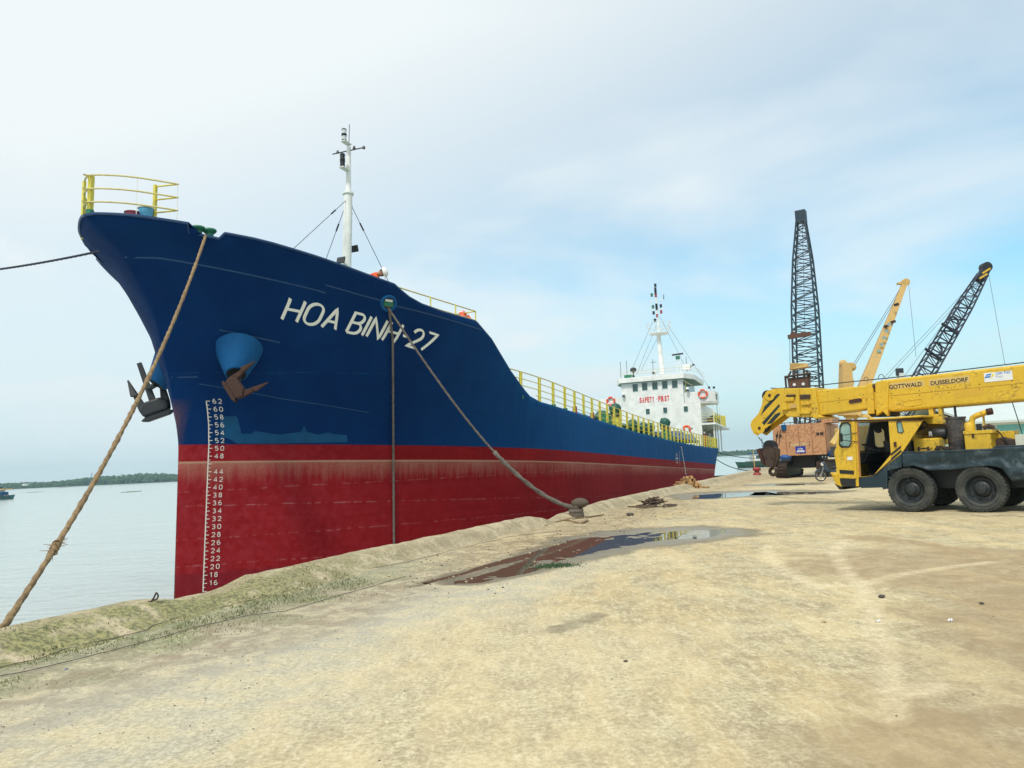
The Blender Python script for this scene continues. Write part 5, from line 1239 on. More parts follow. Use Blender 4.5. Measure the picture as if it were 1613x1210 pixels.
# =====================================================================
# TELESCOPIC TRUCK CRANE (local frame: x forward, y to its left = our side, z up; origin under first wheel)
# =====================================================================
AL = radians(44.5); TF = Vector((-sin(AL), cos(AL), 0)); TRt = Vector((cos(AL), sin(AL), 0))
TO = Vector((9.716, 19.232, 0.0))
TM = Matrix(((TF.x, -TRt.x, 0, TO.x), (TF.y, -TRt.y, 0, TO.y), (0, 0, 1, 0), (0, 0, 0, 1)))
def tk(px, py, r): p = on_plane(px, py, TO + TRt * r, TRt) - TO; return (p.dot(TF), p.z)
truck = empty('truck_crane', mat=TM); tag(truck, 'yellow telescopic truck crane with open cab, dented dark fender and striped boom head', 'truck crane')
SIDE = Matrix(((1, 0, 0, 0), (0, 0, -1, 0), (0, 1, 0, 0), (0, 0, 0, 1)))      # (x,z) sheet at y=0, sheet normal = -y
def side_at(r): return Matrix.Translation((0, -r, 0)) @ SIDE
# wheels
def tyre_mesh():
    R0, Wd = .54, .30; n = 48
    m = MB(); prof = [(.335, -.11), (.36, -.135), (.44, -.155), (.505, -.15), (.527, -.128), (.535, -.06), (.535, .06), (.527, .128), (.505, .15), (.44, .155), (.36, .135), (.335, .11)]
    m.lathe(prof, n); m.f = [f for f in m.f if len(f) == 4]
    for k in range(36):        # lugs across the tread
        a = 2 * pi * k / 36
        for sg in (-1, 1):
            a2 = a + (pi / 36 if sg > 0 else 0); Rm = Matrix.Rotation(a2, 4, 'Z')
            p = [(.525, -.045, sg * .02), (.55, -.036, sg * .02), (.55, .012, sg * .02), (.525, .012, sg * .02), (.50, -.03, sg * .158), (.535, -.024, sg * .15), (.535, .03, sg * .15), (.50, .03, sg * .158)]
            m.add([Rm @ Vector(q) for q in p], [(0, 1, 2, 3), (7, 6, 5, 4), (0, 4, 5, 1), (1, 5, 6, 2), (2, 6, 7, 3), (3, 7, 4, 0)])
    for rr in (.40, .47): m.tube([(rr * cos(a), rr * sin(a), .158) for a in np.linspace(0, 2 * pi, 40, endpoint=False)], .006, 5, closed=True)
    return m.mesh('tyre', M_TYRE, smooth=True)
def rim_mesh():
    m = MB(); m.lathe([(.34, -.1), (.34, .115), (.325, .12), (.31, .10), (.30, .03), (.265, -.01), (.20, -.02), (.17, .03), (.12, .05), (.11, .10), (.06, .115), (.001, .12)], 36); return m.mesh('rim', M_RIM, smooth=True)
def nut_mesh():
    m = MB()
    for k in range(10): a = 2 * pi * k / 10; m.cyl((.235 * cos(a), .235 * sin(a), -.02), (.235 * cos(a), .235 * sin(a), .035), .02, n=6)
    for k in range(6): a = 2 * pi * (k + .5) / 6; m.cyl((.085 * cos(a), .085 * sin(a), .1), (.085 * cos(a), .085 * sin(a), .125), .013, n=6)
    return m.mesh('wheel_nuts', M_DARK)
TY, RI, NU = tyre_mesh(), rim_mesh(), nut_mesh()
WMX = Matrix.Rotation(-pi / 2, 4, 'X')      # local z of tyre -> +y (outboard, our side)
for a in (0, -1.54, -4.35, -5.75):
    for yy, fl_ in ((-.16, 1), (-2.2, -1)):
        w = empty('wheel'); w.parent = truck; w.matrix_basis = Matrix.Translation((a, yy, .545)) @ (WMX if fl_ > 0 else Matrix.Rotation(pi / 2, 4, 'X')) @ Matrix.Rotation(random.random() * 6, 4, 'Z')
        shared('tyre', TY, w); shared('rim', RI, w); shared('wheel_nuts', NU, w)
# chassis
m = MB(); m.bb(-7.2, .25, -1.9, -.5, .55, 1.30); m.bb(-7.2, 1.2, -1.7, -.7, .62, .95)
for a in (0, -1.54, -4.35, -5.75): m.cyl((a, -.3, .545), (a, -2.1, .545), .09, n=10)
m.bb(.2, 1.6, -2.3, -.5, .66, .84); m.build('chassis', M_BLK, truck)
m = MB(); m.bb(-7.2, .1, -2.36, -.02, 1.425, 1.452); m.build('deck_plate', M_DARK, truck)
# dented side fender: a wavy skirt
def tp(px, py, r=0): return tk(px, py, r)
top_l = [(1421, 711), (1450, 711), (1480, 709), (1520, 708), (1560, 706.5), (1600, 704), (1625, 703)]
bot_l = [(1418, 741), (1425, 735), (1440, 734), (1452, 738), (1462, 741.5), (1480, 741), (1500, 740), (1515, 738.5), (1535, 735.5), (1560, 734), (1580, 738), (1594, 758), (1613, 756), (1630, 756)]
ft = [tk(*p, 0) for p in top_l]; fb = [tk(*p, 0) for p in bot_l]
tx = [p[0] for p in ft][::-1]; tz = [p[1] for p in ft][::-1]; bx = [p[0] for p in fb][::-1]; bz = [p[1] for p in fb][::-1]
nu, nv = 90, 12; vs = []
for i in range(nu + 1):
    x = .10 + (-2.62 - .10) * i / nu; zt = float(np.interp(x, tx, tz)); zb = float(np.interp(x, bx, bz))
    for j in range(nv + 1):
        f = j / nv; z = zb + (zt - zb) * f
        d = .07 * (float(fbm(x * 1.6 + 9, z * 4, 3, 61)) - .45) * (1 - f * .6) * 2.4 + (.05 * max(0, 1 - abs(f - .28) / .25) * sin(x * 2.1)); vs.append((x, d + (.03 if f > .93 else 0), z))
m = MB(); m.add(vs, [(i * (nv + 1) + j, (i + 1) * (nv + 1) + j, (i + 1) * (nv + 1) + j + 1, i * (nv + 1) + j + 1) for i in range(nu) for j in range(nv)])
fo = m.build('dented_fender', M_NAVY, truck, smooth='full'); sd2 = fo.modifiers.new('s', 'SOLIDIFY'); sd2.thickness = .03
m = MB(); m.bb(-7.2, -2.62, -.06, .02, .95, 1.44); m.build('rear_fender', M_NAVY, truck, bevel=.01)
m = MB(); m.bb(-2.62, .10, -.10, .035, 1.452, 1.475); m.build('fender_rim', M_DARK, truck)
# sloping step guard between the cab door and the fender
g_ = [tk(1356, 768, 0), tk(1392, 768, 0), tk(1392, 748, 0), tk(1397, 748, 0), tk(1399, 770, 0), tk(1391, 770, 0)]
sg = [tk(x, y, 0) for x, y in ((1354, 753), (1351, 762), (1357, 769), (1390, 768), (1391, 771), (1398, 770), (1398, 742), (1421, 736), (1421, 712), (1377, 750))]
m = MB(); m.prism([(a, b) for a, b in sg], 1, -.14, .02); m.build('step_guard', M_NAVY, truck, bevel=.012)
e0, e1 = tk(1377, 750, 0), tk(1420, 711, 0); bar('guard_rail', (e0[0], .035, e0[1]), (e1[0], .035, e1[1]), .014, M_LBLUE if False else M_DARK, truck)
m = MB(); st = tk(1356, 752, 0), tk(1378, 750, 0); m.bb(st[1][0], st[0][0], -.6, 0, st[0][1] - .02, st[0][1] + .01); m.build('door_step', M_RUST, truck)
# cab
cab = empty('cab'); cab.parent = truck
CO = [tk(x, y, 0) for x, y in ((1325, 662), (1454, 662), (1423, 711), (1421, 714), (1378, 749), (1353, 752), (1353.5, 766), (1322, 766), (1318, 742), (1319, 726), (1315, 710), (1318, 705))]
win1 = [tk(x, y, 0) for x, y in ((1327, 667), (1336, 666), (1340.5, 670), (1341.5, 698), (1338, 704), (1326, 704), (1323, 700), (1323.5, 672))]
door = [tk(x, y, 0) for x, y in ((1351, 665), (1400, 663), (1404, 716), (1380, 745), (1377, 749), (1356, 751))]
win2 = [tk(x, y, 0) for x, y in ((1414, 664), (1420, 664), (1424, 679), (1422, 682), (1415, 681), (1413, 668))]
cutout('near_side_panel', CO, [win1, door, win2], .05, M_YEL, cab, side_at(.0))
def scale_ring(r, k):
    cx_, cy_ = sum(p[0] for p in r) / len(r), sum(p[1] for p in r) / len(r); return [(cx_ + (x - cx_) * k, cy_ + (y - cy_) * k) for x, y in r]
for wdw in (win1, win2):
    cutout('window_seal', scale_ring(wdw, 1.07), [scale_ring(wdw, .94)], .075, M_BLK, cab, side_at(0)); cutout('window', scale_ring(wdw, .97), [], .01, M_GLASS, cab, side_at(0))
xmin = 0.40; F0 = [(x, z) for x, z in CO]
farwin = rrect(.62, 1.10, 1.68, 2.12, .06, 3); farwin2 = rrect(1.22, 1.5, 1.62, 2.14, .09, 3)
cutout('far_side_panel', [(-.1, 2.28), (1.58, 2.34), (1.8, 1.6), (1.75, .66), (-.1, .9)], [farwin, farwin2], .05, M_DARK, cab, side_at(2.05))  # dark colour stands in for the shade inside the yellow cab
for wdw in (farwin, farwin2): cutout('window', wdw, [], .01, M_GLASS, cab, side_at(2.05))
zr = CO[0][1]
m = MB(); m.bb(-.42, 1.55, -2.07, .035, 2.31, 2.36); m.build('roof', M_YEL, cab, bevel=.02)
m = MB(); m.hexa([(1.70, -2.05, .66), (1.75, -2.05, .66), (1.75, 0, .66), (1.70, 0, .66), (1.76, -2.05, 1.55), (1.81, -2.05, 1.55), (1.81, 0, 1.55), (1.76, 0, 1.55)]); m.build('front_panel', M_YEL, cab, bevel=.015)
m = MB(); m.hexa([(1.77, -2.0, 1.55), (1.80, -2.0, 1.55), (1.80, -.05, 1.55), (1.77, -.05, 1.55), (1.54, -2.0, 2.32), (1.57, -2.0, 2.32), (1.57, -.05, 2.32), (1.54, -.05, 2.32)]); m.build('windscreen', M_GLASS, cab)
m = MB(); m.bb(-.02, .02, -2.03, -.03, .95, 1.75); m.bb(-.02, .02, -2.03, -1.6, 1.75, 2.3); m.bb(-.02, .02, -.4, -.03, 1.75, 2.3); m.build('rear_panel', M_DARK, cab)
m = MB(); m.bb(0, 1.7, -2.03, -.03, .84, .87); m.build('floor', M_DARK, cab)
m = MB(); m.bb(.0, .62, -1.3, -.35, .87, 1.22); m.build('engine_cover', M_DARK, cab, bevel=.04)
m = MB(); m.bb(.12, .58, -.72, -.28, 1.2, 1.32); m.hexa([(.10, -.72, 1.3), (.22, -.72, 1.3), (.22, -.28, 1.3), (.10, -.28, 1.3), (-.0, -.68, 1.86), (.08, -.68, 1.86), (.08, -.32, 1.86), (-.0, -.32, 1.86)]); m.build('driver_seat', M_SEAT, cab, bevel=.03)
m = MB(); m.bb(1.25, 1.6, -1.9, -.15, 1.2, 1.5); m.build('dashboard', M_DARK, cab, bevel=.04)
sw_ = empty('steering_wheel'); sw_.parent = cab; sw_.matrix_basis = Matrix.Translation((1.05, -.52, 1.62)) @ Matrix.Rotation(radians(-28), 4, 'Y')
m = MB(); m.tube([(.22 * cos(a), .22 * sin(a), 0) for a in np.linspace(0, 2 * pi, 24, endpoint=False)], .014, 6, closed=True); m.cyl((-.21, 0, 0), (.21, 0, 0), .012, n=6); m.cyl((0, 0, 0), (0, 0, -.4), .02, n=8); m.v = list(m.v); m.build('hoop', M_BLK, sw_, smooth=True) if False else None
o = m.build('steering_wheel', M_BLK, cab, smooth=True); o.matrix_basis = sw_.matrix_basis.copy(); bpy.data.objects.remove(sw_)
m = MB(); m.lathe([(.11, 0), (.135, .27), (.13, .28), (.001, .28)], 16, Matrix.Translation((.72, -.9, 1.5))); m.build('pail', M_SEAT, cab, smooth=True)
m = MB(); m.lathe([(.08, 0), (.09, .10), (.001, .13)], 12, Matrix.Translation((.9, -.75, 2.12)) @ Matrix.Rotation(pi, 4, 'X')); m.build('cab_fan', M_BLK, cab, smooth=True)
# door pillar strips, hinge rail, trims
d0, d1 = tk(1345, 664, 0), tk(1350.5, 753, 0)
m = MB(); m.hexa([(d1[0] - .01, -.03, d1[1]), (d1[0] + .06, -.03, d1[1]), (d1[0] + .06, .055, d1[1]), (d1[0] - .01, .055, d1[1]), (d0[0] - .04, -.03, d0[1]), (d0[0] + .03, -.03, d0[1]), (d0[0] + .03, .055, d0[1]), (d0[0] - .04, .055, d0[1])]); m.build('door_pillar', M_YEL, cab, bevel=.008)
bar('rusty_rail', (d1[0] - .09, .05, d1[1] + .02), (d0[0] - .11, .05, d0[1] - .02), .018, paint('rusty_orange', (.42, .17, .06), .7, (.12, .05, .03), .5, 5), cab)
def side_quad(name, pts, mat, par, y=.032, th=.006): m = MB(); m.prism([tk(x, yy, 0) for x, yy in pts], 1, y, y + th); return m.build(name, mat, par)
side_quad('lower_black_band', [(1323, 740), (1348, 741.5), (1348.5, 747), (1324, 746)], M_BLK, cab)
side_quad('bottom_trim', [(1324, 753), (1348.5, 754), (1349, 767), (1325, 765)], M_BLK, cab)
side_quad('paper_label', [(1335.5, 719.5), (1344, 719.5), (1344, 725), (1335.5, 725)], M_SIGNW, cab)
side_quad('stripe', [(1404.5, 714), (1419.5, 702), (1420, 705.5), (1404.5, 718)], M_BLK, cab)
side_quad('stripe', [(1404.5, 721.5), (1420, 708.5), (1420.5, 710), (1404.5, 724)], M_BLK, cab)
side_quad('rain_gutter', [(1322, 661), (1454, 661), (1454, 663), (1322, 664)], M_RUST, cab, .03, .02)
h0 = tk(1411, 700, 0); m = MB(); m.bb(h0[0] - .03, h0[0] + .03, .03, .06, h0[1] - .06, h0[1] + .06); m.build('lock_box', M_RUST, cab)
# bumper corner flare
m = MB(); b1 = tk(1317, 738, 0); m.hexa([(1.66, -2.1, .62), (1.78, -2.1, .62), (1.78, .05, .62), (1.66, .05, .62), (1.74, -2.15, .98), (1.92, -2.15, 1.02), (1.92, .10, 1.02), (1.74, .10, .98)]); m.build('front_bumper', M_YEL, cab, bevel=.02)
m = MB(); m.hexa([(1.62, -2.1, .56), (1.73, -2.1, .56), (1.73, .05, .56), (1.62, .05, .56), (1.66, -2.1, .64), (1.84, -2.1, .72), (1.84, .07, .72), (1.66, .07, .64)]); m.build('bumper_skirt', M_BLK, cab, bevel=.01)
mr0 = tk(1331, 689, 0); mg = empty('mirror'); mg.parent = cab
m = MB(); m.box((mr0[0] + .02, .20, mr0[1]), (.05, .14, .22)); m.build('glass_case', M_BLK, mg, bevel=.015)
bar('arm', (1.15, .04, mr0[1] + .1), (mr0[0], .2, mr0[1] + .05), .01, M_BLK, mg); bar('arm', (1.15, .04, mr0[1] - .14), (mr0[0], .2, mr0[1] - .07), .01, M_BLK, mg)
# superstructure on the deck behind the cab
def bx(name, px0, px1, py0, py1, r0, r1, mat, par=truck, bev=.02):
    a0, z1 = tk(px0, py0, r0); a1, z0 = tk(px1, py1, r0); m = MB(); m.bb(a1, a0, -r1, -r0, z0, z1); return m.build(name, mat, par, bevel=bev)
ss_ = empty('superstructure'); ss_.parent = truck
bx('engine_hood', 1418, 1492, 664, 700, 1.35, 2.2, M_YEL, ss_); 
sp_ = [tk(x, y, .5) for x, y in ((1424, 664), (1432, 664), (1445, 708), (1424, 708))]; m = MB(); m.prism(sp_, 1, -.9, -.5); m.build('hood_side', M_YEL, ss_, bevel=.01)
bx('hydraulic_tank', 1438, 1481, 693, 711, .35, .8, M_YEL, ss_); bx('tank_lid', 1440, 1478, 691.5, 693.5, .38, .78, M_YEL, ss_, .005)
a, z = tk(1462, 684, .6); a2, z2 = tk(1490, 684, .6); m = MB(); m.lathe([(.001, 0), (.13, 0), (.145, .02), (.145, .36), (.12, .39), (.001, .39)], 24, Matrix.Translation((a, -.75, z)) @ Matrix.Rotation(-pi / 2, 4, 'Y')); o = m.build('air_drum', M_BLK, ss_, smooth=True)
text_fit('drum_lettering', 'IPR', .075, .12, M_SIGNW, ss_, Matrix.Translation((a - .02, -.594, z - .06)) @ SIDE @ Matrix.Diagonal((-1, 1, 1, 1)) @ Matrix.Rotation(0, 4, 'Z'))
a0, z1 = tk(1504.5, 657, .75); z0 = 1.47; m = MB(); m.lathe([(.19, z0), (.205, z0 + .02), (.215, z1 - .05), (.235, z1 - .045), (.235, z1), (.19, z1), (.001, z1 - .02)], 20, Matrix.Translation((a0, -.75, 0)))
m.build('exhaust_silencer', paint('soot_steel', (.055, .055, .062), .55, (.22, .17, .13), .6, 3), ss_, smooth=True)
a1, zz1 = tk(1503, 642, .9); m = MB(); m.cyl((a1, -.95, z1 - .05), (a1, -.95, zz1 + .1), .03, n=10); m.build('boom_strut', M_BLK, ss_, smooth=True)
bx('battery_box', 1518, 1563, 681, 710, .45, 1.05, M_YEL, ss_, .012); bx('battery_lid', 1517, 1563.5, 679.5, 682, .43, 1.07, M_YEL, ss_, .004)
a, z = tk(1532.5, 685, .44); m = MB(); m.bb(a - .025, a + .025, -.45, -.43, z - .07, z + .03); m.build('latch', M_RUST, ss_)
a, z = tk(1530, 660, .8); b_, z_b = tk(1562, 650, .8)
m = MB(); m.tube([(a, -.8, z - .3), (a, -.8, z - .08), (a - .03, -.8, z + .02), (a - .12, -.8, z + .07), (b_ + .1, -.8, z_b + .02), (b_, -.8, z_b + .03)], .07, 12); m.build('air_intake_pipe', M_YEL, ss_, smooth=True)
m = MB(); m.cyl((b_ + .1, -.8, z_b + .02), (b_ - .02, -.8, z_b + .035), .083, n=14); m.build('intake_collar', M_RUST, ss_, smooth=True)
m = MB(); m.lathe([(.13, 0), (.14, .16), (.10, .22), (.001, .24)], 16, Matrix.Translation((tk(1527, 680, .8)[0], -.8, tk(1527, 680, .8)[1]))); m.build('filter_bowl', M_YEL, ss_, smooth=True)
bx('bracket', 1537, 1546, 668, 681, .8, .9, M_BLK, ss_, .005); bx('bracket', 1547, 1552, 655, 681, .85, .95, M_YEL, ss_, .005)
a, z = tk(1556, 672, .8); m = MB(); m.tube([(a + .1, -.8, z - .04), (a - .02, -.8, z + .02), (a - .1, -.8, z - .02), (a - .12, -.8, z - .12)], .05, 10); m.build('elbow_pipe', M_RUSTD, ss_, smooth=True)
bx('rear_tray', 1563, 1600, 680, 703, 1.0, 1.5, M_YEL, ss_, .01); bx('white_locker', 1598, 1622, 685, 703, .7, 1.4, plain('cream_box', (.6, .62, .5), .6), ss_, .01)
m = MB(); a, z = tk(1580, 700, .9); m.sphere((a, -.95, z), .22, 12, (1.3, .7, .8), .2); m.build('engine_block', M_RUSTD, ss_, smooth=True)
bx('sloping_deck_plate', 1565, 1628, 703, 708, .0, .9, M_NAVY, ss_, .01)
# turntable, slewing platform on to the right
m = MB(); m.lathe([(.75, 1.45), (.75, 1.62), (.001, 1.62)], 28, Matrix.Translation((-4.4, -1.2, 0))); m.build('turntable', M_DARK, ss_, smooth=True)
m = MB(); m.bb(-6.9, -3.2, -2.1, -.3, 1.62, 2.3); m.build('slewing_platform', M_YEL, ss_, bevel=.04)
m = MB(); m.prism([(-6.8, 2.3), (-5.6, 2.3), (-6.3, 3.5), (-6.8, 3.5)], 1, -1.9, -.8); m.build('boom_pivot_frame', M_YEL, ss_, bevel=.02)
m = MB(); m.cyl((-4.1, -1.35, 2.2), (-2.9, -1.35, 2.62), .12, n=16); m.build('lift_cylinder', M_YEL, ss_, smooth=True)
# boom rest
r0a, r0z = tk(1461, 640, .95); r1a, r1z = tk(1482, 640, .95)
m = MB(); a, z = tk(1466, 650, .95); m.bb(a - .06, a + .05, -1.15, -.95, z - .2, 2.62); m.bb(tk(1480, 650, .95)[0] - .05, tk(1480, 650, .95)[0] + .03, -1.15, -.95, z - .2, 2.62); m.bb(tk(1484, 650, 1)[0], a + .05, -1.15, -.95, z - .12, z - .05)
m.build('boom_rest', M_YEL, ss_, bevel=.01)
q = [tk(x, y, .95) for x, y in ((1454, 665), (1458, 657), (1480, 657), (1487, 664), (1487, 668), (1454, 668))]; m = MB(); m.prism(q, 1, -1.25, -.9); m.build('rest_shelf', M_YEL, ss_, bevel=.008)
for k in range(7):     # hoses coiled behind the cab
    r = .10 + .02 * k; c = Vector((tk(1441, 670, .7)[0], -.72 - .01 * k, tk(1441, 670, .7)[1])); m = MB(); m.tube([c + Vector((r * 1.25 * cos(t + k), .02 * sin(3 * t), r * .62 * sin(t + k))) for t in np.linspace(0, 5.2, 24)], .011, 6); m.build('hose', M_RUSTD if k % 2 else M_BLK, ss_, smooth=True)
for k in range(4):
    p0, p1 = tk(1430 + 2 * k, 672 + 3 * k, .65), tk(1493, 668 + k, .65); m = MB(); m.tube([(p0[0] + (p1[0] - p0[0]) * t, -.68 - .02 * k, p0[1] + (p1[1] - p0[1]) * t - .10 * 4 * t * (1 - t) * (.6 + .2 * k)) for t in np.linspace(0, 1, 20)], .011, 6); m.build('hose', M_RUSTD if k % 2 else M_BLK, ss_, smooth=True)
p0, p1 = tk(1557, 676, .8), tk(1590, 702, .8); m = MB(); m.tube([(p0[0] + (p1[0] - p0[0]) * t, -.78, p0[1] + (p1[1] - p0[1]) * t + .16 * 4 * t * (1 - t) ** 1.2) for t in np.linspace(0, 1, 20)], .016, 6); m.build('hose', M_BLK, ss_, smooth=True)
bar('linkage', (tk(1453, 700, .5)[0], -.55, tk(1453, 700, .5)[1]), (tk(1453, 668, .5)[0], -.55, tk(1453, 668, .5)[1]), .012, M_RUST, ss_)
m = MB()
for k in range(30): m.box((-random.uniform(.15, .95), -random.uniform(.15, .6), 1.49 + random.uniform(0, .07)), (random.uniform(.03, .14), random.uniform(.03, .1), random.uniform(.02, .09)), Matrix.Rotation(random.random() * 3, 3, 'Z'))
m.build('greasy_fittings', M_RUSTD, ss_)
# boom
boom = empty('telescopic_boom'); boom.parent = truck
RN, RF = .9, 1.75
def bm_box(name, pts, rn, rf, mat=M_YEL, bev=.02): m = MB(); m.prism([tk(x, y, rn) for x, y in pts], 1, -rf, -rn); return m.build(name, mat, boom, bevel=bev)
sl3t = -.1345; 
bm_box('base_section', [(1392, 598.5), (1613, 573.7), (1700, 563.5), (1700, 624), (1613, 631), (1406, 648.2), (1394, 646)], RN, RF, bev=.05)
a7 = tk(1700, 590, RN)[0]; zt7, zb7 = tk(1700, 563.5, RN)[1], tk(1700, 624, RN)[1]
m = MB(); m.bb(-6.6, a7 - .004, -RF, -RN, zb7, zt7); m.build('base_section_rear', M_YEL, boom, bevel=.05)
bm_box('second_section', [(1283, 615), (1376, 606.5), (1376, 643), (1284, 655.5)], RN + .07, RF - .07, bev=.035)
bm_box('section_collar', [(1365, 604.5), (1375, 603.5), (1377, 652), (1366, 652)], RN - .0, RF)
bm_box('section_collar', [(1378, 602), (1391.5, 598.5), (1400, 600), (1398, 656), (1390, 648), (1380, 655)], RN - .05, RF + .05)
bm_box('collar_web', [(1375, 618), (1381, 618), (1381, 646), (1375, 646)], RN + .05, RF - .05)
bm_box('slide_pad', [(1366, 650), (1398, 648), (1406, 650), (1402, 656), (1372, 657)], RN + .12, RF - .12, M_BLK, .01)
bm_box('slide_pad', [(1374, 606), (1391, 604), (1391, 609), (1374, 611)], RN + .0, RN + .1, M_RUSTD, .004)
bm_box('first_collar', [(1278, 611), (1283.5, 610.5), (1290, 654), (1297, 657), (1281, 660), (1279, 655)], RN - .04, RF + .04)
bm_box('head_block', [(1236, 612), (1279, 611), (1280, 657), (1240, 657), (1234, 650)], RN + .08, RF - .08)
bm_box('head_collar', [(1253, 611.5), (1258, 611.5), (1260, 656.5), (1255, 657)], RN - .0, RF + .0)
for (x0, y0, x1, y1, mt, d) in ((1236, 626, 1250, 632, M_YEL, -.05), (1236, 638, 1249, 645, M_YEL, -.04), (1260, 622, 1276, 629, M_RUSTD, -.03), (1238, 622, 1252, 625, M_RUSTD, -.06), (1262, 636, 1276, 638, M_YEL, -.05), (1231, 636, 1240, 646, M_YEL, -.07), (1244, 637, 1255, 643, M_BEIGE, -.06), (1260, 648, 1276, 652, M_YEL, -.05)): bm_box('head_fitting', [(x0, y0), (x1, y0 - .6), (x1, y1 - .6), (x0, y1)], RN + .08 + d, RN + .2, mt, .004)
for (x, y) in ((1284, 632.5), (1284, 639), (1322, 628), (1322, 634), (1360, 622), (1365, 630), (1304, 617), (1404, 620), (1404.5, 627), (1448, 615.5), (1448.5, 622.5), (1494, 610.5), (1494.5, 618), (1543, 605.5), (1543, 613), (1594.5, 600), (1594.5, 607.5), (1385, 642), (1438, 640)):
    rr = RN if x > 1378 else RN + .07; a, z = tk(x, y, rr); m = MB(); m.cyl((a, -rr - .01, z), (a, -rr + .006, z), .013, n=8); m.build('bolt', M_BLK, boom)
bm_box('web_seam', [(1394, 624), (1613, 603.1), (1613, 603.8), (1394, 624.8)], RN - .004, RN + .01, paint('seam_yellow', (.40, .22, .01), .5), 0)
bm_box('web_seam', [(1290, 634), (1364, 626), (1364, 626.6), (1290, 634.7)], RN + .066, RN + .08, bpy.data.materials['seam_yellow'], 0)
# oval cut-outs
def oval(x0, x1, y, hgt, sl__, r, name, mat, y_off, ring):
    pts = []
    for k in range(9): t = radians(-90 + 180 * k / 8); pts.append((x1 - hgt / 2 + hgt / 2 * cos(t), y - (x1 - x0) * sl__ / 2 - hgt / 2 * sin(-t)))
    for k in range(9): t = radians(90 + 180 * k / 8); pts.append((x0 + hgt / 2 + hgt / 2 * cos(t), y + (x1 - x0) * sl__ / 2 - hgt / 2 * sin(-t)))
    P = [tk(px, py, r) for px, py in pts]
    if ring: m = MB(); m.tube([(a, -r + .004, z) for a, z in P], .008, 6, closed=True); m.build(name, mat, boom, smooth=True)
    else: m = MB(); m.prism(P, 1, -r - .01, -r + .003); m.build(name, mat, boom)
oval(1336.5, 1358.5, 632, 7.5, .10, RN + .07, 'slot', paint('slot_inside', (.07, .03, .025), .9), 0, False); oval(1336.5, 1358.5, 632, 7.9, .10, RN + .07, 'slot_edge', M_YEL, 0, True)
oval(1423.5, 1453.5, 634.5, 9.0, .10, RN, 'slot_cover', M_YEL, 0, True)
# repainted patches behind the lettering
M_OLDY = plain('faded_yellow', (.62, .44, .14), .55, var=.1); bm_box('faded_panel', [(1397, 604), (1456, 598.5), (1457, 608), (1399, 614.5)], RN - .0025, RN + .002, M_OLDY, 0); bm_box('faded_panel', [(1463, 597.5), (1527, 591), (1528, 602), (1463, 608.5)], RN - .0025, RN + .002, M_OLDY, 0)
bm_box('faded_panel', [(1502, 613.5), (1550, 610), (1550, 622), (1503, 627)], RN - .0025, RN + .002, plain('repainted_yellow', (.62, .38, .03), .5, var=.1), 0)
def boom_text(body, px0, py0, px1, py1, ph, mat, name, off=.02, mirror=False):
    a0, z0 = tk(px0, py0, RN); a1, z1 = tk(px1, py1, RN); at, zt = tk(px0, py0 - ph, RN)
    x_ = Vector((a1 - a0, 0, z1 - z0)); y_ = Vector((at - a0, 0, zt - z0)); M = axes((a0, -RN + .0045, z0), x_, Vector((0, 0, 1)))
    return text_fit(name, body, x_.length, zt - z0, mat, boom, M, off, .002)
boom_text('GOTTWALD', 1401, 613.5, 1452.5, 608, 6.6, M_BLK, 'maker_lettering', .02); boom_text('DUSSELDORF', 1466.5, 607.3, 1525, 601, 6.6, M_BLK, 'maker_lettering', .018)
bm_box('port_company_sign', [(1549.5, 588), (1594, 583.6), (1595.5, 598), (1551, 602.5)], RN - .008, RN + .002, M_SIGNW, 0)
M_LOGOB = plain('logo_blue', (.0, .18, .55), .5, var=.02); M_LOGOY = plain('logo_yellow', (.75, .65, .05), .5, var=.02); M_GREYL = plain('grey_letter', (.40, .45, .5), .5)
def sign_poly(pts, mat): m = MB(); m.prism([tk(x, y, RN) for x, y in pts], 1, -RN + .008, -RN + .011); m.build('logo_shape', mat, boom)
sign_poly([(1554, 590), (1562, 588.6), (1561, 591), (1552.5, 592.2)], M_LOGOB); sign_poly([(1552, 593.3), (1561, 592.2), (1559.5, 594.8), (1551, 595.8)], M_LOGOB)
sign_poly([(1563, 589.5), (1566.5, 588.4), (1565, 592.5), (1559, 597), (1562, 592.8)], M_LOGOY)
def sgn_text(body, px0, py0, px1, py1, ph, mat):
    a0, z0 = tk(px0, py0, RN); a1, z1 = tk(px1, py1, RN); at, zt = tk(px0, py0 - ph, RN); x_ = Vector((a1 - a0, 0, z1 - z0)); text_fit('sign_lettering', body, x_.length, zt - z0, mat, boom, axes((a0, -RN + .0095, z0), x_, Vector((0, 0, 1))), .012, .0015)
sgn_text('CAN THO', 1569, 590.4, 1592, 588.2, 4.2, M_LOGOB); sgn_text('Port', 1569, 595.6, 1580, 594.6, 4.2, M_GREYL); sgn_text('PHONE 0710 841', 1568, 598.6, 1585, 597, 1.2, M_GREYL) if False else None
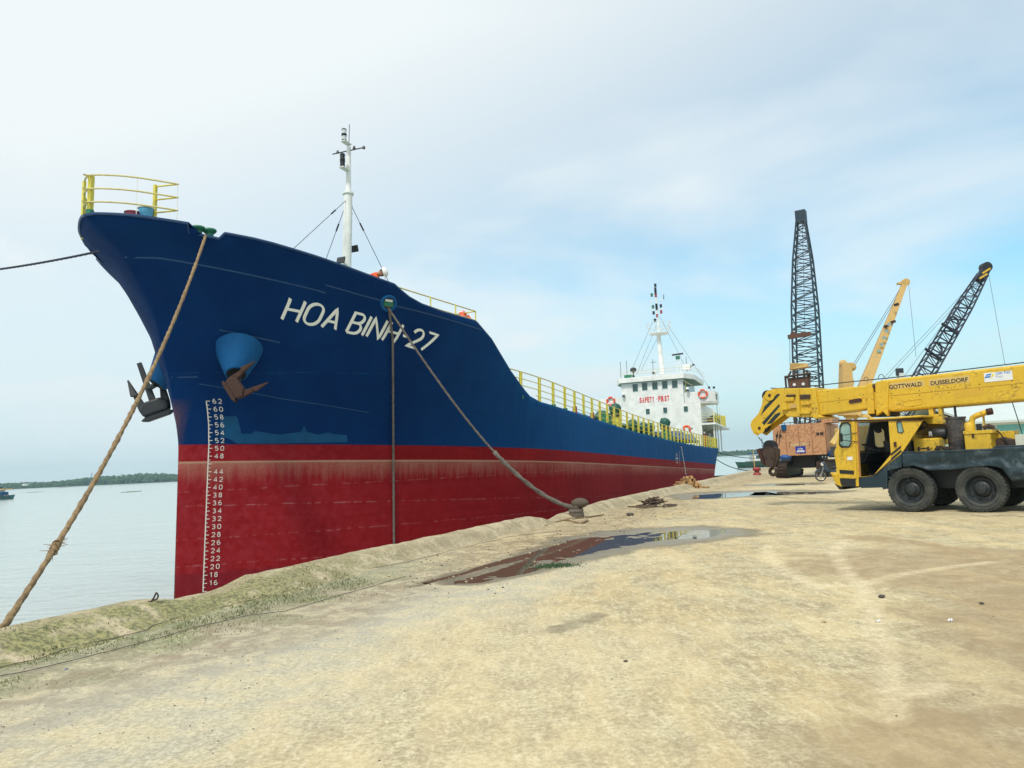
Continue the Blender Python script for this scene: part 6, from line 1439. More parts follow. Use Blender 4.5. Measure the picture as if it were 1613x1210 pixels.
# boom head with striped cheek plates and sheaves
hd = empty('boom_head'); hd.parent = truck
HP = [(1222.5, 611.8), (1233, 612), (1238, 618), (1237, 640), (1239, 650), (1215, 668), (1203, 677), (1193, 686.5), (1186.5, 683), (1184, 673), (1187, 665), (1198, 654), (1205, 637), (1207, 622), (1213, 614)]
for rn, rf in ((1.02, 1.05), (1.58, 1.61)):
    m = MB(); m.prism([tk(x, y, 1.02) for x, y in HP], 1, -rf, -rn); m.build('cheek_plate', M_YEL, hd, bevel=.006)
m = MB(); cxh, cyh = 1212, 645; m.prism([tk(cxh + (x - cxh) * .86, cyh + (y - cyh) * .86, 1.3) for x, y in HP], 1, -1.56, -1.07); m.build('head_core', M_YEL, hd)
M_STR = plain('stripe_black', (.015, .03, .03), .55)
def stripe(pts): m = MB(); m.prism([tk(x, y, 1.02) for x, y in pts], 1, -1.022, -1.016); m.build('stripe', M_STR, hd)
stripe([(1204.5, 640), (1225, 620), (1229, 621.5), (1206, 646), (1198, 655)]); stripe([(1196.5, 670), (1227, 636.5), (1228.5, 640), (1201, 673.5), (1196.5, 673.5)]); stripe([(1207.5, 668.5), (1221, 652.5), (1229.5, 649), (1229, 653), (1216, 667)])
for (x, y, r) in ((1213, 623, .155), (1197, 674.5, .17)):
    a, z = tk(x, y, 1.02); m = MB(); m.lathe([(.001, 0), (r * .95, 0), (r, .02), (r, .03), (.001, .03)], 28, Matrix.Translation((a, -1.02, z)) @ WMX.inverted()); m.v = [(x_, -1.02 + abs(y_ + 1.02), z_) for x_, y_, z_ in m.v]; m.build('cheek_disc', M_YEL, hd, smooth=True)
    m = MB(); m.cyl((a, -1.0, z), (a, -.975, z), .045, n=12); m.build('pin', M_RUST, hd, smooth=True)
for k in range(3):
    for (x, y, r) in ((1213, 624, .17), (1200, 672, .19)):
        a, z = tk(x, y, 1.3); yy = -1.15 - k * .15; m = MB(); m.cyl((a, yy - .03, z), (a, yy + .03, z), r, n=24); m.build('sheave', M_BLK, hd, smooth=True)
bx('head_weld_plate', 1230, 1238, 612, 652, 1.1, 1.55, M_YEL, hd, .01)
# hoist rope along the top and hook block
m = MB(); p = [tk(1216, 613, 1.3), tk(1240, 618, 1.3), tk(1243, 622, 1.3)]; pts = [(a, -1.3, z) for a, z in [tk(1214, 611.5, 1.3), tk(1228, 612, 1.3)]] + [(a, -1.3, z) for a, z in [tk(x, y, 1.3) for x, y in ((1281, 608), (1340, 601.5), (1400, 595.5), (1500, 584.5), (1613, 571), (1690, 562))]]; m.tube(pts, .014, 6); m.build('hoist_rope', M_WIRE, boom, smooth=True)
for (x, y, r) in ((1364, 597, .06), (1388, 594, .08)):
    a, z = tk(x, y, 1.3); m = MB(); m.tube([(a + r * cos(t) * (1.0), -1.3, z - r * .6 + r * 1.5 * sin(t)) for t in np.linspace(0, pi, 14)], .009, 6); m.build('rope_guide', M_WIRE, boom, smooth=True)
# hook block: hangs from the boom -> its own thing
R_H = 1.3
def hk(px, py): p = on_plane(px, py, TO + TRt * R_H, TRt) - TO; return (p.dot(TF), p.z)
hc = hk(1219, 715); hb = empty('hook_block', mat=TM @ Matrix.Translation((hc[0], -R_H, hc[1]))); tag(hb, 'dark rusty hook block hanging from the striped boom head', 'hook block')
def hq(px, py): a, z = hk(px, py); return (a - hc[0], z - hc[1])
for yy in (-.16, .13):
    m = MB(); m.prism([hq(x, y) for x, y in ((1203, 712), (1209, 704), (1219, 704), (1225, 712), (1225, 722), (1221, 736), (1211, 736), (1208, 724))], 1, yy, yy + .03); m.build('cheek_plate', M_RUSTD, hb, bevel=.008)
for k in range(3):
    c = hq(1213.5, 704); m = MB(); m.cyl((c[0], -.10 + k * .07, c[1]), (c[0], -.06 + k * .07, c[1]), .20, n=26); m.build('sheave', M_BLK, hb, smooth=True)
m = MB(); m.prism([hq(x, y) for x, y in ((1196, 708), (1201, 706), (1209, 733), (1205, 731))], 1, -.19, .19); m.build('rope_guard', M_RUST, hb, bevel=.005)
for x, y in ((1214, 704), (1210, 722), (1221, 722)): c = hq(x, y); m = MB(); m.cyl((c[0], .12, c[1]), (c[0], .18, c[1]), .035, n=10); m.build('pin', M_RUST, hb, smooth=True)
bkt = [hq(x, y) for x, y in ((1221, 702), (1230, 708), (1228, 724), (1222, 736), (1216, 736), (1218, 720))]; m = MB(); m.prism(bkt, 1, .02, .12); m.build('side_weight', M_RUSTD, hb, bevel=.01)
c = hq(1217.5, 743); m = MB(); m.tube([(c[0] + .095 * cos(t), 0, c[1] + .095 * sin(t)) for t in np.linspace(radians(100), radians(-215), 26)], .05, 10, rfun=lambda k, th: .05 * (1.0 if k < 19 else 1 - (k - 19) * .09)); m.build('hook', M_RUSTD, hb, smooth=True)
m = MB(); m.cyl((c[0], 0, c[1] + .08), (hq(1216, 732)[0], 0, hq(1216, 732)[1]), .05, n=10); m.build('hook_shank', M_RUSTD, hb, smooth=True)
def tl2(a, z, y=-R_H): return TM @ Vector((a, y, z))
for (x0, y0, x1, y1, dy) in ((1197, 690, 1205, 700, .05), (1225, 682, 1222, 700, .0), (1227, 680, 1225, 702, -.08)):
    a, z = hk(x0, y0); b_, z_ = hk(x1, y1); m = MB(); p0, p1 = tl2(a, z, -R_H + dy), tl2(b_, z_, -R_H + dy); m.cyl(p0 + (p0 - p1) * .15, p1, .012, n=6); tag(m.build('hoist_rope', M_WIRE), 'steel hoist rope between the striped boom head and the hook block', 'rope', 'hoist ropes carrying the hook block')
# ---------------- motorbike ----------------
bk = on_z(1300, 758); 
mk = empty('motorbike', mat=Matrix.Translation(on_z(1293.5, 758.5)) @ Matrix.Rotation(radians(172), 4, 'Z')); tag(mk, 'small dark motorbike parked behind the truck crane cab', 'motorbike')
# local: x forward
def wheel2(x):
    w = empty('wheel'); w.parent = mk; w.matrix_basis = Matrix.Translation((x, 0, .29)) @ Matrix.Rotation(pi / 2, 4, 'X')
    m = MB(); m.tube([(.255 * cos(a), .255 * sin(a), 0) for a in np.linspace(0, 2 * pi, 32, endpoint=False)], .036, 10, closed=True); m.build('tyre', M_TYRE, w, smooth='full')
    m = MB(); m.tube([(.222 * cos(a), .222 * sin(a), 0) for a in np.linspace(0, 2 * pi, 32, endpoint=False)], .012, 6, closed=True); m.cyl((0, 0, -.06), (0, 0, .06), .035, n=10)
    for k in range(14): a = k * 2 * pi / 14; m.cyl((.02 * cos(a), .02 * sin(a), 0), (.22 * cos(a), .22 * sin(a), 0), .004, n=4)
    m.build('rim', plain('alloy', (.5, .52, .54), .35, .6), w, smooth=True)
wheel2(0.0); wheel2(-1.2)
M_BIKE = paint('bike_blue_grey', (.03, .05, .075), .3, (.1, .1, .1), .2, 5)
for y in (-.07, .07): bar('fork', (0, y, .29), (-.2, y, .80), .018, plain('fork_grey', (.35, .36, .38), .4, .5), mk)
m = MB(); m.tube([(-.02 + .31 * cos(a), 0, .29 + .31 * sin(a)) for a in np.linspace(.5, 2.5, 10)], .05, 6); m.build('front_mudguard', M_BIKE, mk, smooth=True)
m = MB(); m.hexa([(-.14, -.12, .72), (-.30, -.16, .45), (-.30, .16, .45), (-.14, .12, .72), (-.26, -.10, .95), (-.42, -.14, .60), (-.42, .14, .60), (-.26, .10, .95)]); m.build('leg_shield', M_BIKE, mk, bevel=.03)
m = MB(); m.sphere((-.14, 0, .86), .10, 12, (.9, 1.1, 1)); m.build('headlight', M_SIGNW, mk, smooth=True)
m = MB(); m.sphere((-.20, 0, .90), .12, 12, (1, 1.2, .8)); m.build('cowl', M_BIKE, mk, smooth=True)
m = MB(); m.tube([(-.32, -.34, .98), (-.25, -.16, 1.0), (-.22, 0, .95), (-.25, .16, 1.0), (-.32, .34, .98)], .014, 8); m.build('handlebar', M_BLK, mk, smooth=True)
for y in (-.3, .3):
    mi = empty('mirror'); mi.parent = mk; bar('stem', (-.27, y * .8, 1.0), (-.24, y, 1.2), .006, M_BLK, mi); m = MB(); m.sphere((-.24, y, 1.23), .055, 10, (.3, 1, .8)); m.build('mirror_face', M_LAMPW, mi, smooth=True)
m = MB(); m.tube([(-.30, 0, .62), (-.45, 0, .48), (-.6, 0, .46), (-.8, 0, .55), (-1.15, 0, .66)], .07, 10); m.build('frame_cover', M_BIKE, mk, smooth=True)
m = MB(); m.hexa([(-.55, -.10, .62), (-1.35, -.11, .70), (-1.35, .11, .70), (-.55, .10, .62), (-.60, -.09, .74), (-1.35, -.10, .82), (-1.35, .10, .82), (-.60, .09, .74)]); m.build('seat', M_BLK, mk, bevel=.035)
m = MB(); m.cyl((-.42, -.08, .34), (-.62, -.08, .34), .09, n=12); m.bb(-.7, -.4, -.09, .09, .26, .42); m.build('engine', M_DARK, mk, bevel=.02)
m = MB(); m.cyl((-.55, -.14, .25), (-1.35, -.15, .36), .04, n=10); m.build('exhaust', M_DARK, mk, smooth=True)
bar('kickstand', (-.6, .12, .3), (-.68, .24, .0), .012, M_DARK, mk)
m = MB(); m.tube([(-1.2 + .32 * cos(a), 0, .29 + .32 * sin(a)) for a in np.linspace(.4, 2.6, 10)], .05, 6); m.build('rear_mudguard', M_BIKE, mk, smooth=True)
m = MB(); m.box((-1.42, 0, .66), (.05, .12, .08)); m.build('tail_light', M_LAMPR, mk)

# =====================================================================
# CRAWLER CRANE (salmon house, dark lattice boom)
# =====================================================================
CH = radians(33); CF = Vector((sin(CH), cos(CH), 0)); CL = Vector((-cos(CH), sin(CH), 0))
rear = (on_y(1216, 717, 46) + on_y(1300, 717, 46)) / 2
CO_ = Vector((rear.x, rear.y, 0))
CM = Matrix(((CF.x, CL.x, 0, CO_.x), (CF.y, CL.y, 0, CO_.y), (0, 0, 1, 0), (0, 0, 0, 1)))
cc = empty('crawler_crane', mat=CM); tag(cc, 'old crawler crane with rusty salmon house and tall dark lattice boom', 'crawler crane')
def cr(px, py, x=0.0):     # point on the crane's plane x = const -> (y,z)
    p = on_plane(px, py, CO_ + CF * x, CF) - CO_; return (p.dot(CL), p.z)
yl, zt_ = cr(1216, 668); yr, zb_ = cr(1303, 717); zt_ = cr(1260, 668)[1]; zb_ = cr(1260, 717.5)[1]
hs = empty('machine_house'); hs.parent = cc
n_p = 4; ws = (yl - yr) / n_p
for k in range(n_p):
    m = MB(); m.bb(-.02 - .01 * (k % 2), .06, yl - k * ws - .008, yl - (k + 1) * ws + .008, zb_, zt_); m.build('rear_panel', M_PEACH, hs, bevel=.015)
m = MB(); m.bb(.06, 4.2, yl - .02, yr + .02, zb_ + .05, zt_ - .03); m.build('house_body', M_PEACH, hs, bevel=.02)
for k in range(3):
    m = MB(); m.bb(.2 + k * 1.2, 1.3 + k * 1.2, yr - .03, yr + .01, zb_ + .1, zt_ - .1); m.build('side_door', M_PEACH, hs, bevel=.01)
for (x0, x1, y0, y1) in ((1219, 1223, 683.5, 686.5), (1225, 1231, 684, 687)): pass
def cquad(name, x0, x1, y0, y1, mat, par, d=.05):
    a, z1 = cr(x0, y0); b, z0 = cr(x1, y1); m = MB(); m.bb(-.03 - d, -.03, a, b, z0, z1); return m.build(name, mat, par)
cquad('vent', 1222, 1226, 684.5, 688.5, M_BLK, hs, .03); cquad('vent', 1227.5, 1231.5, 685, 689, M_BLK, hs, .03); cquad('vent', 1286, 1290.5, 681.5, 685.5, M_BLK, hs, .03); cquad('vent', 1292, 1297, 681, 685, M_BLK, hs, .03)
for x, y in ((1244, 698), (1244, 702.5), (1275.5, 696), (1275.5, 701)): cquad('bolt', x - .8, x + .8, y - .8, y + .8, M_RUSTD, hs, .02)
cquad('blue_sign', 1253, 1269.5, 703.5, 713.5, M_SIGNB, hs, .02)
def ctext(body, x0, y0, x1, y1, ph, mat, name, par, d=.055):
    a0, z0 = cr(x0, y0); a1, z1 = cr(x1, y1); zt = cr(x0, y0 - ph)[1]; X_ = Vector((0, a1 - a0, z1 - z0)); M = axes((-.03 - d, a0, z0), X_, Vector((0, 0, 1))); return text_fit(name, body, X_.length, zt - z0, mat, par, M, .02, .004)
ctext('CẤM', 1257, 708.6, 1265, 708.2, 3.6, M_SIGNW, 'sign_lettering', hs); ctext('ĐẬU XE GẦN', 1255, 712, 1267, 711.5, 1.6, M_SIGNW, 'sign_lettering', hs) if False else None
cquad('sign_line', 1256, 1267, 709.6, 710.3, M_SIGNW, hs, .024); cquad('sign_line', 1255, 1268, 711.2, 711.8, M_SIGNW, hs, .024)
ctext('SUMITOMO', 1246, 703.5, 1273, 701.5, 4.2, plain('faded_letter', (.62, .50, .28), .7), 'maker_lettering', hs, .004)
cquad('raised_box', 1291, 1312, 667, 674, M_PEACH, hs, -.5) if False else None
a, z1 = cr(1291, 667); b, z0 = cr(1311, 675); m = MB(); m.bb(.3, 2.4, a, b, zt_ - .02, zt_ + .32); m.build('roof_box', M_PEACH, hs, bevel=.02)
bar('roof_rail', (.1, yl, zt_ + .12), (.1, yr + 1.2, zt_ + .12), .02, M_RUSTD, hs)
for k in range(9): bar('roof_rail_post', (.1, yl - k * .35, zt_), (.1, yl - k * .35, zt_ + .12), .018, M_RUSTD, hs)
# crawler base
base = empty('undercarriage'); base.parent = cc
m = MB(); m.bb(.8, 3.6, yl - .9, yr + .9, .55, zb_ + .03); m.build('car_body', M_BLK, base)
m = MB(); m.lathe([(1.1, 1.0), (1.1, zb_ + .02)], 24, Matrix.Translation((2.1, (yl + yr) / 2, 0))); m.build('slew_ring', M_BLK, base)
pad = MB(); pad.box((0, 0, 0), (.17, .72, .05)); pad.box((0, 0, .035), (.03, .72, .05)); PADM = pad.mesh('track_pad', M_RUSTD)
for yy in (yl - .30, yr + .30):
    tr = empty('crawler_track'); tr.parent = base; L0, L1, rr = -.1, 4.3, .42
    m = MB(); m.prism([(L0 + .42, .12), (L1 - .42, .12), (L1 - .15, .5), (L1 - .42, .86), (L0 + .42, .86), (L0 + .15, .5)], 1, yy - .26, yy + .26); m.build('track_frame', M_BLK, tr)
    per = 2 * (L1 - L0 - .94) + 2 * pi * .42; nP = int(per / .2)
    for k in range(nP):
        s = per * k / nP; st_ = L1 - L0 - .94
        if s < st_: x, z, an = L0 + .47 + s, .92, 0
        elif s < st_ + pi * .42: t = (s - st_) / .42; x, z, an = L1 - .47 + .42 * sin(t), .5 + .42 * cos(t), t
        elif s < 2 * st_ + pi * .42: x, z, an = L1 - .47 - (s - st_ - pi * .42), .08, pi
        else: t = (s - 2 * st_ - pi * .42) / .42; x, z, an = L0 + .47 - .42 * sin(t), .5 - .42 * cos(t), pi + t
        shared('track_pad', PADM, tr, Matrix.Translation((x, yy, z)) @ Matrix.Rotation(an, 4, 'Y'))
# lattice boom
def lattice(par, name, foot, tip, up, prof, mat, nbay, chord=.045, lace=.022, flip=False):
    """prof(t)->(half width along side axis, half width along depth axis)"""
    g = empty(name); g.parent = par
    foot, tip = Vector(foot), Vector(tip); ax = (tip - foot).normalized(); sd_ = Vector(up) - ax * Vector(up).dot(ax); sd_.normalize(); dp = ax.cross(sd_)
    def node(t, i): hw, hd_ = prof(t); sx, sy = ((1, 1), (-1, 1), (-1, -1), (1, -1))[i]; return foot + (tip - foot) * t + sd_ * hw * sx + dp * hd_ * sy
    T = [k / nbay for k in range(nbay + 1)]
    for k in range(nbay):
        for i in range(4):
            bar('chord', node(T[k], i), node(T[k + 1], i), chord, mat, g); j = (i + 1) % 4
            if (k + i) % 2: bar('lacing', node(T[k], i), node(T[k + 1], j), lace, mat, g)
            else: bar('lacing', node(T[k], j), node(T[k + 1], i), lace, mat, g)
            if i in (0, 2): bar('lacing', node(T[k], i), node(T[k], j), lace * .9, mat, g)
    return g
def wpx(px, py, Y): return CM.inverted() @ on_y(px, py, Y)
foot = wpx(1276, 668, 49.5); tip = wpx(1262, 348, 50.5)
def prof1(t): z = t; return (float(np.interp(t, [0, .12, .55, .80, 1], [.72, .80, .74, .56, .26])), float(np.interp(t, [0, .12, .6, 1], [.5, .6, .55, .25])))
bl = lattice(cc, 'lattice_boom', foot, tip, (0, 1, 0), prof1, M_LATT, 29, .06, .032)
ax_ = (tip - foot).normalized()
m = MB(); m.box(tip + ax_ * .28, (.6, .66, .85)); m.build('boom_head', M_LATT, bl, bevel=.04)
for k in range(3): m = MB(); c = tip + ax_ * .55; m.cyl(c + Vector((-.2 + k * .14, 0, 0)), c + Vector((-.12 + k * .14, 0, 0)), .17, n=16); m.build('sheave', M_BLK, bl, smooth=True)
# hanging spreader and ropes, gantry
sb0, sb1 = wpx(1242, 531, 47.5), wpx(1276, 526, 47.5); bar('spreader_bar', sb0, sb1, .13, M_BROWN, cc, 'box'); 
for x in (1249, 1266): bar('spreader_lug', wpx(x, 528, 47.5), wpx(x + .5, 523, 47.5), .12, M_BROWN, cc, 'box')
for x0, y0, x1, y1 in ((1244, 532, 1244.5, 580), (1249.5, 532, 1248, 582), (1258, 350, 1254, 525), (1264, 350, 1268, 524)): bar('luffing_rope', wpx(x0, y0, 47.5), wpx(x1, y1, 47.5), .015, M_WIRE, cc)
gt = empty('gantry'); gt.parent = cc
m = MB(); a, b = wpx(1243, 583, 47), wpx(1273, 578, 47); m.hexa([a, b, b + Vector((.5, 0, 0)), a + Vector((.5, 0, 0)), a + Vector((0, -.1, .42)), b + Vector((0, .1, .25)), b + Vector((.5, .1, .25)), a + Vector((.5, -.1, .42))]); m.build('bridle', M_BEIGE, gt, bevel=.03)
m = MB(); p = [wpx(x, y, 46.6) for x, y in ((1240, 596), (1277, 592), (1273, 617), (1243, 617))]; m.hexa([p[0], p[1], p[1] + Vector((.15, 0, 0)), p[0] + Vector((.15, 0, 0)), p[3], p[2], p[2] + Vector((.15, 0, 0)), p[3] + Vector((.15, 0, 0))]); m.build('gantry_plate', M_BROWN, gt)
for x, y in ((1251, 606), (1265, 605)): c = wpx(x, y, 46.5); m = MB(); m.cyl(c, c + Vector((.08, 0, 0)), .09, n=12); m.build('pin', M_SIGNW, gt)
bar('gantry_beam', wpx(1236, 594, 46.5), wpx(1277, 588, 46.5), .07, M_RUSTD, gt); 
for x0, y0, x1, y1 in ((1237, 594, 1239, 617), (1275, 590, 1276, 668), (1240, 617, 1230, 668), (1272, 617, 1290, 668), (1252, 583, 1250, 596), (1266, 581, 1267, 596), (1246, 585, 1240, 596), (1270, 583, 1274, 592), (1250, 650, 1252, 668), (1268, 650, 1268, 668)): bar('gantry_leg', wpx(x0, y0, 46.6), wpx(x1, y1, 46.6), .065, M_RUSTD, gt)
for k, (x, y, mt) in enumerate(((1235, 671, M_LBLUE), (1241, 672, M_RED))):
    c = wpx(x, y + 4, 46.4); m = MB(); m.cyl(c - Vector((0, 0, .12)), c + Vector((0, 0, .22)), .16, n=12); m.build('fuel_can', mt, cc, bevel=.02)
m = MB(); c = wpx(1312, 715, 45.4); m.sphere(c, .3, 10, (1, 1, .7), .2); m.build('blue_cloth', M_TARPB, cc, smooth='full')
m = MB(); c = wpx(1237, 721, 45.6); m.sphere(c, .3, 10, (1, 1.2, .6), .2); m.build('blue_cloth', M_TARPB, cc, smooth='full')
m = MB(); a, z1 = cr(1309, 704); m.bb(-.3, .3, a, a - .35, z1 - .55, z1); m.build('control_box', M_SEAT, cc, bevel=.02)

# =====================================================================
# PALE TELESCOPIC / BOX BOOM CRANE and NAVY LATTICE CRANE behind the truck crane
# =====================================================================
def world_thing(name, Y, px, label, cat):
    b = on_z(px, 0 + 752, 0) if False else on_y(px, 745, Y); o = empty(name, loc=(b.x, b.y, 0)); tag(o, label, cat); return o
c2 = world_thing('port_crane', 40, 1350, 'pale yellow crane with box boom and short mast, partly hidden by the truck crane', 'crane')
def L2(o, px, py, Y): return on_y(px, py, Y) - o.location
m = MB()
def taper_beam(m, p0, p1, w0, w1, d0=None, d1=None, side=(1, 0, 0)):
    p0, p1 = Vector(p0), Vector(p1); ax = (p1 - p0).normalized(); s = Vector(side); s = (s - ax * s.dot(ax)).normalized(); t = ax.cross(s); d0 = d0 or w0; d1 = d1 or w1
    m.hexa([p0 - s * w0 - t * d0, p0 + s * w0 - t * d0, p0 + s * w0 + t * d0, p0 - s * w0 + t * d0, p1 - s * w1 - t * d1, p1 + s * w1 - t * d1, p1 + s * w1 + t * d1, p1 - s * w1 + t * d1])
taper_beam(m, L2(c2, 1343, 655, 40), L2(c2, 1424, 449, 42), .30, .13); m.build('box_boom', M_BEIGE, c2, bevel=.02)
m = MB(); c = L2(c2, 1426, 445, 42); m.cyl(c + Vector((-.0, -.15, 0)), c + Vector((0, .15, 0)), .2, n=14); m.box(c + Vector((-.2, 0, -.05)), (.5, .2, .12)); m.build('boom_tip', M_BEIGE, c2, bevel=.01)
for (x, y) in ((1396, 514), (1407, 507), (1412, 480)): m = MB(); m.box(L2(c2, x, y, 41), (.14, .3, .12)); m.build('boom_fitting', M_RUSTD, c2)
for k in range(6):
    c = L2(c2, 1377 + k * 4.2, 565 - k * 10.6, 40.9); m = MB(); m.box(c + Vector((0, -.27 + k * .015, 0)), (.2, .02, .14)); m.build('painted_character', plain('pale_blue_paint', (.22, .36, .40), .6), c2)
m = MB(); taper_beam(m, L2(c2, 1333.5, 655, 40), L2(c2, 1331.5, 572, 40), .34, .24); m.build('mast', M_BEIGE, c2, bevel=.02)
m = MB(); c = L2(c2, 1328, 573, 40); m.sphere(c, .22, 10, (1, .6, 1)); c = L2(c2, 1341.5, 578, 40); m.sphere(c, .26, 10, (1, .6, .9)); m.box(L2(c2, 1338, 577, 40), (.4, .3, .25)); m.box(L2(c2, 1338.5, 602, 40), (.3, .3, .3)); m.build('mast_head', M_BEIGE, c2, smooth=True)
for (x0, y0, x1, y1, r) in ((1421, 450, 1344, 574, .012), (1423, 452, 1345, 578, .012), (1431, 447, 1443, 563, .009), (1366, 604, 1366, 599, .012)): bar('rope', L2(c2, x0, y0, 42), L2(c2, x1, y1, 40), r, M_WIRE, c2)
m = MB(); taper_beam(m, L2(c2, 1340, 655, 40), L2(c2, 1310, 700, 39.5), .12, .12); taper_beam(m, L2(c2, 1372, 655, 40), L2(c2, 1330, 655, 40), .1, .1, side=(0, 1, 0)); taper_beam(m, L2(c2, 1370, 655, 40), L2(c2, 1392, 700, 40), .12, .12); m.build('a_frame', M_YEL2, c2, bevel=.01)
m = MB(); b0 = L2(c2, 1345, 672, 40); b1 = L2(c2, 1430, 735, 40); m.bb(b0.x, b1.x, -1.5, 2.5, .55, b0.z); m.build('machine_house', M_YEL2, c2, bevel=.05)
for dy in (-1.2, 1.9):
    for dx in (-.2, 1.1, 2.4): m = MB(); m.cyl((b0.x + .8 + dx, dy, .5), (b0.x + .8 + dx, dy + .3, .5), .5, n=24); m.build('wheel', M_TYRE, c2, smooth=True)
c3 = world_thing('lattice_crane', 50, 1410, 'dark navy lattice boom crane leaning right behind the yellow boom', 'crane')
f3, t3 = L2(c3, 1418, 655, 50), L2(c3, 1548, 432, 52)
def prof3(t): return (float(np.interp(t, [0, .1, .75, 1], [.50, .50, .42, .26])), float(np.interp(t, [0, .1, .8, 1], [.5, .5, .4, .25])))
b3 = lattice(c3, 'lattice_boom', f3, t3, (1, 0, 0), prof3, M_LATB, 24, .055, .028)
ax3 = (t3 - f3).normalized(); m = MB(); taper_beam(m, t3 - ax3 * .5, t3 + ax3 * .55, .30, .26); m.build('boom_head', M_LATB, b3, bevel=.03)
c = L2(c3, 1552.5, 421.5, 52); m = MB(); m.cyl(c + Vector((0, -.25, 0)), c + Vector((0, .25, 0)), .34, n=20); m.build('sheave', M_BLK, b3, smooth=True)
for k in range(2):
    p = t3 + ax3 * (-.35 + k * .5); m = MB(); s = Vector((1, 0, 0)); taper_beam(m, p + Vector((-.3, -.34, -.12)), p + Vector((.28, -.34, .2)), .06, .06, .01, .01, (0, 0, 1)); m.build('warning_stripe', M_YEL, b3)
for (x, y) in ((1467, 552), (1493, 512)):
    c = L2(c3, x, y, 50.5); m = MB(); m.tube([c + ax3 * (.5 * sin(a)) + ax3.cross(Vector((0, 1, 0))) * (.42 * cos(a)) + Vector((0, -.5, 0)) for a in np.linspace(-.4, pi + .4, 16)], .07, 8); m.build('rope_hoop', M_LATB, b3, smooth=True)
    m = MB(); c = L2(c3, x + 3, y + 6, 50.5); sdv = ax3.cross(Vector((0, 1, 0))); m.cyl(c - sdv * .62, c + sdv * .62, .10, n=8); m.build('cross_beam', M_LATB, b3, smooth=True)
for (x0, y0, x1, y1) in ((1545, 432, 1388, 600), (1547, 436, 1392, 602), (1551, 428, 1469, 588), (1556, 425, 1583, 575), (1533, 447, 1425, 592)): bar('rope', L2(c3, x0, y0, 52), L2(c3, x1, y1, 50), .012, M_WIRE, c3)
m = MB(); bb0 = L2(c3, 1395, 672, 50); bb1 = L2(c3, 1455, 735, 50); m.bb(bb0.x, bb1.x, -1.5, 2, .9, bb0.z); m.build('machine_house', M_LATB, c3, bevel=.05)
for dy in (-1.4, 1.5): m = MB(); m.prism([(bb0.x, .3), (bb0.x + .3, 0), (bb1.x - .3, 0), (bb1.x, .3), (bb1.x - .3, .85), (bb0.x + .3, .85)], 1, dy, dy + .5); m.build('crawler_track', M_BLK, c3)
tip4 = world_thing('distant_crane', 75, 1419, 'tip of a pale grey crane far behind the yellow boom', 'crane'); m = MB(); taper_beam(m, L2(tip4, 1426, 700, 75), L2(tip4, 1418.5, 588, 75), .5, .25); m.build('boom', M_ROOFG, tip4); m = MB(); m.box(L2(tip4, 1417, 586, 75), (.6, .5, .7)); m.build('boom_head', M_DARK, tip4, bevel=.05)
m = MB(); q = L2(tip4, 1426, 735, 75); m.bb(q.x - 2, q.x + 2, -1.5, 1.5, 0, 2.2); m.build('body', M_DARK, tip4, bevel=.05)

# =====================================================================
# shed, trees, boats, far bank
# =====================================================================
sh = empty('warehouse', loc=on_y(1562, 745, 62)); sh.location.z = 0; tag(sh, 'pale green metal warehouse with a low roof behind the truck crane', 'warehouse')
def LS(px, py, Y=62): return on_y(px, py, Y) - sh.location
a, b = LS(1536, 662), LS(1700, 650); 
for k in range(9):
    x0 = a.x + k * 1.9; m = MB(); m.bb(x0 + .01, x0 + 1.89, 0, .12, 0, a.z - .1); m.build('wall_panel', M_PALEG, sh)
m = MB(); m.bb(a.x, a.x + 17, .12, 14, 0, a.z - .2); m.build('inner_wall', M_PALEG, sh)
m = MB(); rz = LS(1580, 640).z; m.prism([(-.5, a.z - .12), (7, rz + .9), (14.5, a.z - .12), (14.5, a.z - .3), (7, rz + .7), (-.5, a.z - .3)], 0, a.x - .5, a.x + 17.5); m.build('roof', M_ROOFG, sh)
w0, w1 = LS(1570, 665), LS(1700, 690)
for k in range(5): m = MB(); m.bb(w0.x + k * 1.7, w0.x + k * 1.7 + 1.6, -.03, .02, max(.6, LS(1590, 690).z), w0.z); m.build('window', glass('green_window', (.12, .40, .38), 1.0, .2) if k == 0 else bpy.data.materials['green_window'], sh)
m = MB(); m.bb(a.x, a.x + 17, -.05, .0, a.z - .45, a.z - .3); m.build('eaves_band', M_WHITE, sh)
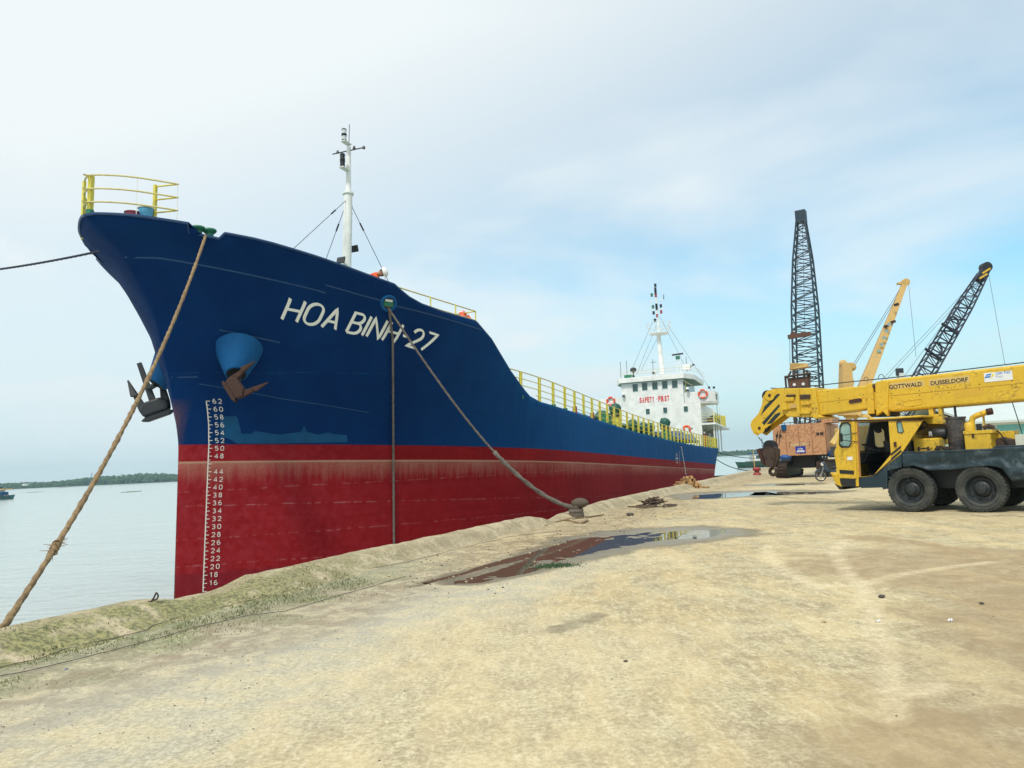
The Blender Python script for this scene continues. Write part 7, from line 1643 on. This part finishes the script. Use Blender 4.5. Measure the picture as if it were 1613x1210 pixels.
def tree(p, H, Wd, label, seed, n=2600, leaf=.22, trunk=.35, crown0=.3, mat=M_LEAF, group=None):
    random.seed(seed); r = empty('tree', loc=p); tag(r, label, 'tree', group)
    m = MB(); m.cyl((0, 0, 0), (.1, 0, H * .45), trunk * .5, trunk * .3, 10); tips = []
    for k in range(9):
        a = k * 2.4; e = random.uniform(.35, .8); z0 = H * random.uniform(.25, .5); q = Vector((cos(a) * Wd * .36 * e, sin(a) * Wd * .36 * e, H * random.uniform(.5, .85))); m.cyl((.06, 0, z0), q, trunk * .16, trunk * .05, 6); tips.append(q)
    m.build('trunk', M_BARK, r, smooth=True)
    cl = [(t + Vector((random.uniform(-1, 1), random.uniform(-1, 1), random.uniform(-.4, .6))) * Wd * .12, Wd * random.uniform(.12, .22)) for t in tips for _ in range(2)] + [(Vector((0, 0, H * .82)), Wd * .2)]
    m = MB(); vs = []; fs = []
    for k in range(n):
        c, rad = random.choice(cl); d = Vector((random.gauss(0, 1), random.gauss(0, 1), random.gauss(0, .8))).normalized() * rad * random.random() ** .4; q = c + d
        nrm = Vector((random.uniform(-1, 1), random.uniform(-1, 1), random.uniform(-.2, 1))).normalized(); t = nrm.orthogonal().normalized(); b_ = nrm.cross(t); s = leaf * random.uniform(.6, 1.3); i = len(vs)
        vs += [q - t * s, q - b_ * s * .5, q + t * s, q + b_ * s * .5]; fs.append((i, i + 1, i + 2, i + 3))
    m.add(vs, fs); me_ = m.mesh('crown', mat); o = bpy.data.objects.new('crown', me_); link(o, r); return r
p = on_y(1520, 745, 72); tree(Vector((p.x, p.y, 0)), 7.0, 6.0, 'bright green leafy tree behind the exhaust of the truck crane', 5, 5200, .19)
p = on_y(1600, 745, 90); tree(Vector((p.x, p.y, 0)), 7.0, 5.0, 'small tree beyond the pale green warehouse', 6, 1500, .2)
# far bank: low land and a line of trees
m = MB(); yb = 900; xs_ = np.arange(-1500, 1501, 60)
vs = []; 
for x in xs_:
    n_ = (float(vnoise(x * .01, 3, 8)) - .5) * 40 ; vs += [(x, yb + n_, WATER_Z - .5), (x, yb + n_ + 6, WATER_Z + 1.2), (x, yb + 400, WATER_Z + 1.4)]
m.add(vs, [(i * 3 + k, i * 3 + 3 + k, i * 3 + 4 + k, i * 3 + 1 + k) for i in range(len(xs_) - 1) for k in range(2)])
tag(m.build('far_bank', plain('bank_green', (.05, .08, .035), .9, var=.3, scale=.05)), 'low green river bank on the horizon', kind='structure')
def far_wood(x0, x1, y0, y1, hmax, seed, label, n, prof=None):
    random.seed(seed); vs = []; fs = []; 
    for k in range(n):
        x = random.uniform(x0, x1); y = random.uniform(y0, y1); hh = hmax * (.45 + .75 * float(fbm(x * .02, 2, 4, seed))) * (prof(x) if prof else 1); rad = random.uniform(2.2, 4.2)
        cz = WATER_Z + 1 + max(1.5, hh - rad) * random.random() ** .45
        for q in range(7):
            d = Vector((random.gauss(0, 1), random.gauss(0, 1), random.gauss(0, 1))).normalized() * rad * random.uniform(.4, 1); c = Vector((x, y, cz)) + d; nr = Vector((random.uniform(-1, 1), -1, random.uniform(-.5, 1))).normalized(); t = nr.orthogonal().normalized(); b_ = nr.cross(t); s = random.uniform(.7, 1.7); i = len(vs)
            vs += [c - t * s, c - b_ * s * .8, c + t * s * .8, c + b_ * s]; fs.append((i, i + 1, i + 2, i + 3))
    m = MB(); m.add(vs, fs); o = m.build('far_wood', M_LEAFD); tag(o, label, 'woodland', kind='stuff'); return o
def bankprof(x): return float(np.interp(x, [-1200, -640, -560, -490, -440, -400, -300, 0, 400], [.6, .62, .8, 1.3, 1.25, .9, .95, .75, .6]))
far_wood(-900, -180, 906, 940, 10.5, 31, 'distant tree line on the far river bank left of the bow', 5200, bankprof)
far_wood(-180, 900, 906, 940, 7, 32, 'distant tree line on the far bank behind the stern and cranes', 3800)
fc = on_y(140, 762, 910); r = empty('shore_crane', loc=fc); r.location.z = 0; tag(r, 'tiny distant crane jib rising from the far bank', 'crane')
m = MB(); m.cyl((0, 0, 0), on_y(145.5, 744.5, 910) - r.location, .45, .3, 6); m.build('jib', M_DARK, r); m = MB(); m.bb(-3, 3, -2, 2, -.6, 3); m.build('cabin', M_DARK, r)
p = on_y(39, 763.5, 905); r = empty('shore_shed', loc=p); tag(r, 'tiny white roofed shed on the far bank', 'shed'); m = MB(); m.bb(-3.2, 3.2, 0, 5, -1.5, .2); m.build('wall', M_WHITE, r); m = MB(); m.prism([(-3.6, .2), (3.6, .2), (3.3, 1.0), (-3.0, .9)], 1, -.3, 5.3); m.build('roof', M_WHITE, r)
# floating hyacinth
random.seed(12); m = MB()
for (px, py, w) in ((200, 764, 22), (97, 768.5, 9), (54, 776, 4), (207, 775.5, 4), (240, 759, 12), (112, 767, 3)):
    c = on_z(px, py, WATER_Z)
    for k in range(90):
        q = c + Vector((random.gauss(0, w * c.y * .0003), random.gauss(0, 3), .08)); s = random.uniform(.1, .35); m.add([q, q + Vector((s, 0, 0)), q + Vector((s, .1, s * .5)), q + Vector((0, .1, s * .7))], [(0, 1, 2, 3)])
tag(m.build('water_hyacinth', M_LEAFD), 'drifting patches of water plants on the river', 'water plants', kind='stuff')
# passenger boat at left
def boat(name, M, Lh, Bh, label, hullmat, white, roofmat, cat):
    r = empty(name, mat=M); tag(r, label, cat); m = MB(); N = 12; vs = []
    for i in range(N + 1):
        t = i / N; x = -Lh / 2 + Lh * t; b = Bh / 2 * (1 - max(0, (t - .6) / .4) ** 2.2) * (.8 + .2 * min(1, t / .2)); sh_ = .25 * max(0, t - .5) ** 2 * 4
        for y, z in ((-b, .95 + sh_), (-b * .7, .0), (0, -.3), (b * .7, .0), (b, .95 + sh_)): vs.append((x + (0 if z > .5 else -.5 * t), y, z))
    fs = [(i * 5 + k, i * 5 + 5 + k, i * 5 + 6 + k, i * 5 + 1 + k) for i in range(N) for k in range(4)] + [(0, 1, 2, 3, 4)]; m.add(vs, fs)
    m.add([vs[i * 5] for i in range(N + 1)] + [vs[i * 5 + 4] for i in range(N + 1)], [(i, i + 1, N + 2 + i, N + 1 + i) for i in range(N)]); m.build('hull', hullmat, r, smooth=True)
    return r
bp = on_z(18, 787, WATER_Z); bY = bp.y
bpos = on_z(-14, 788, WATER_Z); bt = boat('river_boat', Matrix.Translation(Vector((bpos.x, bpos.y, WATER_Z))) @ Matrix.Rotation(radians(-5), 4, 'Z'), 13.5, 3.2, 'small teal and white river boat with tyres on its side, cut by the left edge', paint('teal_hull', (.01, .12, .13), .5), M_WHITE, M_LBLUE, 'boat')
m = MB(); m.bb(-5, 3.0, -1.2, 1.2, .95, 2.6); m.build('cabin', M_WHITE, bt)
for k in range(4): m = MB(); m.bb(-4.3 + k * 1.9, -3.2 + k * 1.9, -1.24, -1.2, 1.4, 2.3); m.build('window', M_LBLUE if k > 2 else M_RUST, bt)
m = MB(); m.bb(-5.4, 4.7, -1.6, 1.6, 2.62, 2.86); m.build('awning', paint('awning_yellow', (.7, .42, .08), .6), bt, bevel=.03)
m = MB(); m.bb(-5.0, 2.2, -1.2, 1.2, 2.86, 3.3); m.build('roof', M_LBLUE, bt, bevel=.05)
m = MB(); m.bb(3.0, 4.2, -.9, .9, 1.2, 2.0); m.build('winch', M_LBLUE, bt, bevel=.1)
for k in range(8): c = Vector((-5.2 + k * 1.5, -1.62 + max(0, k - 5) * .35, .78 + max(0, k - 5) * .09)); m = MB(); m.tube([c + Vector((.36 * cos(a), -.05, .36 * sin(a))) for a in np.linspace(0, 2 * pi, 16, endpoint=False)], .13, 8, closed=True); m.build('tyre_fender', M_SEAT if k % 2 else M_TYRE, bt, smooth=True)
bar('flag_pole', (-1.5, 0, 3.2), (-1.5, 0, 5.3), .04, M_WIRE, bt); m = MB(); m.bb(-1.5, -.5, -.02, .02, 4.6, 5.2); m.build('flag', M_RED, bt)
# tug behind the stern
tp_ = on_y(1203, 731, 172); tg = boat('tug_boat', Matrix.Translation(Vector((tp_.x, 172, WATER_Z + .2))) @ Matrix.Rotation(radians(185), 4, 'Z'), 13, 4.2, 'small green tug with white deckhouse and blue roof moored beyond the stern', paint('tug_green', (.02, .10, .07), .5), M_WHITE, M_LBLUE, 'tug')
m = MB(); m.bb(-2.5, 2.6, -1.4, 1.4, .95, 2.75); m.build('deckhouse', M_WHITE, tg, bevel=.03)
for k in range(4):
    for s_ in (-1, 1): m = MB(); m.bb(-2.2 + k * 1.2, -1.4 + k * 1.2, s_ * 1.4, s_ * 1.43, 1.7, 2.4); m.build('window', M_GLASSD, tg)
m = MB(); m.bb(-3.0, 3.1, -1.7, 1.7, 2.76, 3.0); m.build('roof', M_LBLUE, tg, bevel=.04)
bar('mast', (0, 0, 3), (0, 0, 6.2), .07, M_DARK, tg); m = MB(); m.tube([(-6.4 + k * 1.0, (2.1 if k < 8 else 2.1 - (k - 8) * .35), 1.05) for k in range(12)], .16, 8); m.build('rubber_fender', M_TYRE, tg, smooth=True)
pb = on_y(1172, 745, 78); pn = boat('work_boat', Matrix.Translation(Vector((pb.x, 78, WATER_Z + .05))) @ Matrix.Rotation(radians(15), 4, 'Z'), 9, 2.6, 'low dark work boat lying between the stern and the quay', M_DARK, M_WHITE, M_LBLUE, 'boat'); m = MB(); m.bb(-3.5, 2, -.9, .9, .9, 1.15); m.build('thwart', M_DARK, pn)
# red bollard with a pole further along the quay
pr = on_z(1192.5, 745.5, .15); bollard(pr, 1.0, 'small red-brown bollard near the kerb beyond the timber stack', M_RED)
bar_o = MB(); pp = pr + Vector((-.05, .3, -.15)); bar_o.cyl(pp, pp + Vector((0, 0, 1.75)), .03, n=8); tag(bar_o.build('marker_pole', M_YEL2), 'thin upright pole standing behind the red-brown bollard', 'pole')

# =====================================================================
# debris on the quay
# =====================================================================
random.seed(41)
pz = on_z(1084, 771); q0 = Vector(pz); 
bm_ = MB(); bm_.box((0, 0, 0), (1, 1, 1)); BLK = bm_.mesh('timber_block', M_TIMB)
spots = []
for lay in range(5):
    nn = (8, 7, 6, 4, 3)[lay]
    for k in range(nn):
        a = (k - (nn - 1) / 2) * .17 + random.uniform(-.03, .03) + (.05 if lay > 1 else 0)
        for row in range(2 if lay < 3 else 1):
            spots.append((a, (row - .5) * .42 + random.uniform(-.04, .04), .07 + lay * .125, random.uniform(-.35, .35)))
for a, b_, z, ro in spots:
    o = bpy.data.objects.new('timber_block', BLK); link(o); o.matrix_basis = Matrix.Translation(q0 + Vector((a, .35 + b_, z))) @ Matrix.Rotation(ro, 4, 'Z') @ Matrix.Rotation(random.uniform(-.06, .06), 4, 'X') @ Matrix.Diagonal((random.uniform(.11, .16), random.uniform(.34, .5), random.uniform(.09, .125), 1)); tag(o, 'short sawn timber block in the stack beside the kerb near the stern', 'timber block', 'timber blocks stacked on the quay')
for k in range(8):
    a = random.uniform(-.9, .95); o = bpy.data.objects.new('timber_block', BLK); link(o); o.matrix_basis = Matrix.Translation(q0 + Vector((a, random.uniform(-.1, .5), .05))) @ Matrix.Rotation(random.random() * 3, 4, 'Z') @ Matrix.Diagonal((.1, .34, .09, 1)); tag(o, 'sawn timber block lying loose at the foot of the stack beside the kerb', 'timber block', 'loose timber blocks at the foot of the stack')
STK = MB(); STK.cyl((0, -.5, 0), (0, .5, .0), .5, .42, 6); SM_ = STK.mesh('stick', M_STICK)
c0 = on_z(1030, 799)
for k in range(70):
    r = abs(random.gauss(0, .30)); an = random.random() * 6.28; p = c0 + Vector((r * cos(an) * 1.15, r * sin(an) + .2, 0.02)); h = max(.01, .26 * math.exp(-(r / .28) ** 2) * random.random() ** .5)
    o = bpy.data.objects.new('stick', SM_); link(o); o.matrix_basis = Matrix.Translation(p + Vector((0, 0, h + .02))) @ Matrix.Rotation(random.random() * 6.28, 4, 'Z') @ Matrix.Rotation(random.uniform(-.25, .25) * (h > .05), 4, 'X') @ Matrix.Diagonal((random.uniform(.03, .07), random.uniform(.25, .6), random.uniform(.02, .05), 1)); tag(o, 'dark dry stick in the heap on the quay beyond the bollard', 'stick', 'dark dry sticks heaped on the quay')
for k in range(16):
    p = on_z(random.uniform(945, 1022), random.uniform(796, 806)); o = bpy.data.objects.new('stick', SM_); link(o); o.matrix_basis = Matrix.Translation(p + Vector((0, 0, .02))) @ Matrix.Rotation(QD.angle(Vector((0, 1, 0))) * -1 + random.gauss(-.9, .5), 4, 'Z') @ Matrix.Diagonal((random.uniform(.025, .05), random.uniform(.2, .9), .025, 1)); tag(o, 'dark dry stick scattered between the bollard and the stick heap', 'stick', 'sticks scattered beside the heap')
PLK = MB(); PLK.box((0, 0, 0), (1, 1, 1)); PM_ = PLK.mesh('plank', M_PLANK)
for (x0, y0, x1, y1, w, lab) in ((843, 828, 877, 820, .09, 'long pale plank nearest the kerb end by the bollard'), (846, 824, 870, 822, .07, 'short split plank lying across the kerb end'), (874, 825, 906, 817, .08, 'middle plank of the loose planks near the bollard'), (895, 822, 912, 826, .06, 'thin crooked lath lying across the middle plank'), (903, 820, 950, 814, .07, 'long straight plank pointing towards the stick heap'), (917, 826, 925, 822, .09, 'stubby plank end right of the loose planks'), (880, 821, 900, 823, .05, 'narrow batten between the loose planks'), (852, 829, 862, 831, .05, 'splintered board tip at the near end of the planks')):
    a, b_ = on_z(x0, y0), on_z(x1, y1); o = bpy.data.objects.new('plank', PM_); link(o); d = b_ - a; d.z = 0; o.matrix_basis = Matrix.Translation((a + b_) / 2 + Vector((0, 0, .045))) @ Matrix.Rotation(math.atan2(d.y, d.x), 4, 'Z') @ Matrix.Rotation(random.uniform(-.03, .03), 4, 'Y') @ Matrix.Diagonal((d.length, w, .03, 1)); tag(o, lab, 'plank')
# steel ring in the kerb
rc = q2w(6.72, SQ - .18, .24) ; rc = on_z(243, 946, .24)
m = MB(); pts = []
for t in np.linspace(0, 1, 36):
    a = -2.2 + t * 5.4; pts.append(rc + Vector((.045 * cos(a), .0, .05 + .045 * sin(a))) if t < .6 else rc + Vector((.045 * cos(-2.2 + .6 * 5.4) - (t - .6) * .22, -.02 * (t - .6), .05 + .045 * sin(-2.2 + .6 * 5.4) - .10 * sin((t - .6) * 5))))
m.tube(pts, .010, 8); tag(m.build('steel_hook', M_RUSTD, smooth=True), 'bent rusty steel hook sticking out of the mossy kerb near the bow', 'hook')
def _last(): return COL.objects[-1]
# two thin cables along the quay
def cable(pxs, label, r=.0045, z=.012):
    P = []; 
    for x, y in pxs: P.append(on_z(x, y, z))
    out = []
    for a, b_ in zip(P[:-1], P[1:]):
        k = max(1, int((b_ - a).length / .1)); out += [a + (b_ - a) * i / k for i in range(k)]
    out.append(P[-1]); pr2 = []
    for p in out:
        a, s = w2q(p); zz_ = ground_fields(np.array([a]), np.array([s]))[0][0]; w_ = (float(vnoise(a * 2.2, 1, 3)) - .5) * .03; pr2.append(q2w(a, s + w_, float(zz_) + .014))
    m = MB(); m.tube(pr2, r, 5); tag(m.build('cable', plain('cable_grey', (.13, .11, .10), .9) if 'cable_grey' not in bpy.data.materials else bpy.data.materials['cable_grey'], smooth=True), label, 'cable'); return _last()
cable([(-60, 1066), (0, 1056.5), (60, 1043), (100, 1028), (230, 997), (240, 991), (330, 965), (420, 944)], 'thin dark cable lying nearer the kerb along the quay')
cable([(-60, 1078), (0, 1069), (38, 1062), (200, 1021), (300, 993), (390, 971), (450, 963), (520, 942), (640, 908)], 'thin dark cable lying further from the kerb along the quay')
def crack(pxs, label):
    o = cable(pxs, label, .004, .0); o.name = 'ground_crack'; del o['category']; tag(o, label, kind='structure'); o.scale = (1, 1, 1); return o
crack([(1228, 783), (1262, 787), (1290, 786), (1330, 790), (1352, 789)], 'thin dark crack in the concrete before the truck crane'); crack([(1345, 786), (1372, 789), (1392, 796), (1412, 799)], 'thin dark crack running to the front wheel')
crack([(1528, 812), (1550, 815), (1590, 813), (1630, 818)], 'thin dark crack in front of the second wheel'); crack([(560, 905), (640, 890), (720, 868), (800, 849), (880, 838)], 'thin joint line in the concrete parallel to the kerb')
# weed tuft, litter, stones
random.seed(9); m = MB(); c = on_z(874, 892)
for k in range(500):
    p = c + Vector((random.gauss(0, .20), random.gauss(0, .12), 0)); h = random.uniform(.01, .045); a = random.random() * 6.28; d = Vector((cos(a), sin(a), 0)) * .012; m.add([p - d, p + d, p + Vector((random.uniform(-.02, .02), random.uniform(-.02, .02), h))], [(0, 1, 2)])
tag(m.build('weed_tuft', M_LEAFD), 'low dark green weeds at the near rim of the long puddle', 'weeds', kind='stuff')
m = MB()
for k in range(9000):      # short dry grass and moss on the kerb slope near the bow
    a = random.uniform(2.0, 9.6); s = random.gauss(7.05, .42)
    if s > 7.95 or s < 6.0 or float(fbm(a * 1.7, s * 2.3, 3, 5)) < .43: continue
    h0 = float(kerb_h(a)) * max(0, min(1, (s - 6.6) / 1.2)) ** 1.2 ; p = q2w(a, s, h0 - .005); h = random.uniform(.012, .040); an = random.random() * 6.28; d = Vector((cos(an), sin(an), 0)) * .006; m.add([p - d, p + d, p + Vector((random.uniform(-.02, .02), random.uniform(-.02, .02), h))], [(0, 1, 2)])
tag(m.build('kerb_grass', M_GRASS), 'dry grass and moss growing on the kerb slope near the bow', 'grass', kind='stuff')
def pebbles(n, fn, smin, smax, mat, label, name='pebbles', seed=1):
    random.seed(seed); m = MB()
    for k in range(n):
        a, s = fn(); 
        z = float(ground_fields(np.array([a]), np.array([s]))[0][0]) if k % 1 == 0 else 0; r = smin + (smax - smin) * random.random() ** 3; p = q2w(a, s, z + r * .2)
        M3 = Matrix.Rotation(random.random() * 6, 3, 'Z') @ Matrix.Rotation(random.random(), 3, 'X'); m.add([p + M3 @ Vector(v) * r for v in ((1, 0, 0), (-.8, .3, .1), (.1, .8, -.1), (-.1, -.9, .1), (0, .1, .55), (.1, -.1, -.5))], [(0, 2, 4), (2, 1, 4), (1, 3, 4), (3, 0, 4), (2, 0, 5), (1, 2, 5), (3, 1, 5), (0, 3, 5)])
    o = m.build(name, mat); tag(o, label, 'gravel', kind='stuff'); return o
M_PEB = plain('pebble', (.30, .27, .22), .9, var=.5, scale=3); M_PEBD = plain('pebble_dark', (.07, .06, .05), .9, var=.4, scale=3); M_CHIP = plain('wood_chip', (.46, .36, .22), .9, var=.4, scale=3)
pebbles(1500, lambda: (random.uniform(2.5, 12), random.gauss(5.4, 1.2)), .002, .012, M_PEB, 'grey gravel washed along the near quay')
pebbles(900, lambda: (random.uniform(2.5, 14), random.gauss(5.6, 1.1)), .002, .011, M_PEBD, 'dark grit along the near quay', seed=2)
pebbles(900, lambda: (random.uniform(9, 26), random.gauss(6.2, .6)), .006, .035, M_CHIP, 'bark chips and leaf litter along the kerb', seed=3)
pebbles(500, lambda: (random.uniform(9, 26), random.gauss(6.0, .8)), .006, .03, M_PEBD, 'dark debris along the kerb', seed=4)
pebbles(800, lambda: (random.uniform(2.5, 22), random.uniform(-9, 4)), .002, .010, M_PEBD, 'small dark stones scattered over the yard', seed=5)
def litter(px, py, w, h, mat, label, cat='litter', seed=0):
    random.seed(seed + int(px)); p = on_z(px, py); m = MB(); n = 6; vs = []
    for i in range(n):
        for j in range(4): vs.append((w * (i / (n - 1) - .5), w * .6 * (j / 3 - .5), .004 + h * random.random()))
    m.add(vs, [(i * 4 + j, i * 4 + 4 + j, i * 4 + 5 + j, i * 4 + 1 + j) for i in range(n - 1) for j in range(3)]); o = m.build('litter', mat); o.location = p; o.rotation_euler[2] = random.random(); tag(o, label, cat); s = o.modifiers.new('s', 'SOLIDIFY'); s.thickness = .002
litter(1497.5, 980, .05, .035, M_SIGNW, 'crumpled white paper scrap on the right of the yard'); litter(1383, 980, .05, .02, M_SIGNW, 'small white scrap beside the pale wheel track')
def stone(px, py, r, mat, label):
    p = on_z(px, py, 0); m = MB(); random.seed(int(px)); m.sphere((0, 0, r * .4), r, 8, (1.3, 1, .6), .25); o = m.build('stone', mat, smooth=True); o.location = p; tag(o, label, 'stone')
stone(985.5, 1043, .016, M_PEBD, 'lone black stone in the middle of the yard'); stone(1389, 941, .03, M_PEBD, 'dark lump beside the pale wheel track'); stone(1546.5, 951.5, .02, M_PEBD, 'small dark stone on the right of the yard'); stone(992.5, 812.5, .09, M_PEBD, 'dark clod lying behind the long puddle'); stone(925, 806, .11, M_CHIP, 'pale rubble piece beside the bollard'); stone(104.5, 1056, .017, plain('blue_chip', (.01, .05, .2), .5), 'small blue chip near the cables on the left')
stone(1298, 980.5, .02, M_CHIP, 'flat brown chip left of the white scrap')
random.seed(77); m = MB()
for k in range(30):
    p = on_z(random.uniform(985, 1110), random.uniform(831, 842), -.012); s = random.uniform(.03, .09); m.add([p + Vector((-s, 0, 0)), p + Vector((0, -s * .4, 0.003)), p + Vector((s, 0, 0)), p + Vector((0, s * .4, .003))], [(0, 1, 2, 3)])
tag(m.build('floating_leaves', plain('yellow_leaf', (.65, .5, .05), .6)), 'yellow leaves floating on the long puddle', 'leaves', kind='stuff')
# power line wire and mast seen above the warehouse
m = MB(); m.tube([on_y(1594, 632, 60), on_y(1603, 660, 60), on_y(1612, 690, 60), on_y(1614, 745, 60)], .04, 6); tag(m.build('leaning_pole', M_DARK, smooth=True), 'thin dark bent pole in front of the pale green warehouse', 'pole')
# air
HAZE = True
if HAZE:
    m = MB(); m.bb(-1400, 1400, -200, 1400, -5.0, 34.0); o = m.build('haze', None) if False else None
    mh = bpy.data.materials.new('air_haze'); mh.use_nodes = True; t = mh.node_tree; t.nodes.clear(); v = t.nodes.new('ShaderNodeVolumePrincipled'); v.inputs['Color'].default_value = (.60, .88, 1.0, 1); v.inputs['Density'].default_value = .0003; v.inputs['Anisotropy'].default_value = .3
    oo = t.nodes.new('ShaderNodeOutputMaterial'); t.links.new(v.outputs[0], oo.inputs['Volume']); o = m.build('haze', mh); tag(o, 'thin pale river haze', kind='stuff')
